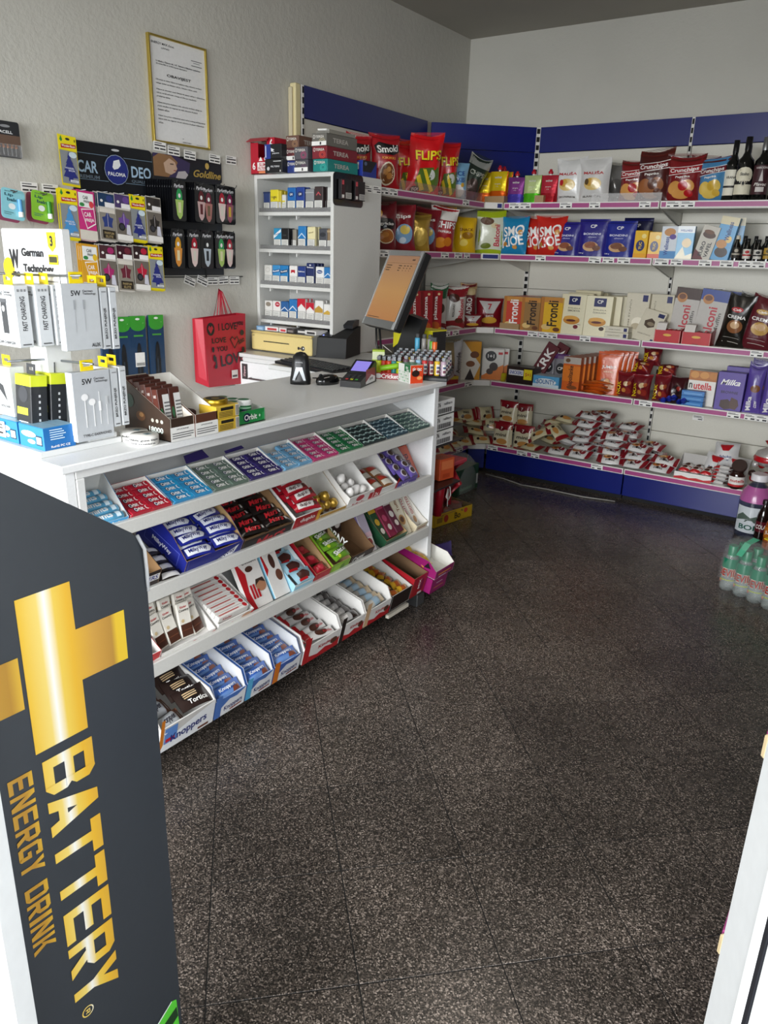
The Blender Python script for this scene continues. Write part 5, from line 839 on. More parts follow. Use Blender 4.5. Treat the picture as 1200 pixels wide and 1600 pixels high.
display(TR(1.455, 0, .152) @ RZ(90) @ RX(12), 2.602, 2.76, .30, .04, .072, '8c1460', 'e2e0d8', [('r', -.35, .4, .35, .55, 'e2a01e'), ('r', -.3, .1, .1, .2, 'e8d8e4')], 'upper magenta display box stacked at the right end of the bottom row', up=0, mid=(.15, .07), SL=[('p', [(-.05, .2), (.0, .9), (.06, .3)], '1a1018'), ('p', [(.28, .9), (.34, 1.6), (.4, 1.0)], '1a1018'), ('r', -.3, .5, -.12, .6, 'e2c8d8')])
for k in range(2): tag(O('snack_pack', bar(.12, .06, .04, 'e6b81e', [('e', 0, .5, .2, .3, 'c88a14')], seed=k + 40).mesh('snack_pack'), mat=TR(1.455, 0, .152) @ RZ(90) @ RX(12) @ TR(2.64 + .012 * k, .12 + .1 * k, .02) @ RZ(80)), 'yellow snack pack lying in the upper magenta box', 'snack', 'yellow snack packs')
# ------------------------------------------------------------------ things on the counter
ZT = .987; BP = M('17181a', 'plastic'); BP2 = M('26282b', 'plastic'); GREY = M('8d8f91', 'metal')
# barcode scanner standing on its nose
sc = tag(E('barcode_scanner', (1.005, 2.255, ZT), R(32)), 'black handheld barcode scanner standing on the counter', 'scanner')
hb_ = B()
ring = [(0.0, .040, .030), (.018, .041, .031), (.05, .036, .027), (.085, .034, .026), (.105, .030, .024), (.118, .018, .016), (.122, .004, .004)]
vs = []; n = 16
for z, rx, ry in ring: vs += [(rx * math.copysign(abs(math.cos(2 * PI * i / n)) ** .7, math.cos(2 * PI * i / n)), ry * math.copysign(abs(math.sin(2 * PI * i / n)) ** .7, math.sin(2 * PI * i / n)) + .012 * (z / .12), z) for i in range(n)]
hb_.add(vs, [(k * n + i, k * n + (i + 1) % n, (k + 1) * n + (i + 1) % n, (k + 1) * n + i) for k in range(len(ring) - 1) for i in range(n)] + [tuple(range(n))], BP, True); hb_.obj('head', sc)
B().tube([(0, .035, .09), (0, .06, .075), (0, .075, .045), (0, .078, .005)], .017, BP, 10).obj('handle', sc)
B().add([(-.026, -.0345, .018), (-.017, -.0345, .018), (0, -.0322, .055), (.017, -.0345, .018), (.026, -.0345, .018), (.012, -.0312, .068), (-.012, -.0312, .068)], [(0, 1, 2, 6), (2, 3, 4, 5), (2, 5, 6)], M('9da1a4', 'metal')).obj('silver_chevron', sc)
B().prints([('t', 'HONEYWELL', 0, .5, .9, .5, 'c9ccd0')], lambda u, v, e: (.03 * u, -.0285 - e, .082 + .008 * v), 3).obj('logo', sc)
B().tube([(1.03, 2.30, ZT + .02), (1.0, 2.40, ZT + .006), (1.03, 2.46, ZT + .004), (1.10, 2.46, ZT + .004)], .0025, BP, 6).obj('scanner_cable', None)
tag(bpy.data.objects['scanner_cable'], 'thin black cable running from the scanner across the counter', 'cable')
ms = tag(E('computer_mouse', (1.085, 2.32, ZT), R(-14)), 'black computer mouse on the counter beside the card terminal', 'mouse')
mb = B(); vs = []; 
for (z, s) in ((0, .92), (.012, 1), (.024, .93), (.033, .72), (.038, .4), (.039, .05)): vs += [(.031 * s * math.cos(2 * PI * i / 18), .055 * s * math.sin(2 * PI * i / 18) + .004, z) for i in range(18)]
mb.add(vs, [(k * 18 + i, k * 18 + (i + 1) % 18, (k + 1) * 18 + (i + 1) % 18, (k + 1) * 18 + i) for k in range(5) for i in range(18)], M('101113', 'gloss'), True).obj('shell', ms)
B().lathe([(.008, -.003), (.009, 0), (.008, .003)], 12, BP2, TR(0, -.03, .034) @ RY(90)).obj('scroll_wheel', ms)
# card terminal
ps = tag(E('card_terminal', (1.198, 2.322, ZT), R(17)), 'black card payment terminal with violet screen on the counter', 'card terminal')
B().prism([(0, 0), (.19, 0), (.19, .075), (.175, .085), (.07, .042), (.0, .024)], 'x', -.042, .042, BP).obj('body', ps)
PM = TR(0, .07, .0425) @ RX(math.degrees(math.atan2(.043, .105)))
O('screen', B().box(-.032, .032, .022, .098, .0, .0015, glow('violet_screen', '7f74c8', .9)).mesh('screen'), ps, mat=PM)
O('screen_bezel', B().box(-.038, .038, .012, .106, -.001, .0008, M('0d0d0f', 'gloss')).mesh('screen_bezel'), ps, mat=PM)
KM = TR(0, 0, .0245) @ RX(math.degrees(math.atan2(.018, .07)))
for k in range(4):
    for c in range(3): O('key', B().box(-.006, .006, -.004, .004, 0, .002, M(('2c2d30', '2c2d30', '2c2d30', 'b8b82c')[k] if k < 3 else ('b03030', 'b8b82c', '3a9a3a')[c], 'rubber'), .001).mesh('key'), ps, mat=KM @ TR(-.02 + .02 * c, .060 - .014 * k, 0))
B().prints([('r', -.5, 0, .5, 1, '8c1a2c'), ('p', [(-.5, 0), (.5, 0), (.5, .35), (.1, .55), (-.5, .15)], 'e8e8ea'), ('t', 'BANK', .1, .28, .4, .18, '3a3a44')], lambda u, v, e: (.0422 + e, .115 + .11 * u, .006 + .056 * v), 1.5).obj('bank_sticker', ps)
# keyboard on the return of the counter
kbm = TR(.535, 2.80, .977) @ RZ(-13.5)
kb = tag(E('keyboard', mat=kbm), 'black computer keyboard behind the scanner', 'keyboard')
B().prism([(-.15, 0), (0, 0), (0, .022), (-.15, .012)], 'x', 0, .44, BP).obj('case', kb)
km = B().prism([(-.0075, 0), (.0075, 0), (.006, .006), (-.006, .006)], 'x', -.0078, .0078, BP2).mesh('key')
for r in range(5):
    for c in range(22): O('key', km, kb, mat=TR(.022 + .0185 * c, -.028 - .0235 * r, .0205 - .0016 * r))
# receipt printer
pr_ = tag(E('receipt_printer', (.50, 3.07, .966), R(18)), 'black receipt printer beside the cash drawer', 'printer')
B().prism([(-.01, 0), (.22, 0), (.22, .145), (.13, .135), (.0, .098)], 'x', -.085, .085, M('0b0c0e', 'rubber')).obj('case', pr_)
B().prism([(.12, .138), (.22, .148), (.222, .178), (.15, .176), (.115, .155)], 'x', -.075, .075, M('1b1c20', 'plastic')).obj('paper_cover', pr_)
O('status_panel', B().box(-.06, -.0, .015, .07, 0, .002, M('2a2c34', 'gloss')).box(-.05, -.044, .02, .026, .002, .003, glow('blue_led', '6c7cff', 3)).mesh('status_panel'), pr_, mat=TR(0, 0, .1) @ RX(16))
# monitor on its arm
MMn = TR(.932, 2.867, 1.164) @ RZ(-29.4) @ RX(-22.7)
mo = tag(E('monitor', mat=MMn), 'tilted silver framed monitor with orange page on its screen', 'monitor')
B().box(-.166, .166, .002, .045, 0, .355, M('121214', 'plastic'), .008).obj('housing', mo)
fb_ = B()
for x0, x1, z0, z1 in ((-.166, -.154, 0, .355), (.154, .166, 0, .355), (-.154, .154, 0, .036), (-.154, .154, .332, .355)): fb_.box(x0, x1, -.006, .004, z0, z1, M('b9bcbe', 'metal'), .002)
fb_.obj('silver_frame', mo)
def _scr(name):
    m = bpy.data.materials.new(name); m.use_nodes = True; nt = m.node_tree; b = nt.nodes['Principled BSDF']
    tc = nt.nodes.new('ShaderNodeTexCoord'); sp = nt.nodes.new('ShaderNodeSeparateXYZ'); nt.links.new(tc.outputs['Object'], sp.inputs[0])
    mr = nt.nodes.new('ShaderNodeMapRange'); mr.inputs['From Min'].default_value = .03; mr.inputs['From Max'].default_value = .34; nt.links.new(sp.outputs['Z'], mr.inputs['Value'])
    cr = nt.nodes.new('ShaderNodeValToRGB'); cr.color_ramp.elements[0].color = (*lin('b07238'), 1); cr.color_ramp.elements[1].color = (*lin('8f6548'), 1); e = cr.color_ramp.elements.new(.45); e.color = (*lin('b58345'), 1)
    nt.links.new(mr.outputs[0], cr.inputs[0]); nt.links.new(cr.outputs[0], b.inputs['Emission Color']); b.inputs['Emission Strength'].default_value = .55; b.inputs['Base Color'].default_value = (.05, .04, .03, 1); b.inputs['Roughness'].default_value = .3
    return m
sb = B().box(-.154, .154, -.001, .003, .036, .332, _scr('orange_screen'))
ink = M('4a3626', 'paper')
for r in range(3):
    for (a, c_) in ((-.14, -.09), (-.02, .01), (.03, .045), (.06, .075), (.09, .105)): sb.box(a, c_ - .006 * r, -.0016, -.001, .285 - .011 * r, .289 - .011 * r, ink)
sb.box(.09, .115, -.0016, -.001, .312, .318, ink).box(-.15, .15, -.0016, -.001, .298, .2987, ink).box(-.14, -.02, -.0016, -.001, .042, .045, ink)
sb.obj('screen', mo)
stn = tag(E('monitor_stand', (0, 0, 0)), 'black monitor stand with angled arm on the counter', 'monitor stand')
B().prism([(.93, .99), (1.20, .99), (1.20, 1.01), (1.05, 1.03), (1.10, 1.20), (1.02, 1.22), (.95, 1.03)], 'y', 2.98, 3.03, BP).obj('arm', stn)
B().box(.90, 1.22, 2.90, 3.08, .987, 1.0, BP, .004).obj('base', stn)
# yellow and black box behind the monitor
yb = tag(E('yellow_black_box', (.985, 3.10, .987), R(-6)), 'yellow and black cardboard box behind the monitor', 'box')
B().box(-.13, .105, 0, .11, 0, .155, M('17171a', 'card'), .002).obj('box_body', yb)
B().prism([(-.13, .06), (.0, .155), (-.13, .157)], 'y', -.002, .0, M('d8cf1e', 'card')).prism([(-.03, .157), (.107, .157), (.107, .10), (.06, .09)], 'y', -.002, .0, M('d8cf1e', 'card')).box(-.131, .107, -.001, .111, .152, .157, M('d8cf1e', 'card')).obj('yellow_print', yb)
# white paper roll, green carton
tag(B().lathe([(.006, 0), (.028, 0), (.028, .055), (.006, .055)], 18, M('efeeea', 'paper')).obj('till_roll', None, loc=(1.045, 2.78, ZT)), 'white till paper roll standing behind the lighters', 'paper roll')
tag(O('pill_carton', carton(.055, .04, .085, 'a9c43a', [('r', -.5, .5, .5, .9, 'dfe8c0'), ('r', -.3, .2, .3, .3, '5a7a1c')], side='d8dcd4').mesh('pill_carton'), mat=TR(.99, 2.80, ZT) @ RZ(35)), 'small green and white carton behind the till roll', 'box')
tag(B().tube([(.98, 2.90, 1.02), (.97, 2.86, 1.06), (.985, 2.84, 1.09), (1.02, 2.86, 1.06)], .002, M('d8d6d0', 'rubber'), 6).tube([(.90, 2.93, 1.15), (.92, 2.92, 1.05), (.98, 2.92, 1.0)], .005, BP, 6).tube([(.86, 2.96, 1.15), (.87, 2.95, 1.08), (.90, 2.95, 1.0)], .005, BP, 6).obj('cable_bundle', None), 'black and white cables hanging below the monitor', 'cable')
# lighters, tic tacs
def lighter(x, y, z, c, label, grp, h=.08, rz=0, dots=False):
    t = tag(E('lighter', (x, y, z), R(rz)), label, 'lighter', grp)
    _lm = _pm.setdefault(('lt', c, h, dots), (lambda: B().lathe([(.0105, 0), (.0115, .004), (.0115, h * .76), (.0105, h * .78)], 10, M(c, 'plastic')).prints([('r', -.4, .1, .4, .8, 'e6e2dc'), ('r', -.3, .2, .3, .4, '7a4a5a'), ('r', -.3, .5, .3, .65, '4a5a7a')] if dots else [], lambda u, v, e: ((.0115 + e) * math.cos(-R(50) + u * 2), (.0115 + e) * math.sin(-R(50) + u * 2), h * .76 * v), 1, 'plastic', .0004, .0002, True).mesh('fuel_body'))())
    O('fuel_body', _lm, t)
    hm = _pm.setdefault(('lth', h), B().box(-.006, .009, -.005, .005, h * .78, h, M('5e6062', 'metal'), .001).lathe([(.005, -.004), (.005, .004)], 8, M('4a4a4c', 'metal'), TR(-.003, 0, h * .9) @ RX(90)).mesh('metal_hood'))
    O('metal_hood', hm, t)
tr_ = tag(E('lighter_stand', (1.255, 2.735, ZT), R(20)), 'black tiered plastic stand holding rows of patterned lighters', 'lighter stand')
B().box(-.12, .13, -.075, .085, 0, .016, BP, .003).obj('base', tr_)
for k in range(4): B().box(-.12, .13, -.072 + .04 * k, -.038 + .04 * k, .016, .020 + .005 * k, BP, .002).obj('tier', tr_)
MT = TR(1.255, 2.735, ZT) @ RZ(20)
pal = ['c8b8c4', 'd9b52c', '8fbcd8', '3a2a30', 'b8a0b0', 'c83a3a', '6a4a5a', 'b0a090', '8a2a34', 'c8c4c0']
for r in range(4):
    for c in range(9):
        p = MT @ Vector((-.105 + .0265 * c, -.055 + .04 * r, .021 + .005 * r)); lighter(p.x, p.y, p.z, pal[(c * 3 + r * 5) % 10], 'patterned lighter in the tiered black stand', 'patterned lighters in the stand', .075, 20, True)
for k, (x, y, z, c, t) in enumerate(((1.11, 2.93, 1.06, '4aa3c8', 'light blue lighter standing tall at the back'), (1.145, 2.93, 1.06, '8a8682', 'grey lighter standing tall at the back, left'), (1.175, 2.93, 1.06, '8a8682', 'grey lighter standing tall at the back, right'), (1.205, 2.90, 1.055, '5aa02c', 'green lighter standing at the back right'), (1.228, 2.885, 1.055, 'e0641c', 'orange lighter standing at the back right'))): lighter(x, y, z, c, t, 'tall lighters at the back', .085)
tag(B().box(1.085, 1.25, 2.865, 2.96, ZT, 1.055, BP, .003).obj('lighter_box', None), 'black box carrying the tall lighters at the back of the counter end', 'box')
cr_ = tag(E('lighter_tray', (1.183, 2.588, ZT), R(24)), 'low red lighter tray with white lettering on the counter', 'lighter tray')
tray(.115, .09, .026, .035, 'a81828', 'b83040', [('t', 'Cricket', .12, .5, .62, .7, WHT), ('e', -.3, .5, .12, .4, 'e2e0de')]).obj('tray_body', cr_)
MC_ = TR(1.183, 2.588, ZT) @ RZ(24)
for r in range(2):
    for c in range(5):
        p = MC_ @ Vector((-.043 + .0215 * c, .045 + .028 * r, .004)); lighter(p.x, p.y, p.z, ['c8d81e', 'c8341c', 'd0441e', '2f8a8c', 'd0d81e'][c], 'bright lighter standing in the red tray', 'bright lighters in the red tray', .085, 24)
lg = tag(E('lighter', mat=MC_ @ TR(-.03, .012, .042) @ RZ(8) @ RY(80)), 'lime green lighter lying across the red tray', 'lighter')
B().lathe([(.0105, 0), (.0115, .004), (.0115, .075), (.0105, .077)], 10, M('8cc81e', 'plastic')).obj('fuel_body', lg); B().box(-.006, .008, -.005, .005, .077, .09, M('d8d8d4', 'metal'), .001).obj('metal_hood', lg)
# lip balm testers / small bottles behind the tray
for k in range(8):
    p = Vector((1.14 + .026 * (k % 4), 2.79 + .035 * (k // 4), ZT)); t = tag(E('small_bottle', p), 'small clear and red bottle with silver top behind the lighters', 'bottle', 'small red bottles')
    B().lathe([(.009, 0), (.009, .05), (.004, .055)], 8, M(('a01824', 'c8c4c0', 'a01824', '8a8a5a')[k % 4], 'gloss')).obj('glass', t); B().lathe([(.005, .052), (.005, .075), (.003, .08)], 8, M('c3c4c6', 'metal')).obj('nozzle', t)
tt = tag(E('mint_box_block', (1.2785, 2.5755, ZT), R(-24.4)), 'block of small mint boxes in white, green and orange wrap', 'mints')
b = carton(.088, .062, .074, 'e6e4de', [('r', -.5, 0, -.0, 1, 'e9e8e4'), ('r', .0, .62, .5, 1, '1f6b3c'), ('t', 'tic', .22, .84, .2, .14, WHT), ('t', 'tac', .3, .70, .2, .12, WHT)] + [('e', -.38 + .16 * a, .12 + .15 * c, .05, .045, ('8fc29a', 'dfe8df', 'c9d8c4')[(a + c) % 3]) for a in range(6) for c in range(4)], top='3f8a54', side='d8441c')
b.prints([('t', 'tic tac', 0, .78, .7, .2, WHT), ('e', -.1, .55, .3, .18, '2a1a14'), ('e', .2, .3, .2, .1, 'f0a060')], lambda u, v, e: (.0445 + e + .0006, .031 + .062 * u, .074 * v), 1); b.obj('box_block', tt)
# green chewing gum tray with tubs
gt = tag(E('gum_tub_tray', (1.372, 1.607, ZT), R(90)), 'green open tray of chewing gum tubs on the counter edge', 'gum tray')
tray(.125, .115, .040, .050, '1f8a44', 'd8dcd4', [('e', -.12, .5, .12, .34, '10163e'), ('t', 'Orbit', .0, .5, .42, .42, WHT), ('p', [(.27, .5), (.3, .62), (.33, .5), (.3, .38)], 'd8f0dc'), ('r', .38, .2, .46, .7, '2fa45a')]).obj('tray_body', gt)
tub = B().lathe([(.021, 0), (.023, .003), (.023, .045), (.0235, .047)], 18, M('1c7a40', 'plastic')).prints([('e', .1, .5, .2, .3, '10163e'), ('t', 'Orbit', .12, .5, .4, .3, WHT), ('r', -.5, .8, .5, .9, '9ad0a8')], lambda u, v, e: ((.0235 + e) * math.cos(-R(52) + u * 2.4), (.0235 + e) * math.sin(-R(52) + u * 2.4), .046 * v), 1, 'plastic', .0005, .0003, True).mesh('tub_body')
lid = B().lathe([(.0245, .046), (.0245, .058), (.022, .061), (.0, .061)], 18, M('e4e6e2', 'plastic'), None, True, False).lathe([(.017, .0612), (.0, .0614)], 18, M('1f6b44', 'paper'), None, True, False).mesh('tub_lid')
for k in range(6):
    t = tag(E('gum_tub', (1.344 - .046 * (k // 2), 1.565 + .048 * (k % 2) - .006, ZT + .004 + (.0 if k > 1 else .004))), 'green chewing gum tub with white lid, in the green tray' if k < 4 else 'green chewing gum tub behind the green tray', 'chewing gum', 'green gum tubs in tray' if k < 4 else 'green gum tubs behind the tray'); O('tub_body', tub, t); O('lid', lid, t)
# yellow snus boxes (two stacked) and brown tin
for k in range(2):
    tag(O('yellow_box', carton(.088, .07, .036, 'd8b43a', [('r', .34, .05, .5, .95, 'e9e6dc'), ('r', -.3, .62, .25, .86, '1c1a16')] + [('r', .36 + .02 * q, .1, .37 + .02 * q, .9, '2a2826') for q in range(6)] + [('r', -.4, .12 + .12 * q, .2, .18 + .12 * q, '6a5a2a') for q in range(4)], top='c9a83a').mesh('yellow_box'), mat=TR(1.388, 1.50, ZT + .0365 * k) @ RZ(90)), ['lower', 'upper'][k] + ' small yellow box with barcode on the counter edge', 'box')
tn = tag(E('round_tin', (1.345, 1.495, ZT + .0735)), 'yellow and black round tin lid on the yellow boxes', 'tin')
B().lathe([(.034, 0), (.035, .003), (.035, .012), (.033, .014), (.0, .014)], 22, M('b8982e', 'metal'), None, True, False).obj('tin_body', tn); B().lathe([(.028, .0142), (.012, .0144)], 22, M('1a1814', 'paper'), None, True, False).obj('black_ring', tn)
tag(B().lathe([(.034, 0), (.036, .004), (.036, .05), (.03, .054), (0, .054)], 20, M('4a2a28', 'plastic'), None, True, False).obj('brown_tub', None, loc=(1.28, 1.485, ZT)), 'dark brown round tub behind the yellow boxes', 'tub')
# vape display boxes
VL = [('r', -.5, .0, .5, .62, 'efeeea'), ('t', 'UPOZORENJE', .0, .50, .5, .07, '2a2a2a')] + [('r', -.44, .12 + .1 * q, .44 - .1 * (q == 0), .16 + .1 * q, '6a6a68') for q in range(3)]
v1 = tag(E('vape_display_box', (1.385, 1.337, ZT), R(90)), 'tall sloping display box of brown vape packs with leaf print', 'display box')
tray(.083, .19, .062, .155, '3a2a20', 'd6cdbf', VL, SL=[('t', '18000', .2, .42, .3, .24, 'd8e2da'), ('e', -.12, .9, .10, .22, '6a452a'), ('e', -.10, .96, .05, .10, 'a87a4a'), ('e', -.34, 1.5, .09, .3, '23463a'), ('e', .14, .82, .03, .085, 'b9b4a8'), ('e', .24, .82, .03, .085, 'b9b4a8'), ('e', .34, .82, .03, .085, 'b9b4a8')], mid=(.12, .072)).obj('box_body', v1)
v2 = tag(E('vape_display_box', (1.388, 1.42, ZT), R(90)), 'empty sloping display box with brown band and white inside', 'display box')
tray(.083, .19, .062, .15, '5a3424', 'efece6', VL, mid=(.12, .072)).obj('box_body', v2)
vp = carton(.036, .022, .132, '4a241c', [('r', -.1, .08, .5, .88, 'd9d8d6'), ('e', -.3, .5, .12, .12, '2f6a44')] + [('r', -.05, .14 + .07 * q, .45, .17 + .07 * q, '6a6a6a') for q in range(9)], side='5a2a20', SL=[('e', 0, .45, .34, .14, '1f5a3c'), ('r', -.3, .1, .3, .3, '6a3a28'), ('t', 'VAPE', 0, .85, .5, .06, 'd8cfc8')], top='5a2c20').mesh('vape_pack')
for r in range(6):
    for c in range(2): tag(O('vape_pack', vp, mat=TR(1.352 - .0245 * r, 1.318 + .038 * c, ZT + .004 + .004 * r) @ RZ(90) @ RX(-8)), 'brown vape pack with white label in the sloping display box', 'vape', 'brown vape packs')
# flat round tins of bubble-gum tape
tp = B().lathe([(.036, 0), (.0375, .003), (.0375, .022), (.036, .025), (0, .025)], 24, M('e4e2dc', 'plastic'), None, True, False)
tp.prints([('t', 'bubble gum tape', 0, .62, .9, .26, '3a3a3c'), ('t', 'od metra', .0, .28, .7, .18, '55555a')], lambda u, v, e: ((.0377 + e) * math.cos(-R(45) + u * 2.6), (.0377 + e) * math.sin(-R(45) + u * 2.6), .025 * v), 1, 'paper', .0004, .0002, True)
tp.prints([('r', -.1, -.1, .5, .5, '8fa8b0'), ('t', 'TAPE', .2, .2, .5, .3, '2a3a40')], lambda u, v, e: (.03 * u, .03 * v, .0252 + e), 1)
tpm = tp.mesh('round_tin')
tag(O('round_tin', tpm, mat=TR(1.34, 1.245, ZT)), 'white round tape tin at the counter edge, front one', 'tin'); tag(O('round_tin', tpm, mat=TR(1.285, 1.255, ZT) @ RZ(25)), 'white round tape tin half behind the front one', 'tin')
# ------------------------------------------------------------------ accessory stand
WH = M('d9dad9', 'plastic'); HK = M('9a9ea2', 'metal'); YT = M('f0d414', 'plastic')
st = tag(E('accessory_stand', (0, 0, 0)), 'white counter display stand for phone accessories with header sign', 'display stand')
B().box(1.03, 1.287, .982, 1.215, ZT, ZT + .016, WH, .002).obj('base', st)
B().box(1.13, 1.20, 1.08, 1.15, ZT + .016, 1.36, WH, .002).obj('column', st)
B().box(.985, 1.245, 1.125, 1.15, 1.355, 1.512, WH, .003).obj('header_board', st)
B().box(1.24, 1.283, 1.12, 1.205, ZT + .016, ZT + .03, WH, .002).obj('base_step', st)
hp = B().prints([('p', [(-.12, .7), (.0, .92), (.2, .96), (.28, .75), (.1, .55)], 'dfe4e8'), ('e', -.44, .38, .1, .17, 'f0d414'), ('t', 'W', -.32, .53, .17, .3, '1c1c20', 0, 0, .06), ('t', 'PRO', -.31, .29, .13, .09, '1c1c20', 0, 0, .05), ('t', 'German', .01, .64, .38, .13, '1c1c20', 0, 0, .04), ('t', 'Technology', .09, .38, .52, .16, '1c1c20', 0, 0, .04), ('p', [(.29, .95), (.43, .95), (.42, .74), (.36, .66), (.30, .74)], 'f0d414'), ('t', '3', .36, .82, .05, .16, '1c1c20', 0, 0, .05), ('r', .29, .47, .44, .62, 'f0d414'), ('r', .30, .50, .43, .59, '3a3a20'), ('r', .17, .06, .44, .36, 'f6f6f4'), ('r', .19, .30, .38, .33, '8a8a88'), ('r', .19, .2, .42, .22, '8a8a88')], lambda u, v, e: (1.115 + .25 * u, 1.125 - e, 1.358 + .154 * v), 1.6, 'paper'); hp.obj('header_print', st)
for (p, q) in (((1.17, 1.11, 1.405), (1.17, .98, 1.41)), ((1.19, 1.11, 1.205), (1.19, .985, 1.21)), ((1.20, 1.11, 1.405), (1.33, 1.11, 1.41)), ((1.20, 1.12, 1.20), (1.33, 1.12, 1.205))): B().tube([p, q], .003, HK, 6).obj('hook', st)
def hang(w, d, h, col, L, SL, mat, label, tab='f0d414', grp=None, TL=(), extra_top=None):
    t = tag(E('accessory_pack', mat=mat), label, 'accessory', grp)
    carton(w, d, h, col, L, SL=SL).obj('box', t)
    if extra_top: B().box(-w / 2 - .0004, w / 2 + .0004, -.0004, d + .0004, h * .78, h + .0004, M(extra_top, 'card'), .0015).obj('yellow_band', t)
    b = B(); c = M(tab, 'plastic')
    for x0, x1, z0, z1 in ((-.018, -.010, 0, .026), (.010, .018, 0, .026), (-.010, .010, 0, .010), (-.010, .010, .018, .026)): b.box(x0, x1, d * .5, d * .5 + .0015, h + z0, h + z1, c)
    b.obj('hang_tab', t); return t
pkS = [('t', 'FAST CHARGING', 0, .55, .34, .55, '3a3a3c', 90), ('r', -.3, .9, -.15, .94, '8a8c8e'), ('r', -.05, .9, .08, .94, '8a8c8e'), ('r', .18, .9, .3, .94, '8a8c8e'), ('r', -.3, .04, .3, .06, '5a5a5c')]
lgo = [('t', '5W', -.12, .86, .26, .08, '2a2a2c'), ('t', 'German', .2, .89, .28, .035, '4a4a4c'), ('t', 'Technology', .24, .845, .36, .04, '4a4a4c')]
for k, (y, t) in enumerate(((1.0, 'first'), (1.05, 'second'), (1.092, 'third'))): hang(.10, .036 if k < 2 else .022, .142, 'd2d5d7', lgo + [('r', -.1, .22, .12, .72, '3c3e42'), ('r', -.12, .72, .14, .78, '5a5c60'), ('e', .0, .62, .06, .05, 'd8d8d8'), ('t', 'CAR CHARGER', .0, .07, .7, .045, '3a3a3c')], pkS, TR(1.178 + .004 * k, y, 1.243), 'white car charger pack hanging %s on the left upper hook' % t)
auxL = lgo + [('r', -.2, .28, -.185, .70, 'b9bcc0'), ('r', .05, .28, .065, .70, 'b9bcc0'), ('r', -.215, .62, -.17, .76, 'a2a6aa'), ('r', .035, .62, .08, .76, 'a2a6aa'), ('t', 'AUX', .3, .07, .24, .06, '1c1c1e')]
hang(.100, .022, .155, 'c3c7ca', auxL, [('r', -.1, .1, .1, .9, 'c8ccd0')], TR(1.302, 1.122, 1.236) @ RZ(90), 'silver grey audio cable pack hanging on the right upper hook')
epL = lgo + [('e', -.22, .64, .09, .05, 'eeeeee'), ('e', -.04, .56, .09, .05, 'eeeeee'), ('r', -.24, .2, -.215, .62, 'f2f2f2'), ('r', -.03, .2, -.005, .54, 'f2f2f2'), ('r', .14, .22, .16, .7, 'f2f2f2'), ('r', .12, .42, .18, .56, 'f6f6f6'), ('r', .32, .2, .335, .5, 'f2f2f2'), ('r', .29, .5, .37, .62, 'c3c6c8'), ('t', 'TYPE-C EARPHONES', .02, .085, .76, .04, '4a4a4c')]
hang(.108, .026, .172, 'b9bdc1', epL, [('r', -.1, .1, .1, .9, 'dde0e2')], TR(1.302, 1.13, 1.012) @ RZ(90), 'silver grey earphones pack hanging on the right lower hook')
spn = [('t', 'BRZO PUNJENJE', 0, .42, .4, .5, '1c1c1e', 90), ('r', -.3, .92, .3, .94, '8a8c8e'), ('r', -.3, .04, .3, .06, '5a5a5c')]
for y, z, hh, t in ((1.188, 1.233, .148, 'upper row, nearer the audio cable'), (1.214, 1.231, .150, 'upper row, furthest right'), (1.198, 1.034, .150, 'lower row, nearer the earphones'), (1.224, 1.034, .152, 'lower row, furthest right')): hang(.085, .021, hh, 'c9cdd0', [], spn, TR(1.257, y - .0105, z), 'white charging cable pack seen edge-on, ' + t)
dk = [('e', 0, .62, .3, .16, '3a3c42'), ('r', -.4, .22, .3, .36, 'd8d83a'), ('r', -.3, .05, .3, .09, 'c9cacc')]
for y, t in ((1.01, 'front one'), (1.063, 'rear one')): hang(.066, .044, .125, '25272b', dk, [('r', -.06, .1 + .12 * q, .06, .15 + .12 * q, 'c9cacc') for q in range(5)], TR(1.185, y, 1.05) @ RX(-5), 'black and yellow accessory box hanging on the stand, ' + t, '3a3c40', None, (), 'd6e02a')
hang(.085, .04, .125, 'd6d8d8', [('p', [(-.2, .7), (.1, .62), (.2, .4), (.25, .3), (.1, .4), (-.15, .55)], '3a3c40'), ('t', 'HOLDER', .1, .2, .5, .05, '4a4a4c')], [], TR(1.085, 1.02, 1.06), 'white phone holder box hanging left of the black and yellow boxes')
bl = [('e', -.1, .62, .3, .14, 'e6f0f6'), ('e', .0, .3, .16, .1, 'e6f0f6'), ('r', .2, .2, .44, .62, '1c2a3c'), ('r', .22, .25, .42, .57, 'bfe0ee')]
bs = [('r', -.3, .85 - .1 * q, .1 + .05 * (q % 3), .89 - .1 * q, 'cfe4f2') for q in range(5)] + [('t', 'RoHS PC CE', .0, .15, .6, .1, WHT)]
for x, t in ((1.234, 'right one at the corner of the stand'), (1.122, 'left one on the stand base')): tag(O('accessory_box', carton(.104, .085, .056, '2a86c0', bl, SL=bs, side='1f6cb0', top='8fb4cc').mesh('accessory_box'), mat=TR(x, .996, ZT + .016)), 'small blue gadget box, ' + t, 'box')
tag(O('price_card', B().box(0, .05, 0, .001, 0, .04, LABEL).box(.006, .04, -.0006, 0, .03, .033, INK).box(.006, .04, -.0006, 0, .022, .025, INK).box(.02, .04, -.0006, 0, .008, .013, INK).mesh('price_card'), mat=TR(1.075, .992, ZT + .026)), 'white price card in front of the left blue gadget box', 'label')
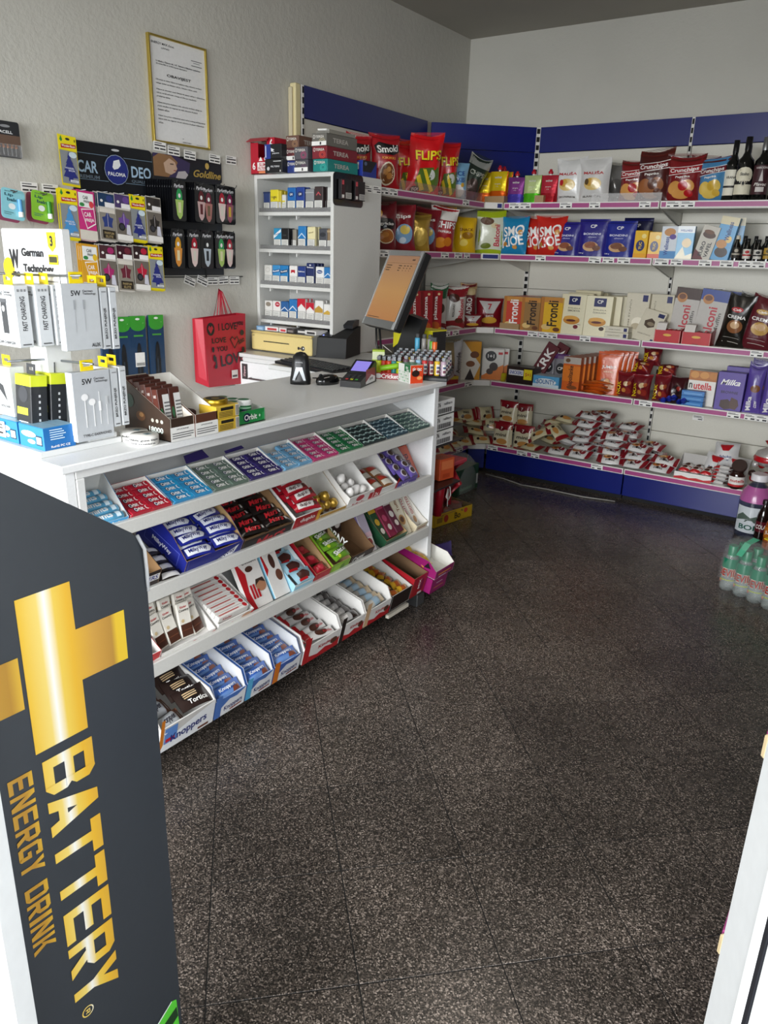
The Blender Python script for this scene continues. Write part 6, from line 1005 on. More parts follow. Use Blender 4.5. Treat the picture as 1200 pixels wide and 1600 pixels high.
# ------------------------------------------------------------------ low cabinet, cash drawer
lc = tag(E('low_cabinet', (0, 0, 0)), 'low white drawer cabinet behind the counter carrying the cash drawer', 'cabinet')
B().box(-.035, .88, 2.875, 3.40, .944, .964, LAM, .003).obj('worktop', lc)
B().box(-.02, .86, 2.90, 3.40, .04, .944, LAM).obj('body', lc)
B().box(.45, .855, 2.66, 2.90, .944, .966, LAM, .003).obj('side_leaf', lc)
B().box(.60, .63, 2.70, 2.90, .0, .944, LAM).obj('leaf_support', lc)
for x in (.0, .80): B().box(x, x + .05, 2.92, 2.97, 0, .04, BP).obj('foot', lc)
for z0, z1 in ((.72, .92), (.40, .71), (.06, .39)):
    d_ = B().box(.0, .42, 2.882, 2.90, z0, z1, LAMW, .002).obj('drawer', lc)
    B().tube([(.12, 2.882, z1 - .08), (.12, 2.862, z1 - .08), (.30, 2.862, z1 - .08), (.30, 2.882, z1 - .08)], .005, GREY, 6).obj('handle', d_)
O('sticker', B().box(.055, .095, 2.8795, 2.8805, .83, .91, M('3a3536', 'paper')).prints([('t', 'Zippo', 0, .5, .4, .7, 'd8b0b4', 90)], lambda u, v, e: (.075 + .04 * u, 2.8795 - e, .83 + .08 * v), .5).mesh('sticker'), lc)
cd = tag(E('cash_drawer', (.225, 2.995, .966)), 'cream fronted metal cash drawer with key in its lock', 'cash drawer')
B().box(-.205, .205, .012, .40, .006, .104, M('a9a9a4', 'lam'), .003).obj('case', cd)
B().box(-.21, .21, 0, .016, .006, .094, M('dcc887', 'lam'), .006).obj('front_plate', cd)
B().box(-.12, .06, -.0008, .002, .052, .057, M('2a2620', 'matte')).obj('slot', cd)
B().box(-.21, .21, .0, .02, .096, .106, M('cdb878', 'lam'), .002).obj('top_trim', cd)
lk = O('lock', B().lathe([(.012, 0), (.012, .004), (.004, .006)], 14, GREY).mesh('lock'), cd, mat=TR(.155, 0, .04) @ RX(90))
O('key', B().box(-.022, .004, -.003, .003, .006, .009, GREY).box(-.03, -.02, -.007, .007, .005, .010, BP, .002).mesh('key'), lk)
O('foot', B().box(-.16, -.14, .03, .05, 0, .006, BP).mesh('foot'), cd); O('foot', B().box(.14, .16, .03, .05, 0, .006, BP).mesh('foot'), cd)
B().prints([('t', 'IKC', 0, .5, .5, .5, '6a5f3a')], lambda u, v, e: (-.19 + .03 * u, -e, .075 + .012 * v), 2).obj('maker_mark', cd)
for k, (x, y, c, l2, t, w) in enumerate(((.055, 3.02, '7ea4c8', 'a8c4dc', 'light blue', .055), (.125, 3.035, 'e6e2de', 'b83a3a', 'white and red', .09), (.21, 3.03, 'e2dedc', 'c8444a', 'white with red print', .05), (.26, 3.03, '3a3534', '8a8480', 'dark brown', .06), (.325, 3.05, '1c1c1e', 'c9c6c2', 'black', .085), (.39, 3.04, 'd8d6d2', '3a3a3c', 'white and black', .08))):
    if k != 2: tag(O('cigarette_pack', carton(w, .088, .022, c, [('r', -.3, .2, .4, .7, l2)], top=c).mesh('cigarette_pack'), mat=TR(x, y, 1.072 + .0) @ RZ((-6, 4, 0, -8, 6, -4)[k])), t + ' cigarette pack lying flat on the cash drawer', 'cigarettes')
    else: tag(O('cigarette_pack', carton(w, .088, .022, c, [('r', -.3, .2, .4, .7, l2)], top=c).mesh('cigarette_pack'), mat=TR(x, y, 1.072)), t + ' cigarette pack lying flat on the cash drawer', 'cigarettes')
# ------------------------------------------------------------------ cigarette cabinet
cc = tag(E('cigarette_cabinet', (0, 0, 0)), 'open white cabinet with four shelves of cigarette packs', 'cabinet')
CW = M('d6d6d2', 'lam')
B().box(-.038, -.018, 3.10, 3.355, .965, 1.842, CW, .002).obj('side_panel', cc); B().box(.468, .488, 3.10, 3.50, .965, 1.842, CW, .002).obj('side_panel', cc)
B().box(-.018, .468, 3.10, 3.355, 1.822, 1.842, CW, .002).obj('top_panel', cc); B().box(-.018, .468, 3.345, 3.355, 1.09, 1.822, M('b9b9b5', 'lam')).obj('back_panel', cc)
ZS = [1.664, 1.484, 1.304, 1.122]
for z in ZS:
    s = B().box(-.018, .468, 3.105, 3.345, z - .018, z, CW, .002).obj('shelf', cc)
    B().box(-.015, .465, 3.112, 3.115, z, z + .02, clear('smoky_strip', (.3, .3, .3), .55)).obj('front_strip', s)
    for x in (.03, .22): B().prism([(3.13, z - .018), (3.16, z - .018), (3.13, z - .036)], 'x', x, x + .006, M('e6e6e2', 'plastic')).obj('shelf_clip', s)
_cg = {}
def cig(x, row, top, L, label, h=.088, w=.054, lab='e9e8e2', dz=.013, tilt=0, y=3.122, rows=2):
    key = (top, str(L), h, w)
    if key not in _cg:
        b = carton(w, .023, h, top, L + [('r', -.47, .02, .47, .40, '2a2a2c'), ('r', -.44, .03, .44, .385, lab)] + [('r', -.36, .08 + .06 * q, .36 - .1 * (q == 0), .10 + .06 * q, '5a5a58') for q in range(5)], c=.003)
        _cg[key] = b.mesh('cigarette_pack')
    tag(O('cigarette_pack', _cg[key], mat=TR(x, y, ZS[row] + dz) @ RZ(tilt)), label, 'cigarettes')
    for k in range(1, rows): tag(O('cigarette_pack', _cg[key], mat=TR(x + .002 * k, y + .027 * k, ZS[row] + dz) @ RZ(tilt)), 'cigarette pack in the second rank of the cabinet', 'cigarettes', 'second rank of cigarette packs')
E_ = lambda c, v=.68, r=.12: ('e', 0, v, .36, r, c)
chev = lambda c, v=.62: ('p', [(-.5, v - .16), (0, v + .06), (.5, v - .16), (.5, v - .22), (0, v), (-.5, v - .22)], c)
R0 = [('2b3f74', [('r', -.5, .9, .5, 1, '1f2f5a')], 'navy blue', .027, .085, .045), ('e0cf2a', [('t', 'CAMEL', 0, .62, .7, .09, '3a2a1c'), ('e', 0, .54, .1, .03, '6a4a20')], 'yellow', .08, .095, .056), ('c8b42a', [], 'narrow yellow', .118, .09, .02), ('d8d8d2', [('r', -.4, .5, .4, .6, 'd8c81e')], 'short white', .145, .07, .026), ('1f68b0', [E_('16407c'), ('t', 'LM', 0, .68, .3, .1, WHT)], 'bright blue', .197, .103, .054), ('1f3f8e', [E_('16285c'), ('t', 'LM', 0, .68, .3, .1, WHT)], 'deep blue', .256, .104, .054), ('8c8e90', [('r', -.5, .8, .5, .84, 'b0b2b4')], 'silver grey', .317, .094, .054), ('3a2c2c', [('p', [(-.3, .62), (0, .78), (.3, .62), (.2, .6), (0, .7), (-.2, .6)], 'b84a54')], 'dark brown with red crest', .375, .104, .054), ('c9c9c6', [], 'white, cut by the side panel', .445, .1, .03)]
for c, L, t, x, h, w in R0: cig(x, 0, c, L, t + ' cigarette pack on the top cabinet shelf', h, w, rows=2)
R1 = [('2a8cb8', [('p', [(-.5, .42), (.5, .8), (.5, .95), (-.5, .6)], 'e6eaec'), ('t', 'Camelia', 0, .68, .7, .08, '1f5a8c', 12)], 'white and turquoise', .098, .09), ('19191b', [('t', 'NOIR', 0, .62, .4, .05, '5a5a5c')], 'black', .150, .09), ('8a8478', [], 'thin grey edge-on', .215, .085), ('2a7ab8', [chev('cfe0ec')], 'blue chevron', .265, .101), ('e2d8a8', [('t', 'Davidoff', 0, .72, .6, .06, '6a5a34', 8)], 'cream', .327, .098), ('4a4c52', [E_('2c2e34')], 'charcoal', .403, .09), ('8a7458', [('r', -.5, .8, .5, .9, 'b09a7a')], 'bronze, cut by the side panel', .448, .09)]
for c, L, t, x, h in R1: cig(x, 1, c, L, t + ' cigarette pack on the second cabinet shelf', h, .024 if 'edge' in t else (.034 if 'cut' in t else .052), rows=2)
R2 = [('e2e0da', [('e', 0, .72, .3, .14, 'c4c0b8'), ('e', 0, .72, .26, .11, 'e2e0da')], 'white with grey drawing', .026, .086), ('3a8cc4', [('p', [(-.5, .5), (.5, .62), (.5, .8), (-.5, .68)], '1f5a94'), ('t', 'Ronhill', 0, .66, .8, .09, WHT, 8)], 'sky blue', .085, .087), ('1f7ab8', [('p', [(-.5, .5), (.5, .62), (.5, .8), (-.5, .68)], '123a64'), ('t', 'Ronhill', 0, .66, .8, .09, WHT, 8)], 'mid blue', .141, .087), ('e6e4e0', [('p', [(-.26, .76), (.26, .76), (.26, .56), (0, .64), (-.26, .56)], 'b01a28')], 'white with red crest', .204, .088), ('233a7c', [('t', 'Rothmans', 0, .7, .8, .08, WHT)], 'royal blue', .262, .087), ('1c2a5c', [('t', 'Rothmans', 0, .8, .8, .07, WHT), ('e', 0, .9, .12, .04, 'c9c9d0')], 'tall navy', .321, .104), ('e4e4e2', [E_('1f3f7c', .72, .1), ('t', 'Walter', 0, .72, .6, .07, WHT)], 'white with blue oval', .383, .088), ('2a74b0', [chev('cfe0ec')], 'blue chevron', .437, .088)]
for c, L, t, x, h in R2: cig(x, 2, c, L, t + ' cigarette pack on the third cabinet shelf', h, .053, rows=3)
R3 = [('dedbd6', [('e', .02, .78, .34, .14, '8a7e70')], 'white with brown disc', .024, .085), ('e2deda', [('e', .16, .80, .32, .15, 'b01a34'), ('t', 'YORK', .16, .80, .4, .07, WHT)], 'white with crimson disc', .083, .086), ('245a94', [chev('d8e2ec')], 'dark blue chevron', .142, .087), ('2470b0', [chev('d8e2ec')], 'tall blue chevron', .200, .101), ('e4e2de', [('p', [(-.5, 1), (.5, 1), (.5, .55), (0, .76), (-.5, .55)], 'b8142c')], 'tall red and white', .260, .107), ('e4e2de', [('p', [(-.5, 1), (.5, 1), (.5, .56), (0, .78), (-.5, .56)], 'b8142c')], 'shorter red and white', .319, .09), ('e4e2de', [('p', [(-.5, .42), (.5, .42), (.5, .58), (0, .76), (-.5, .58)], 'b8903a')], 'tall white and gold', .378, .105), ('e2e0dc', [('p', [(-.5, .42), (.5, .42), (.5, .5), (0, .66), (-.5, .5)], 'c8a23e')], 'shorter white and gold', .436, .09)]
for c, L, t, x, h in R3: cig(x, 3, c, L, t + ' cigarette pack on the lowest cabinet shelf', h, .054, rows=3)
# black acrylic holder on the cabinet side
vh = tag(E('vape_holder', (.491, 3.215, 1.693), R(90)), 'black rounded wall holder with two vape packs fixed to the cabinet side', 'holder')
card(.238, .15, '131316', [], .004, 'gloss', rad=.02).obj('back_plate', vh)
for x, t in ((-.048, 'left'), (.062, 'right')):
    p = tag(O('vape_pack', carton(.082, .02, .09, '1c1a1c', [('r', -.5, .0, -.2, 1, '3a1a20'), ('r', -.46, .72, -.26, .94, 'c84a54'), ('r', -.46, .06, -.24, .22, 'e2deda'), ('r', -.1, .05, .46, .34, 'd6d4d0')] + [('r', -.06, .09 + .06 * q, .42, .12 + .06 * q, '5a5a58') for q in range(4)]).mesh('vape_pack'), mat=TR(.491, 3.215, 1.693) @ RZ(90) @ TR(x, -.025, .03)), 'black vape pack in the black holder, %s one' % t, 'vape')
for k, (y, z) in enumerate(((3.375, 1.79), (3.455, 1.79))): tag(O('price_label', B().box(-.036, .036, -.001, 0, 0, .036, LABEL).box(-.03, .01, -.0015, -.001, .026, .03, INK).box(-.03, .03, -.0015, -.001, .017, .021, INK).box(.0, .03, -.0015, -.001, .005, .011, INK).mesh('price_label'), mat=TR(.4895, y, z - .02) @ RZ(90)), 'white price label on the cabinet side, %s' % ('next to the black holder' if k == 0 else 'next to the snack shelf'), 'label')
# ------------------------------------------------------------------ boxes on top of the cigarette cabinet
ZK = 1.8425
rb = tag(E('slim_filter_box', (.045, 3.08, ZK)), 'open red box of slim filters on top of the cigarette cabinet', 'box')
b = B(); rd = M('b3142c', 'card')
b.box(-.082, -.079, 0, .27, 0, .15, rd).box(.079, .082, 0, .27, 0, .165, rd).box(-.079, .079, .267, .27, 0, .165, rd).box(-.079, .079, 0, .27, 0, .003, rd).box(-.079, .079, 0, .003, 0, .075, rd).box(-.079, .079, .08, .27, .162, .165, rd).box(-.079, -.03, 0, .003, .075, .145, rd).box(.03, .079, 0, .003, .075, .165, rd)
b.prints([('t', '6', .36, .84, .14, .3, WHT), ('p', [(-.16, .38), (-.08, .5), (.0, .38)], WHT), ('e', .14, .44, .07, .07, WHT), ('r', -.22, .1, .24, .34, 'f0e8e4'), ('t', 'SLIM', .0, .27, .3, .09, 'b3142c'), ('t', 'FILTERS', .0, .16, .36, .08, 'b3142c'), ('t', '6', -.36, .24, .12, .22, WHT), ('r', -.16, .02, .24, .08, 'e88a5a')], lambda u, v, e: (.164 * u, -e, .16 * v), 1)
b.obj('box_body', rb); O('torn_lid', B().box(-.082, .05, -.002, 0, -.035, .0, rd).mesh('torn_lid'), rb, mat=TR(0, 0, .165) @ RX(-60))
bz = [('r', -.5, 0, .5, 1, '1b2a7c'), ('r', -.42, .1, -.32, .9, 'c9cede')]
def cube(x, y, z, w, d, h, col, L, SLc, label, side=None, SL=(), top=None): return tag(O('tobacco_box', carton(w, d, h, col, L, side=side, SL=SL, top=top).mesh('tobacco_box'), mat=TR(x, y, z)), label, 'box', 'tobacco boxes on the cabinet')
cube(.150, 3.045, ZK, .115, .10, .062, '141518', [('e', -.3, .3, .08, .14, 'c9cacc'), ('t', 'FILTERS', .1, .45, .5, .12, 'd8d9dc'), ('r', .0, .8, .45, .86, 'c9cacc'), ('p', [(.36, .06), (.4, .22), (.44, .06)], WHT)], 0, 'small black box in front of the red filter box')
cube(.148, 3.045, ZK + .063, .11, .10, .066, '15171c', [('r', -.5, 0, -.14, 1, '22388c'), ('r', -.46, .1, -.4, .9, 'c9cede'), ('p', [(-.12, .74), (.1, .6), (-.02, .56), (.12, .46), (-.1, .5)], 'e2e3e6'), ('t', 'papers', .18, .34, .4, .1, 'd8d9dc')], 0, 'small blue and black box stacked on the black one', top='2a3ea0')
def terea(x, y, z, w, col, c2, label, wl=False, h=.055, d=.19): return cube(x, y, z, w, d, h, col, [('e', .2, .32, .22, .30, c2), ('e', .2, .32, .18, .25, col), ('e', .2, .32, .14, .19, c2), ('e', .2, .32, .10, .13, col), ('e', -.34, .72, .07, .16, 'd8d4cc'), ('e', -.34, .72, .045, .1, col), ('t', 'TEREA', .05, .72, .6, .2, 'd8d4cc')] + ([('r', -.5, .03, .5, .36, 'efeeea'), ('r', .06, .08, .16, .3, '2a2a2c')] if wl else []), 0, label, SL=[('t', 'TEREA', -.05, .5, .5, .36, 'b9b4ae')])
terea(.243, 3.085, ZK, .085, '2a3a7c', '4a5ca4', 'navy tobacco box at the bottom of the left stack')
terea(.238, 3.085, ZK + .056, .083, '5a2a30', '8a4a44', 'dark wine tobacco box in the middle of the left stack', True)
terea(.240, 3.085, ZK + .112, .083, '6a4a3e', 'a07c5c', 'brown tobacco box on top of the left stack')
terea(.318, 3.06, ZK, .085, '4a4850', '6a4a64', 'grey violet tobacco box at the bottom of the middle stack', True)
terea(.316, 3.06, ZK + .056, .085, '55545a', 'a83a6a', 'grey and magenta tobacco box on top of the middle stack')
terea(.425, 3.075, ZK, .090, '12807c', '3ab0a4', 'turquoise tobacco box at the bottom of the right stack', d=.24)
terea(.420, 3.075, ZK + .056, .090, '7a1c2a', 'c8443a', 'deep red tobacco box in the middle of the right stack', d=.24)
terea(.418, 3.075, ZK + .112, .090, '6a6862', 'b0a88a', 'grey open tobacco box on top of the right stack', True, d=.24)
O('open_flap', B().prism([(-.045, .168), (-.01, .186), (.045, .184), (.045, .168)], 'y', .02, .225, M('8a8880', 'card')).prism([(-.01, .186), (.045, .184), (.044, .176), (-.008, .178)], 'y', .0, .23, M('e2e2de', 'paper')).mesh('open_flap'), [o for o in bpy.data.objects if o.get('label', '').startswith('grey open tobacco')][0], mat=TR(0, 0, -.112))
cube(.42, 3.335, ZK, .13, .12, .075, '1f3490', [('r', -.2 + .2 * q, .45, -.08 + .2 * q, .9, 'd8d8d4') for q in range(3)], 0, 'blue box with white labels behind the right tobacco stack', side='1f3490', SL=[('p', [(-.5, .3), (.1, .3), (.5, 1), (-.5, 1)], '15171c'), ('e', -.3, .8, .1, .12, '5a6a8c')])
# ------------------------------------------------------------------ wall: framed notice
nf = tag(E('framed_notice', (-.039, 2.628, 1.922), R(90)), 'gold framed printed notice on the left wall', 'notice')
fr = B(); gm = M('c9b25a', 'metal')
for x0, x1, z0, z1 in ((-.166, -.158, 0, .424), (.158, .166, 0, .424), (-.158, .158, 0, .008), (-.158, .158, .416, .424)): fr.box(x0, x1, -.018, 0, z0, z1, gm, .001)
fr.obj('frame', nf)
tx = [('t', 'ENERGY MAX d.o.o.', -.26, .95, .40, .022, '2a2a2e'), ('t', 'LIVNO', -.22, .91, .14, .014, '2a2a2e'), ('r', .24, .865, .44, .872, '6a6a6e'), ('r', .28, .845, .40, .85, '6a6a6e'), ('r', .24, .815, .44, .822, '6a6a6e'), ('t', 'OBAVIJEST', .0, .655, .44, .034, '232326')]
for l, (z, w) in enumerate(((.78, .8), (.752, .55))): tx.append(('t', 'U skladu s članom 46. i 47. Zakona o fiskalnim sustavima' if l == 0 else '(Sl. novine FBiH, br. 81/09) kupcima objavljujemo', -.42 + w / 2 + .02, z, w, .017, '3a3a3e'))
zz_ = .60
for par in (('Obvezuje se dobar klijent na kupljenu robu, odnosno izvršenu', 'uslugu izdati uz fiskalni račun. Fiskalni račun uzeti.'), ('Klijent je obvezan uzeti fiskalni ili pisani račun i reklamirati', 'račun, te isti sačuvati u krugu od 20m po napuštanju', 'prodajnog mjesta.'), ('Klijent ima pravo kupljenu robu, odnosno izvršenu uslugu ne', 'platiti ukoliko mu trgovac ne izda odnosno ili pisani', 'fiskalni račun.'), ('Klijent ima pravo reklamirati uzeti račun svakog pačijeg stanja', 'klijent dok mu trgovac na isti odnosno ili pisani reklamirati', 'račun.')):
    for ln in par:
        w = .0138 * len(ln); tx.append(('t', ln, -.42 + w / 2, zz_, w, .017, '3a3a3e')); zz_ -= .034
    zz_ -= .026
tx += [('r', .0, .05, .02, .056, '5a5a5e'), ('t', 'ENERGY MAX', .08, .018, .16, .012, '3a3a3e'), ('r', .26, .012, .44, .015, '6a6a6e')]
B().box(-.158, .158, -.008, -.002, .008, .416, M('e9e9e8', 'paper')).prints(tx, lambda u, v, e: (.316 * u, -.008 - e, .008 + .408 * v), .77, 'paper').obj('printed_sheet', nf)
# ------------------------------------------------------------------ wall: air freshener boards and cards
def onwall(name, me, x, y, z, label, cat, grp=None, rx=0, ry=0, rz=90): return tag(O(name, me, mat=TR(x, y, z) @ RZ(rz) @ RX(rx) @ RY(ry)), label, cat, grp)
PB = [('r', -.5, .76, .5, .77, '7a93a8'), ('r', -.5, .24, .5, .25, '7a93a8'), ('t', 'CAR', -.33, .50, .24, .24, 'a8c4dc'), ('t', 'DEO', .34, .50, .26, .24, 'a8c4dc'), ('t', 'PREMIUM', -.33, .30, .27, .07, '6a7a88'), ('t', 'QUALITY', .33, .30, .25, .07, '6a7a88'), ('e', .02, .50, .165, .34, '0d1420'), ('e', .02, .50, .15, .31, 'a8b8c8'), ('e', .02, .50, .145, .30, '232f7e'), ('p', [(-.03, .55), (-.01, .68), (.06, .72), (.075, .60), (.04, .53), (-.01, .50)], 'eef0f2'), ('t', 'PALOMA', .02, .41, .22, .08, 'eef0f2'), ('e', .02, .90, .05, .025, 'c9ccce')]
cardm = card(.405, .192, '15191f', PB, .003, 'card', rad=.02).mesh('display_header')
cb = onwall('display_header', cardm, -.030, 2.245, 1.689, 'dark car air freshener header board with blue round logo', 'sign')
SHd = [o for o in ()]
B().prism([(2.04, 1.34), (2.44, 1.34), (2.44, 1.70), (2.04, 1.70)], 'x', -.037, -.032, M('1b1e24', 'card')).obj('backing_board', None); tag(bpy.data.objects['backing_board'], 'dark backing board with hooks under the car air freshener header', 'display board')
def wtree(tc, w=.082, h=.192): return [('r', -.5, .0, .5, .06, 'e2d012'), ('r', -.5, .72, .5, 1, 'f0de14'), ('r', -.46, .05, .46, .70, '8a8f92'), ('p', [(-.42, .90), (-.34, .985), (-.26, .90), (-.34, .86)], '1f8a3c'), ('e', .02, .93, .12, .025, '2a2a2a'), ('t', '1', .40, .92, .05, .05, '1c1c1c'), ('p', [(-.38, .82), (.44, .84), (.44, .77), (-.38, .74)], 'b8202a'), ('t', 'Wunder-Baum', .03, .795, .74, .045, WHT, 2), ('p', [(.0, .68), (.10, .56), (.06, .56), (.2, .45), (.15, .45), (.34, .30), (.24, .30), (.40, .18), (.12, .17), (.12, .10), (-.12, .10), (-.12, .17), (-.40, .18), (-.24, .30), (-.34, .30), (-.15, .45), (-.2, .45), (-.06, .56), (-.10, .56)], tc), ('e', .22, .63, .22, .06, 'cfe0ea'), ('t', 'WUNDER-', -.02, .355, .52, .035, 'd8dcec'), ('t', 'BAUM', .08, .31, .34, .035, 'd8dcec'), ('r', -.05, .085, .40, .13, 'eef0f2'), ('t', 'VANILLA', .17, .107, .34, .022, '2a3a6a')]
def carf(c1, c2): return [('r', -.42, .66, .42, .95, 'eef0ee'), ('t', 'CAR', -.02, .86, .30, .07, '26282a'), ('t', 'FRESH', .04, .78, .36, .05, '3a3c3e'), ('e', -.25, .71, .14, .04, '3a8a4a'), ('e', .28, .73, .13, .07, c2), ('p', [(-.34, .62), (.42, .66), (.46, .34), (-.06, .22)], 'f0eeea'), ('p', [(-.30, .60), (.38, .64), (.42, .36), (-.04, .25)], c1), ('t', 'CAR', .02, .52, .40, .09, WHT, 4), ('t', 'FREJA', .12, .40, .5, .085, WHT, 4), ('r', -.5, 0, .5, .2, 'd8d2c6')]
def deo(top, leaf, bg='6e675f', box=False): return [('r', -.48, .70, .48, .98, top), ('r', -.1, .70, .48, .80, 'eeecec'), ('e', .2, .88, .2, .07, leaf), ('e', -.28, .82, .08, .03, 'e8e6e2'), ('r', -.48, .02, .48, .66, bg), ('p', [(0, .62), (.14, .50), (.34, .48), (.24, .36), (.26, .28), (.0, .30), (-.26, .28), (-.24, .36), (-.34, .48), (-.14, .50)], leaf), ('r', -.008, .30, .008, .58, 'e2dce0')] + ([('r', -.46, .58, .46, .66, 'd8d2c8'), ('r', -.36, .05, .40, .22, '2a241e'), ('t', 'PARFUM', .02, .16, .56, .05, 'a89468'), ('t', 'ELITE', .02, .09, .44, .05, 'a89468')] if box else [('e', -.16, .30, .2, .085, '1c1c20'), ('e', -.16, .30, .13, .055, '3a3a42'), ('p', [(.10, .16), (.14, .36), (.34, .36), (.40, .14)], 'cfcfdc'), ('r', -.48, .02, .48, .14, 'eceae6')])
STY = {'wt_b': ('e2d012', wtree('262f7c')), 'wt_s': ('e2d012', wtree('4a92cc')), 'cf_p': ('c8307c', carf('c8307c', 'd8434a')), 'cf_y': ('d8a02c', carf('e0a01e', 'e8c02c')), 'd_blu': ('cfcac2', deo('1c3a5c', '2f3f7c', '8a857c', True)), 'd_pur': ('cfcac2', deo('4a3a6a', '6a4a94')), 'd_blk': ('cfcac2', deo('3a3430', '2a2624')), 'd_pnk': ('cfcac2', deo('4a2a30', 'a82a6a')), 'd_mar': ('cfcac2', deo('3c1424', '6a2434', '8a8478', True)), 'd_red': ('cfcac2', deo('2e1c20', 'b81c3a'))}
_cm = {k: card(.080, .19, v[0], v[1], .0012).mesh('air_freshener') for k, v in STY.items()}
def fresh(kind, x, y, z, label, n=4, ry=5):
    for k in range(n): onwall('air_freshener', _cm[kind], x - .008 * k, y - .004 * k, z - .003 * (k % 2), label if k == 0 else label.split(',')[0] + ' hanging behind, ' + label.split(',')[1].strip(), 'air freshener', None if k == 0 else 'cards behind: ' + label, -7, ry)
fresh('wt_b', .035, 1.985, 1.697, 'yellow card with dark blue tree air freshener, highest one beside the header board', 1, 4)
for kd, y, t in (('wt_s', 1.915, 'yellow card with light blue tree air freshener, left end of upper row'), ('cf_p', 1.995, 'pink air freshener card, second in upper row'), ('d_blu', 2.09, 'white and blue leaf air freshener card, third in upper row'), ('d_pur', 2.17, 'purple leaf air freshener card, fourth in upper row'), ('wt_b', 2.245, 'yellow card with dark blue tree, fifth in upper row'), ('d_blk', 2.33, 'black leaf air freshener card, right end of upper row')): fresh(kd, .105, y, 1.495, t, 4 if kd[0] != 'w' else 2)
for kd, y, t in (('cf_y', 1.99, 'orange air freshener card, left end of lower row'), ('d_pnk', 2.075, 'pink leaf air freshener card, second in lower row'), ('d_mar', 2.16, 'maroon maple leaf air freshener card, third in lower row'), ('d_red', 2.245, 'crimson leaf air freshener card, fourth in lower row'), ('wt_b', 2.325, 'yellow card with dark blue tree, right end of lower row')): fresh(kd, .105, y, 1.292, t, 3)
for y, z in [(1.99, 1.68), (2.09, 1.68), (2.17, 1.68), (2.245, 1.68), (2.33, 1.68), (2.075, 1.476), (2.16, 1.476), (2.245, 1.476), (2.325, 1.476)]: O('hook', B().tube([(-.035, y, z), (.12, y, z + .004)], .002, GREY, 5).mesh('hook'), bpy.data.objects['backing_board'])
# gold line board with perfume blisters
GB = [('p', [(-.5, 0), (-.5, 1), (-.2, 1), (.02, .75), (.0, .3), (-.12, 0)], '3a3056'), ('p', [(-.5, .0), (-.5, .8), (-.42, 1), (-.25, .97), (-.16, .7), (-.22, .3), (-.3, .0)], '8f6a48'), ('p', [(-.34, .2), (-.36, .6), (-.28, .84), (-.20, .7), (-.18, .5), (-.17, .42), (-.2, .25), (-.26, .12)], 'c8a890'), ('r', -.27, .57, -.22, .62, '4a3428'), ('r', -.225, .3, -.19, .34, '9a4a44'), ('p', [(-.2, .0), (-.16, .3), (-.06, .36), (-.02, .2), (-.06, 0)], 'bdb6b8'), ('e', .27, .72, .03, .15, 'c9a858'), ('t', 'Goldline', .27, .32, .42, .34, 'b89a4a', 0, .3)]
onwall('display_header', card(.415, .095, '18181f', GB, .003, rad=.008).mesh('display_header'), -.030, 2.66, 1.782, 'black header board with gold script and portrait, beside the framed notice', 'sign')
gbk = B().box(-.037, -.032, 2.455, 2.86, 1.35, 1.79, M('23252a', 'card')).obj('backing_board', None); tag(gbk, 'black backing board behind the perfume blister packs', 'display board')
def perf(c1, c2, c3):
    L = [('t', 'Parfum', -.02, .86, .70, .09, 'd8d8dc', 4, .3), ('r', -.3, .79, .3, .795, '8a8a90'), ('p', [(-.13, .42), (-.30, .52), (-.28, .44), (-.20, .16), (.0, .04), (.20, .16), (.28, .44), (.30, .52), (.13, .42)], c2), ('e', 0, .60, .22, .20, c1), ('p', [(-.3, .52), (-.26, .36), (-.2, .14), (-.06, .05), (.06, .05), (.2, .14), (.26, .36), (.3, .52)], c2), ('r', -.10, .2, .10, .46, c3), ('e', 0, .62, .09, .055, 'f0f0f0')]
    b = card(.078, .172, '16171b', L, .001, 'gloss', rad=.012)
    b.prints([], lambda u, v, e: (0, 0, 0), 1); return b.mesh('perfume_blister')
PF = {'green': perf('2a9a54', 'a8c86a', 'd8d8a8'), 'dark red': perf('5a141e', 'c8a8a8', '5a1820'), 'wine': perf('6a1c34', 'a8706a', '6a5a44'), 'red': perf('a81830', 'e0c8c4', 'd8d4c8'), 'plum': perf('7a1c4a', '8a4a5a', 'd0a83a'), 'amber': perf('d89a1e', 'd8903a', 'e8d8a8'), 'black': perf('1c1e24', 'b8c4d0', '2a2e36')}
for n_, y, z, c, nn in ((1, 2.49, 1.592, 'green', 12), (1, 2.62, 1.592, 'dark red', 8), (1, 2.665, 1.587, 'wine', 2), (1, 2.75, 1.592, 'red', 6), (1, 2.80, 1.590, 'plum', 3), (2, 2.468, 1.386, 'amber', 6), (2, 2.565, 1.386, 'red', 5), (2, 2.645, 1.386, 'black', 3), (2, 2.735, 1.386, 'green', 5), (2, 2.79, 1.386, 'red', 2)):
    for k in range(nn):
        lab = '%s perfume blister pack in the %s row' % (c, ('upper', 'lower')[n_ - 1]) + (' near the right end' if (n_ == 2 and y > 2.78) else '')
        onwall('perfume_blister', PF[c], .085 - .009 * k, y - .006 * k, z, lab if k == 0 else lab + ', queued behind', 'air freshener', None if k == 0 else lab + ' queue', -2, 3)
for y, z in [(2.47, 1.755), (2.62, 1.755), (2.75, 1.755), (2.83, 1.755), (2.46, 1.548), (2.565, 1.548), (2.645, 1.548), (2.735, 1.548), (2.80, 1.548)]: O('hook', B().tube([(-.035, y, z), (.10, y, z), (.106, y + .003, z + .012)], .002, BP, 5).mesh('hook'), gbk)
rlm = tag(B().box(-.034, -.028, 2.40, 2.99, 1.340, 1.345, BP).box(-.034, -.028, 2.735, 2.740, 1.343, 1.40, BP).obj('label_rail', None), 'thin black label rail on the wall below the perfume blisters', 'rail')
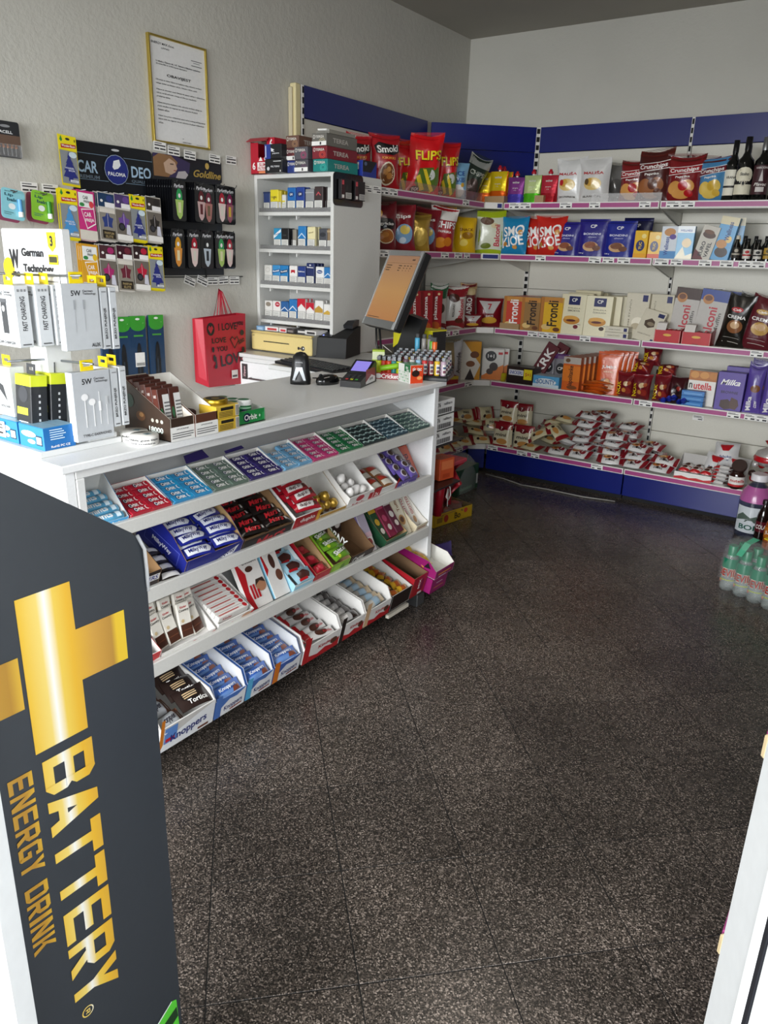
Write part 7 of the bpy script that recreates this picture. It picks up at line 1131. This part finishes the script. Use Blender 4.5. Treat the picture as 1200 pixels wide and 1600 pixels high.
ptg = B().box(-.035, .035, -.001, 0, 0, .038, LABEL).box(-.03, .01, -.0015, -.001, .030, .033, INK).box(-.03, .03, -.0015, -.001, .02, .025, INK).box(-.03, -.005, -.0015, -.001, .006, .012, INK).box(.0, .03, -.0015, -.001, .006, .012, INK).mesh('price_tag')
for k, (y, z, t, ry) in enumerate(((2.487, 1.885, 'first above the gold script board, left', 2), (2.565, 1.875, 'second above the gold script board', 2), (2.66, 1.868, 'third above the gold script board', 2), (2.815, 1.868, 'fourth above the gold script board, right', 2), (2.94, 1.875, 'alone on the wall by the red filter box', 0), (1.845, 1.665, 'above the green lip balm', 0), (1.935, 1.665, 'above the light blue tree card', 0), (2.62, 1.305, 'first on the black label rail, turned', 20), (2.70, 1.305, 'second on the black label rail, turned', 20), (2.775, 1.303, 'third on the black label rail', 0), (2.85, 1.305, 'fourth on the black label rail', -3), (2.925, 1.305, 'fifth on the black label rail, right end', 0))):
    tag(O('price_tag', ptg, mat=TR(-.026 if k > 6 else (-.020 if k < 4 else -.036), y, z) @ RZ(90) @ RY(ry)), 'white price tag, ' + t, 'price tag')
# batteries, lip balms
bt = tag(E('battery_pack', (.0, 1.745, 1.78), R(90)), 'dark battery blister card with a row of batteries at the picture edge', 'batteries')
card(.125, .125, '2a2c30', [('r', -.5, .35, .5, .62, '6a5448'), ('t', 'DURACELL', -.08, .70, .70, .08, 'eef0f0'), ('e', .05, .86, .16, .04, '8a8c90')], .001, rad=.008).obj('card', bt)
for k in range(6): O('battery', B().lathe([(.006, 0), (.006, .026)], 10, M('17181a', 'plastic')).lathe([(.006, .026), (.006, .034), (.003, .035), (.003, .038)], 10, M('c07a4a', 'metal')).mesh('battery'), bt, mat=TR(-.045 + .0165 * k, -.008, .006))
O('blister', B().box(-.058, .058, -.016, 0, .002, .046, clear('blister_clear', (.95, .95, .95), .16), .003).mesh('blister'), bt)
for y, c, c2, t in ((1.705, '8fd0dc', '5a9fd0', 'turquoise'), (1.825, '8cc83a', '3a8a2c', 'lime green')):
    L = [('t', 'BIOBALM', -.15, .90, .4, .03, '3a5a5c'), ('t', 'Lip', -.18, .78, .36, .12, '1c4a5a'), ('t', 'balm', .0, .64, .52, .11, '1c4a5a'), ('e', -.06, .42, .15, .1, 'eef2ee'), ('e', .0, .94, .14, .02, '4a3a34'), ('r', -.4, .2, .0, .22, '4a7a7c'), ('r', -.4, .14, -.1, .16, '4a7a7c')]
    m1 = card(.092, .108, c, L, .002, rad=.014).mesh('lip_balm'); m2 = card(.092, .108, '9a4a64', [], .002, rad=.014).mesh('lip_balm')
    o = onwall('lip_balm', m1, .065, y, 1.560, t + ' lip balm card hanging on the wall', 'lip balm', None, -4, 8)
    O('balm_stick', B().lathe([(.009, .0), (.009, .018)], 12, M('eef0ee', 'plastic')).lathe([(.0088, .018), (.0088, .062)], 12, M(c2, 'plastic')).mesh('balm_stick'), o, mat=TR(.026, -.009, .012) @ RY(-6))
    onwall('lip_balm', m2, .035, y - .004, 1.553, 'pink-backed lip balm card hanging behind the %s one' % t, 'lip balm', None, -4, 8)
    O('hook', B().tube([(0, -.03, .098), (0, .10, .085)], .002, BP, 5).mesh('hook'), o)
# wiper blades and red gift bag
WL = [('r', -.5, .905, .5, 1, '3c9a34'), ('t', 'CARREX', .04, .925, .66, .026, 'd8f0c8'), ('e', 0, .972, .14, .010, 'f0f4ee'), ('e', 0, .905, .46, .04, '3c9a34'), ('r', -.3, .815, .3, .83, '4a9a3c'), ('e', 0, .62, .16, .14, '14171c'), ('r', -.18, .0, .18, .60, '14171c'), ('r', -.06, .0, .02, .60, '2a3440')]
wm = card(.086, .50, '1f3c5c', WL, .012, 'film', rad=.006).mesh('wiper_blade')
for k, (y, t) in enumerate(((2.12, 'furthest left, half hidden by cable packs'), (2.19, 'second from left'), (2.275, 'third from left with a white price sticker'), (2.38, 'nearest the red gift bag'))):
    o = onwall('wiper_blade', wm, .0, y, .675, 'wiper blade in green and blue sleeve, ' + t, 'wiper blade', None, -1, 1.5)
    if k == 2: O('price_sticker', B().box(-.025, .028, -.0025, -.002, .27, .335, LABEL).prints([('r', -.4 + .07 * q, .08, -.37 + .07 * q, .3, '2a2a2c') for q in range(12)], lambda u, v, e: (.0015 + .053 * u, -.0025 - e, .27 + .065 * v), 1).mesh('price_sticker'), o)
rbg = tag(E('gift_bag', (-.012, 2.785, .80), R(90)), 'red paper gift bag with black love doodles hanging on the wall', 'gift bag')
gm_ = M('b3142c', 'card')
gb2 = B()
gb2.add([(-.145, -.05, .35), (.148, -.05, .36), (.135, -.055, .0), (-.128, -.055, .008), (-.15, .02, .345), (.15, .02, .36), (.14, .02, .0), (-.15, .02, .03)], [(0, 1, 2, 3), (4, 7, 6, 5), (0, 3, 7, 4), (1, 5, 6, 2), (3, 2, 6, 7)], gm_)
gb2.add([(-.165, -.015, .345), (-.145, -.05, .345), (-.135, -.05, .04), (-.152, -.01, .06)], [(0, 1, 2, 3)], M('c02a3c', 'card'))
dood = [('e', -.34, .82, .09, .09, BLK), ('p', [(-.40, .83), (-.37, .87), (-.34, .84), (-.31, .87), (-.28, .83), (-.34, .76)], 'b3142c'), ('t', 'I LOVE', .06, .84, .44, .10, BLK), ('t', 'you', .36, .86, .16, .08, BLK), ('t', 'LOVE', -.16, .66, .34, .075, BLK), ('t', 'YOU', -.1, .54, .26, .07, BLK), ('p', [(.1, .66), (.16, .70), (.22, .66), (.28, .70), (.32, .64), (.21, .52)], BLK), ('p', [(.125, .655), (.165, .68), (.22, .64), (.27, .68), (.30, .64), (.21, .545)], 'b3142c'), ('t', 'xoxo', .38, .62, .16, .06, BLK, 20), ('t', 'I LOVE', .08, .38, .72, .16, BLK, 4), ('e', -.3, .42, .03, .05, BLK), ('e', -.32, .54, .03, .04, BLK), ('e', .42, .50, .04, .04, BLK), ('e', .40, .74, .05, .04, BLK), ('e', -.28, .3, .03, .03, BLK), ('e', .36, .44, .03, .03, BLK)]
gb2.prints(dood + [('r', .10, .10, .26, .22, 'e2d8d4'), ('r', .12, .12, .24, .15, '5a5054')], lambda u, v, e: (.29 * u * (.95 + .05 * v), -.0555 + .0055 * v - e - .0005, .36 * v), .8); gb2.obj('bag_body', rbg)
for x in (-.05, -.03, .0, .03): B().tube([(x - .01, -.04, .36), (-.005 + x * .2, -.03, .47), (.0, -.015, .485), (.005 + x * .2, -.03, .47), (x + .03, -.04, .36)], .0025, M('b81a34', 'rubber'), 5).obj('cord_handle', rbg)
# ------------------------------------------------------------------ beside the far end of the counter
rk = tag(E('carton_rack', (1.30, 2.84, 0)), 'narrow dark rack at the far end of the counter stacked with small cartons', 'rack')
for x, y in ((-.12, -.125), (-.12, .125)): B().box(x - .006, x + .006, y - .006, y + .006, 0, .95, BP).obj('post', rk)
for z in (.12, .50, .70): B().box(-.126, .051, -.131, .131, z - .008, z, BP, .002).obj('tier', rk)
for k in range(3): tag(O('barcode_carton', carton(.15, .13, .06, 'e6e6e4', [('t', '76', -.36, .72, .16, .3, '1c1c1e'), ('t', 'refilters', .12, .74, .46, .2, '1c1c1e')] + [('r', -.4 + .055 * q, .1, -.37 + .055 * q + .01 * (q % 2), .45, '2a2a2c') for q in range(13)], side='2a2a2c').mesh('barcode_carton'), mat=TR(1.35, 2.80, .703 + .066 * k) @ RZ(90)), ['lowest', 'middle', 'topmost'][k] + ' of three white barcoded cartons at the end of the counter', 'carton')
B().box(-.12, .045, -.12, .12, .763, .769, BP).box(-.12, .045, -.12, .12, .829, .835, BP).obj('divider', rk)
tag(O('orange_pack', carton(.10, .08, .10, 'd0562c', [('r', -.4, .5, .4, .9, 'e07a4a'), ('r', -.3, .1, .2, .3, 'b8421e')]).mesh('orange_pack'), mat=TR(1.30, 2.93, .502) @ RZ(80)), 'small orange pack on the rack behind the counter end', 'box')
ht = tag(E('hanging_net_bags', (1.17, 3.12, .26)), 'cluster of red net bags with white strings hanging past the counter end', 'net bags')
for k in range(5): B().tube([(.04 * math.sin(k * 1.9), .05 * (k - 2), .26), (.05 * math.sin(k * 2.3 + 1), .05 * (k - 2) + .01, .15), (.03 * math.cos(k), .045 * (k - 2), .02)], .024, M('9c1224', 'film'), 8).obj('net_bag', ht)
for k in range(1): B().tube([(.045, -.06, .24), (.06, -.055, .19), (.062, -.03, .15), (.06, -.02, .11), (.062, -.04, .09), (.06, -.06, .11), (.062, -.05, .15), (.06, -.045, .06)], .003, M('e2dcd6', 'rubber'), 5).obj('string', ht)
B().box(-.05, .06, -.12, .13, .25, .27, M('b83a4a', 'card'), .004).obj('header_card', ht)
B().tube([(0, 0, .26), (0, 0, .30), (.04, -.2, .32), (.06, -.26, .30)], .004, GREY, 6).obj('wire_hook', ht)
yc = tag(E('open_carton', (.93, 3.69, 0), R(80)), 'low yellow cardboard tray on the floor beyond the counter end', 'carton')
tray(.34, .24, .075, .085, 'c9a41e', '6a5a3c', [('e', -.2, .5, .06, .3, 'a8342a'), ('t', 'Bo', .1, .5, .16, .5, '3a2a14'), ('e', .32, .7, .05, .2, 'c84a3a'), ('r', -.44, .3, -.3, .7, '8a6a1c')]).obj('box_body', yc)
for k in range(4): tag(O('candy_bag', bar(.13, .09, .05, '6a4a44', [('e', 0, .5, .2, .3, '8a3a34')], seed=60 + k).mesh('candy_bag'), mat=TR(.83 + .05 * (k % 2), 3.58 + .07 * k, .01 + .03 * (k % 2)) @ RZ(60 + 20 * k)), 'dull brown candy bag in the yellow tray on the floor', 'sweets', 'candy bags in the yellow tray')
gw = tag(E('shrink_wrapped_crate', (.70, 4.27, 0), R(90)), 'green drinks pack under loose clear film on the floor by the shelving', 'drinks pack')
carton(.28, .20, .17, '1c4a2e', [('t', 'Heineken', -.1, .2, .6, .16, '6a9a7c'), ('r', .40, .2, .48, .6, 'c9ccc8')]).obj('green_carton', gw)
cf_ = B(); vs = []; n = 12
for (z, s) in ((0.002, 1.03), (.10, 1.04), (.18, .98), (.22, .72), (.245, .45), (.25, .1)): vs += [(.145 * s * math.copysign(abs(math.cos(2 * PI * i / n)) ** .5, math.cos(2 * PI * i / n)) * (1 + .04 * math.sin(i * 5 + z * 40)), .10 + .105 * s * math.copysign(abs(math.sin(2 * PI * i / n)) ** .5, math.sin(2 * PI * i / n)), z) for i in range(n)]
cf_.add(vs, [(k * n + i, k * n + (i + 1) % n, (k + 1) * n + (i + 1) % n, (k + 1) * n + i) for k in range(5) for i in range(n)], clear('loose_film', (.8, .85, .82), .20, .1), True).obj('clear_film', gw)
for k in range(2): tag(O('purple_bag', bag(.10, .04, .11, '5a4a9c', [('e', 0, .5, .2, .2, '7a6ab8')], 'film', .06, 70 + k).mesh('purple_bag'), mat=TR(1.20 + .02 * k, 3.02 + .09 * k, .0) @ RZ(60) @ RX(-20)), 'crumpled purple sweet bag on the floor past the counter end' + (', rear one' if k else ', front one'), 'sweets')
# ------------------------------------------------------------------ drinks on the floor at the right
def bottle(x, y, h, r, body, cap, label_, cat='bottle', grp=None, lab=None, neck=.34, capr=.55, clearb=None, rot=-90, caph=.1):
    t = tag(E('drink_bottle', (x, y, 0)), label_, cat, grp); m = clearb or M(body, 'gloss')
    B().lathe([(r * .7, 0), (r * .95, .006), (r, .02), (r, h * .30), (r * .95, h * .36), (r, h * .42), (r, h * .58), (r * .9, h * .68), (r * .55, h * .82), (r * neck, h * .88), (r * neck, h * .92)], 20, m).obj('bottle_body', t)
    B().lathe([(r * capr, h * (1 - caph)), (r * capr, h * .99), (r * capr * .92, h)], 16, M(cap, 'plastic')).obj('screw_cap', t)
    if lab:
        z0, z1, L = lab
        B().prints(L, lambda u, v, e: ((r + .0008 + e) * math.cos(R(rot) + u * 2.6), (r + .0008 + e) * math.sin(R(rot) + u * 2.6), z0 + (z1 - z0) * v), 1, 'film', .0005, .0004, True).obj('printed_label', t)
    return t
wt = bottle(2.375, 4.585, .37, .085, 'b06a9c', 'e6e2e6', 'large clear water bottle with pink top and mountain label on the floor', lab=(.04, .19, [('r', -.4, .0, .4, 1, 'd3d9de'), ('p', [(-.38, .42), (-.36, .6), (-.2, .76), (0, .6), (.2, .72), (.36, .55), (.38, .42)], '55655c'), ('t', 'BOR', 0, .22, .5, .2, '1f5a4c')]), clearb=clear('pet_bottle', (.05, .06, .10), .62, .06))
B().lathe([(.0855, .215), (.0812, .245), (.0705, .275), (.052, .30)], 20, M('b45f9c', 'film'), None, True, False).obj('pink_wrap', wt)
for k, (x, y, b_, c, t, h) in enumerate(((2.44, 4.50, '1c0f0d', '1c1010', 'dark cola bottle with maroon label behind the six-pack', .25), (2.50, 4.42, 'a8541c', 'd8941e', 'orange juice bottle with yellow cap behind the six-pack', .22), (2.58, 4.36, 'b8862c', 'd8b41e', 'amber juice bottle with yellow cap at the picture edge', .24))): bottle(x, y, h, .033, b_, c, t, lab=(.07, .13, [('r', -.5, 0, .5, 1, ('5a1420', 'c8741e', 'c8a02c')[k]), ('t', ('COLA', 'JUICE', 'JUICE')[k], 0, .5, .6, .4, WHT)]))
DV = [('r', -.5, .60, .5, 1.0, '1a7a5a'), ('t', 'DEVIL', 0, .42, .98, .34, 'e8dcc8'), ('t', 'DEVIL', 0, .42, .92, .30, 'a8241c'), ('e', -.3, .06, .09, .07, 'c8847a'), ('r', -.3, .1, .4, .13, 'b8c83a')]
pb = clear('clear_pet', (.55, .62, .60), .28, .06)
pos = [(2.437, 3.70), (2.505, 3.665), (2.572, 3.630), (2.640, 3.595), (2.470, 3.765), (2.538, 3.73), (2.605, 3.695), (2.672, 3.66)]
for k, (x, y) in enumerate(pos): bottle(x, y, .225, .036, 'd8dedc', '17805a', 'clear energy drink bottle with green cap in the shrink-wrapped pack, ' + ('front row' if k < 4 else 'back row'), 'bottle', 'energy drinks %s row' % ('front' if k < 4 else 'back'), (.045, .165, DV), .5, .62, pb, -100, .24)
sw = tag(E('shrink_film', (2.555, 3.68, 0), R(-27.3)), 'clear shrink film wrapped over the energy drink bottles', 'film')
sf = B(); sw_m = clear('shrink_wrap', (.85, .9, .88), .09, .05); vs = []; n = 20
for (z, s) in ((.05, 1.0), (.12, 1.01), (.20, .96), (.24, .88), (.262, .66), (.270, .3)): vs += [(.168 * s * math.copysign(abs(math.cos(2 * PI * i / n)) ** .45, math.cos(2 * PI * i / n)) * (1 + .02 * math.sin(i * 4 + z * 60)), .078 * s * math.copysign(abs(math.sin(2 * PI * i / n)) ** .45, math.sin(2 * PI * i / n)), z + .012 * math.sin(i * 2.7) * (z > .2)) for i in range(n)]
sf.add(vs, [(k * n + i, k * n + (i + 1) % n, (k + 1) * n + (i + 1) % n, (k + 1) * n + i) for k in range(5) for i in range(n)], sw_m, True).obj('film_sheet', sw)
O('carry_strap', B().add([(-.06, -.088, .205), (-.055, -.05, .262), (-.05, .0, .28), (-.045, .07, .25), (-.03, -.088, .205), (-.022, -.05, .262), (-.016, .0, .28), (-.01, .07, .25)], [(0, 1, 5, 4), (1, 2, 6, 5), (2, 3, 7, 6)], M('4fae88', 'film')).mesh('carry_strap'), sw)
O('yellow_tag', B().box(.02, .12, .02, .06, .272, .276, M('e2c81e', 'paper')).box(.02, .05, .0, .02, .272, .275, LABEL).box(-.06, .0, .05, .08, .268, .272, M('e2c81e', 'paper')).mesh('yellow_tag'), sw, mat=RY(6))
# ------------------------------------------------------------------ right-hand shelving seen past the door
rs = tag(E('gondola_bay', (2.912, 1.10, 0), R(-90)), 'low shelving unit with purple price rails just behind the open door', 'shelving')
for z in (.44, .82, 1.2):
    s = O('shelf', B().box(-2.2, 0, .0, .40, z - .03, z + .012, SHELF, .003).mesh('shelf'), rs)
    O('price_rail', B().box(-2.2, -.012, -.014, 0, z - .026, z + .012, PURP, .002).mesh('price_rail'), s)
    O('end_cap', B().box(-.008, .002, -.015, .03, z - .028, z + .014, M('c4b08a', 'plastic'), .004).mesh('end_cap'), s)
B().box(-2.2, 0, .40, .42, 0, 1.6, PANEL).obj('back_panel', rs); B().box(-2.2, 0, .02, .40, 0, .12, BLUE).obj('plinth', rs)
# ------------------------------------------------------------------ open entrance door at the right
dl = struct(E('door_1', (2.912, .90, 0), R(-68)))
B().box(0, .105, .0, .06, .0, 2.2, M('d4d6d6', 'plastic'), .006).obj('outer_stile', dl)
B().box(.105, .139, -.006, .06, .0, 2.2, M('f2f4f4', 'plastic'), .005).obj('sash_lip', dl)
B().box(.139, .150, -.0065, .05, .0, 2.2, M('17181f', 'rubber')).obj('gasket', dl)
B().box(.150, .22, -.006, .06, .0, 2.2, M('eef0f0', 'plastic'), .006).obj('inner_stile', dl)
B().box(.22, .80, .0, .06, .0, .15, M('eef0f0', 'plastic'), .006).obj('bottom_rail', dl)
B().box(.22, .80, .02, .03, .15, 2.1, clear('door_glass', (.9, .95, .95), .15)).obj('pane', dl)
# left door post with handle
dj = struct(E('door_2', (2.323, .270, 0), R(36)))
B().box(-.03, .0, .0, .05, 0, 1.95, M('eef0f0', 'plastic'), .006).obj('door_edge', dj)
B().box(-.30, -.03, .02, .05, 0, 1.95, M('857e72', 'plastic'), .004).obj('door_leaf', dj)
B().tube([(-.075, -.02, .60), (-.075, -.05, .62), (-.078, -.055, .78), (-.078, -.05, .93), (-.075, -.02, .95)], .012, M('cfd2d2', 'metal'), 8).obj('pull_handle', dj)
# ------------------------------------------------------------------ black energy drink display board
def goldprint():
    m = bpy.data.materials.new('gold_gradient_print'); m.use_nodes = True; nt = m.node_tree; b = nt.nodes['Principled BSDF']
    ge = nt.nodes.new('ShaderNodeTexCoord'); sp = nt.nodes.new('ShaderNodeSeparateXYZ'); nt.links.new(ge.outputs['Object'], sp.inputs[0])
    mr = nt.nodes.new('ShaderNodeMapRange'); mr.inputs['From Min'].default_value = .41; mr.inputs['From Max'].default_value = .625; nt.links.new(sp.outputs['Y'], mr.inputs['Value'])
    cr = nt.nodes.new('ShaderNodeValToRGB'); el = cr.color_ramp.elements; el[0].position = 0; el[0].color = (*lin('c79a3a'), 1); el[1].position = 1; el[1].color = (*lin('f4cf3c'), 1)
    for p, c in ((.12, 'b98a34'), (.24, 'f0c440'), (.36, 'f7dc7a'), (.41, 'fffef6'), (.47, 'f3d15a'), (.56, 'eebb38'), (.72, 'd6a348'), (.86, 'c09040'), (.9, 'f0c83a')): e = el.new(p); e.color = (*lin(c), 1)
    nt.links.new(mr.outputs[0], cr.inputs[0]); nt.links.new(cr.outputs[0], b.inputs['Base Color']); b.inputs['Roughness'].default_value = .32; b.inputs['Metallic'].default_value = .15; return m
GP = goldprint(); BK = M('24272b', 'film'); XB = 2.08
ds = tag(E('display_totem', (0, 0, 0)), 'black energy drink display board with gold plus sign and lettering in the foreground', 'display board')
bp = [(.30, 0), (.665, 0), (.664, 1.045), (.656, 1.070), (.644, 1.084), (.465, 1.214), (.30, 1.33)]
B().prism(bp, 'x', XB - .045, XB, M('32373d', 'card')).obj('board', ds)
B().box(XB - .16, XB + .0, .30, .66, 0, .02, BP).obj('foot_plate', ds)
pl = B(); ex = XB + .0008
for pts in ([(.459, 1.044), (.538, 1.044), (.539, .970), (.619, .970), (.619, .889), (.541, .889), (.541, .809), (.459, .809)], [(.34, .964), (.453, .964), (.453, .886), (.34, .886)]): pl.add([(ex, y, z) for y, z in pts], [tuple(range(len(pts)))], GP)
pl.obj('gold_plus_sign', ds)
tb_ = B()
_s, _t = .27, .19
def _rc(a, b, c, d): return [(a, b), (c, b), (c, d), (a, d)]
BLK_ = {'B': [_rc(0, 0, _s, 1), _rc(0, 0, .8, _t), _rc(0, .41, .8, .59), _rc(0, 1 - _t, .8, 1), _rc(.73, .14, 1, .40), _rc(.73, .60, 1, .86), [(.8, 0), (1, .14), (.73, .19), (.73, 0)], [(.8, 1), (1, .86), (.73, .81), (.73, 1)], [(.73, .4), (1, .4), (.88, .5), (1, .6), (.73, .6)]],
 'A': [[(0, 0), (.3, 0), (.66, 1), (.34, 1)], [(1, 0), (.7, 0), (.34, 1), (.66, 1)], _rc(.2, .18, .8, .36)], 'T': [_rc(0, 1 - _t - .03, 1, 1), _rc(.36, 0, .64, 1)],
 'E': [_rc(0, 0, _s, 1), _rc(0, 0, 1, _t), _rc(0, .41, .9, .59), _rc(0, 1 - _t, 1, 1)], 'Y': [[(0, 1), (.32, 1), (.5, .68), (.68, 1), (1, 1), (.64, .44), (.64, 0), (.36, 0), (.36, .44)]],
 'R': [_rc(0, 0, _s, 1), _rc(0, 1 - _t, .8, 1), _rc(0, .36, .8, .55), _rc(.73, .5, 1, .86), [(.8, 1), (1, .86), (.73, .81), (.73, 1)], [(.8, .36), (1, .5), (.73, .55), (.73, .36)], [(.34, .4), (.66, .4), (1, 0), (.68, 0)]],
 'N': [_rc(0, 0, _s, 1), _rc(1 - _s, 0, 1, 1), [(0, 1), (_s + .04, 1), (1, 0), (1 - _s - .04, 0)]], 'G': [_rc(0, .12, _s, .88), _rc(.1, 0, .9, _t), _rc(.1, 1 - _t, .9, 1), _rc(1 - _s, .1, 1, .5), _rc(.5, .36, 1, .52), _rc(1 - _s, .7, 1, .9), [(0, .12), (.1, 0), (_s, .12)], [(0, .88), (.1, 1), (_s, .88)], [(1, .1), (.9, 0), (.7, .1)], [(1, .9), (.9, 1), (.7, .9)]],
 'D': [_rc(0, 0, _s, 1), _rc(0, 0, .82, _t), _rc(0, 1 - _t, .82, 1), _rc(.73, .14, 1, .86), [(.82, 0), (1, .14), (.73, .14), (.73, 0)], [(.82, 1), (1, .86), (.73, .86), (.73, 1)]], 'I': [_rc(.0, 0, 1, 1)],
 'K': [_rc(0, 0, _s, 1), [(_s - .02, .36), (.66, 1), (1, 1), (.5, .44)], [(.36, .56), (.56, .66), (1, 0), (.66, 0)]]}
def vtext(s, y0, y1, z0, z1, gap=.14, eps=.0008):
    ws = [(.34 if c == 'I' else (.5 if c == ' ' else 1)) for c in s]; tot = sum(ws) + gap * (len(s) - 1); p = 0
    for c, w in zip(s, ws):
        for k, poly in enumerate(BLK_.get(c, [])): tb_.add([(XB + eps + .00015 * k, y0 + v * (y1 - y0), z0 + (z1 - z0) * (p + u * w) / tot) for u, v in poly], [tuple(range(len(poly)))], GP)
        p += w + gap
vtext('BATTERY', .466, .545, .792, .315); vtext('ENERGY DRINK', .415, .450, .790, .480, .22); vtext('R', .481, .489, .304, .296)
tb_.add([(XB + .0008, .485 + r_ * math.cos(a), .300 + r_ * math.sin(a)) for r_ in (.0105, .0085) for a in [2 * PI * k / 20 for k in range(20)]], [(k, (k + 1) % 20, 20 + (k + 1) % 20, 20 + k) for k in range(20)], GP)
tb_.obj('gold_lettering', ds)
B().tube([(XB + .002, .652, 1.078), (XB + .006, .660, 1.055), (XB + .005, .662, 1.02), (XB + .002, .664, .985)], .003, clear('loose_clear_film', (.9, .93, .96), .5), 6).obj('peeling_film', ds)
O('green_sticker', B().add([(XB + .001, .590, .122), (XB + .001, .645, .158), (XB + .001, .656, .152), (XB + .001, .660, .03), (XB + .001, .560, .03)], [(0, 1, 2, 3, 4)], M('58c83a', 'card')).add([(XB + .0014, .625, .12), (XB + .0014, .655, .135), (XB + .0014, .657, .11), (XB + .0014, .64, .10)], [(0, 1, 2, 3)], M('1a3a1c', 'paper')).add([(XB + .0014, .588, .121), (XB + .0014, .645, .159), (XB + .0014, .645, .156), (XB + .0014, .590, .117)], [(0, 1, 2, 3)], M('e8f0e8', 'paper')).mesh('green_sticker'), ds)
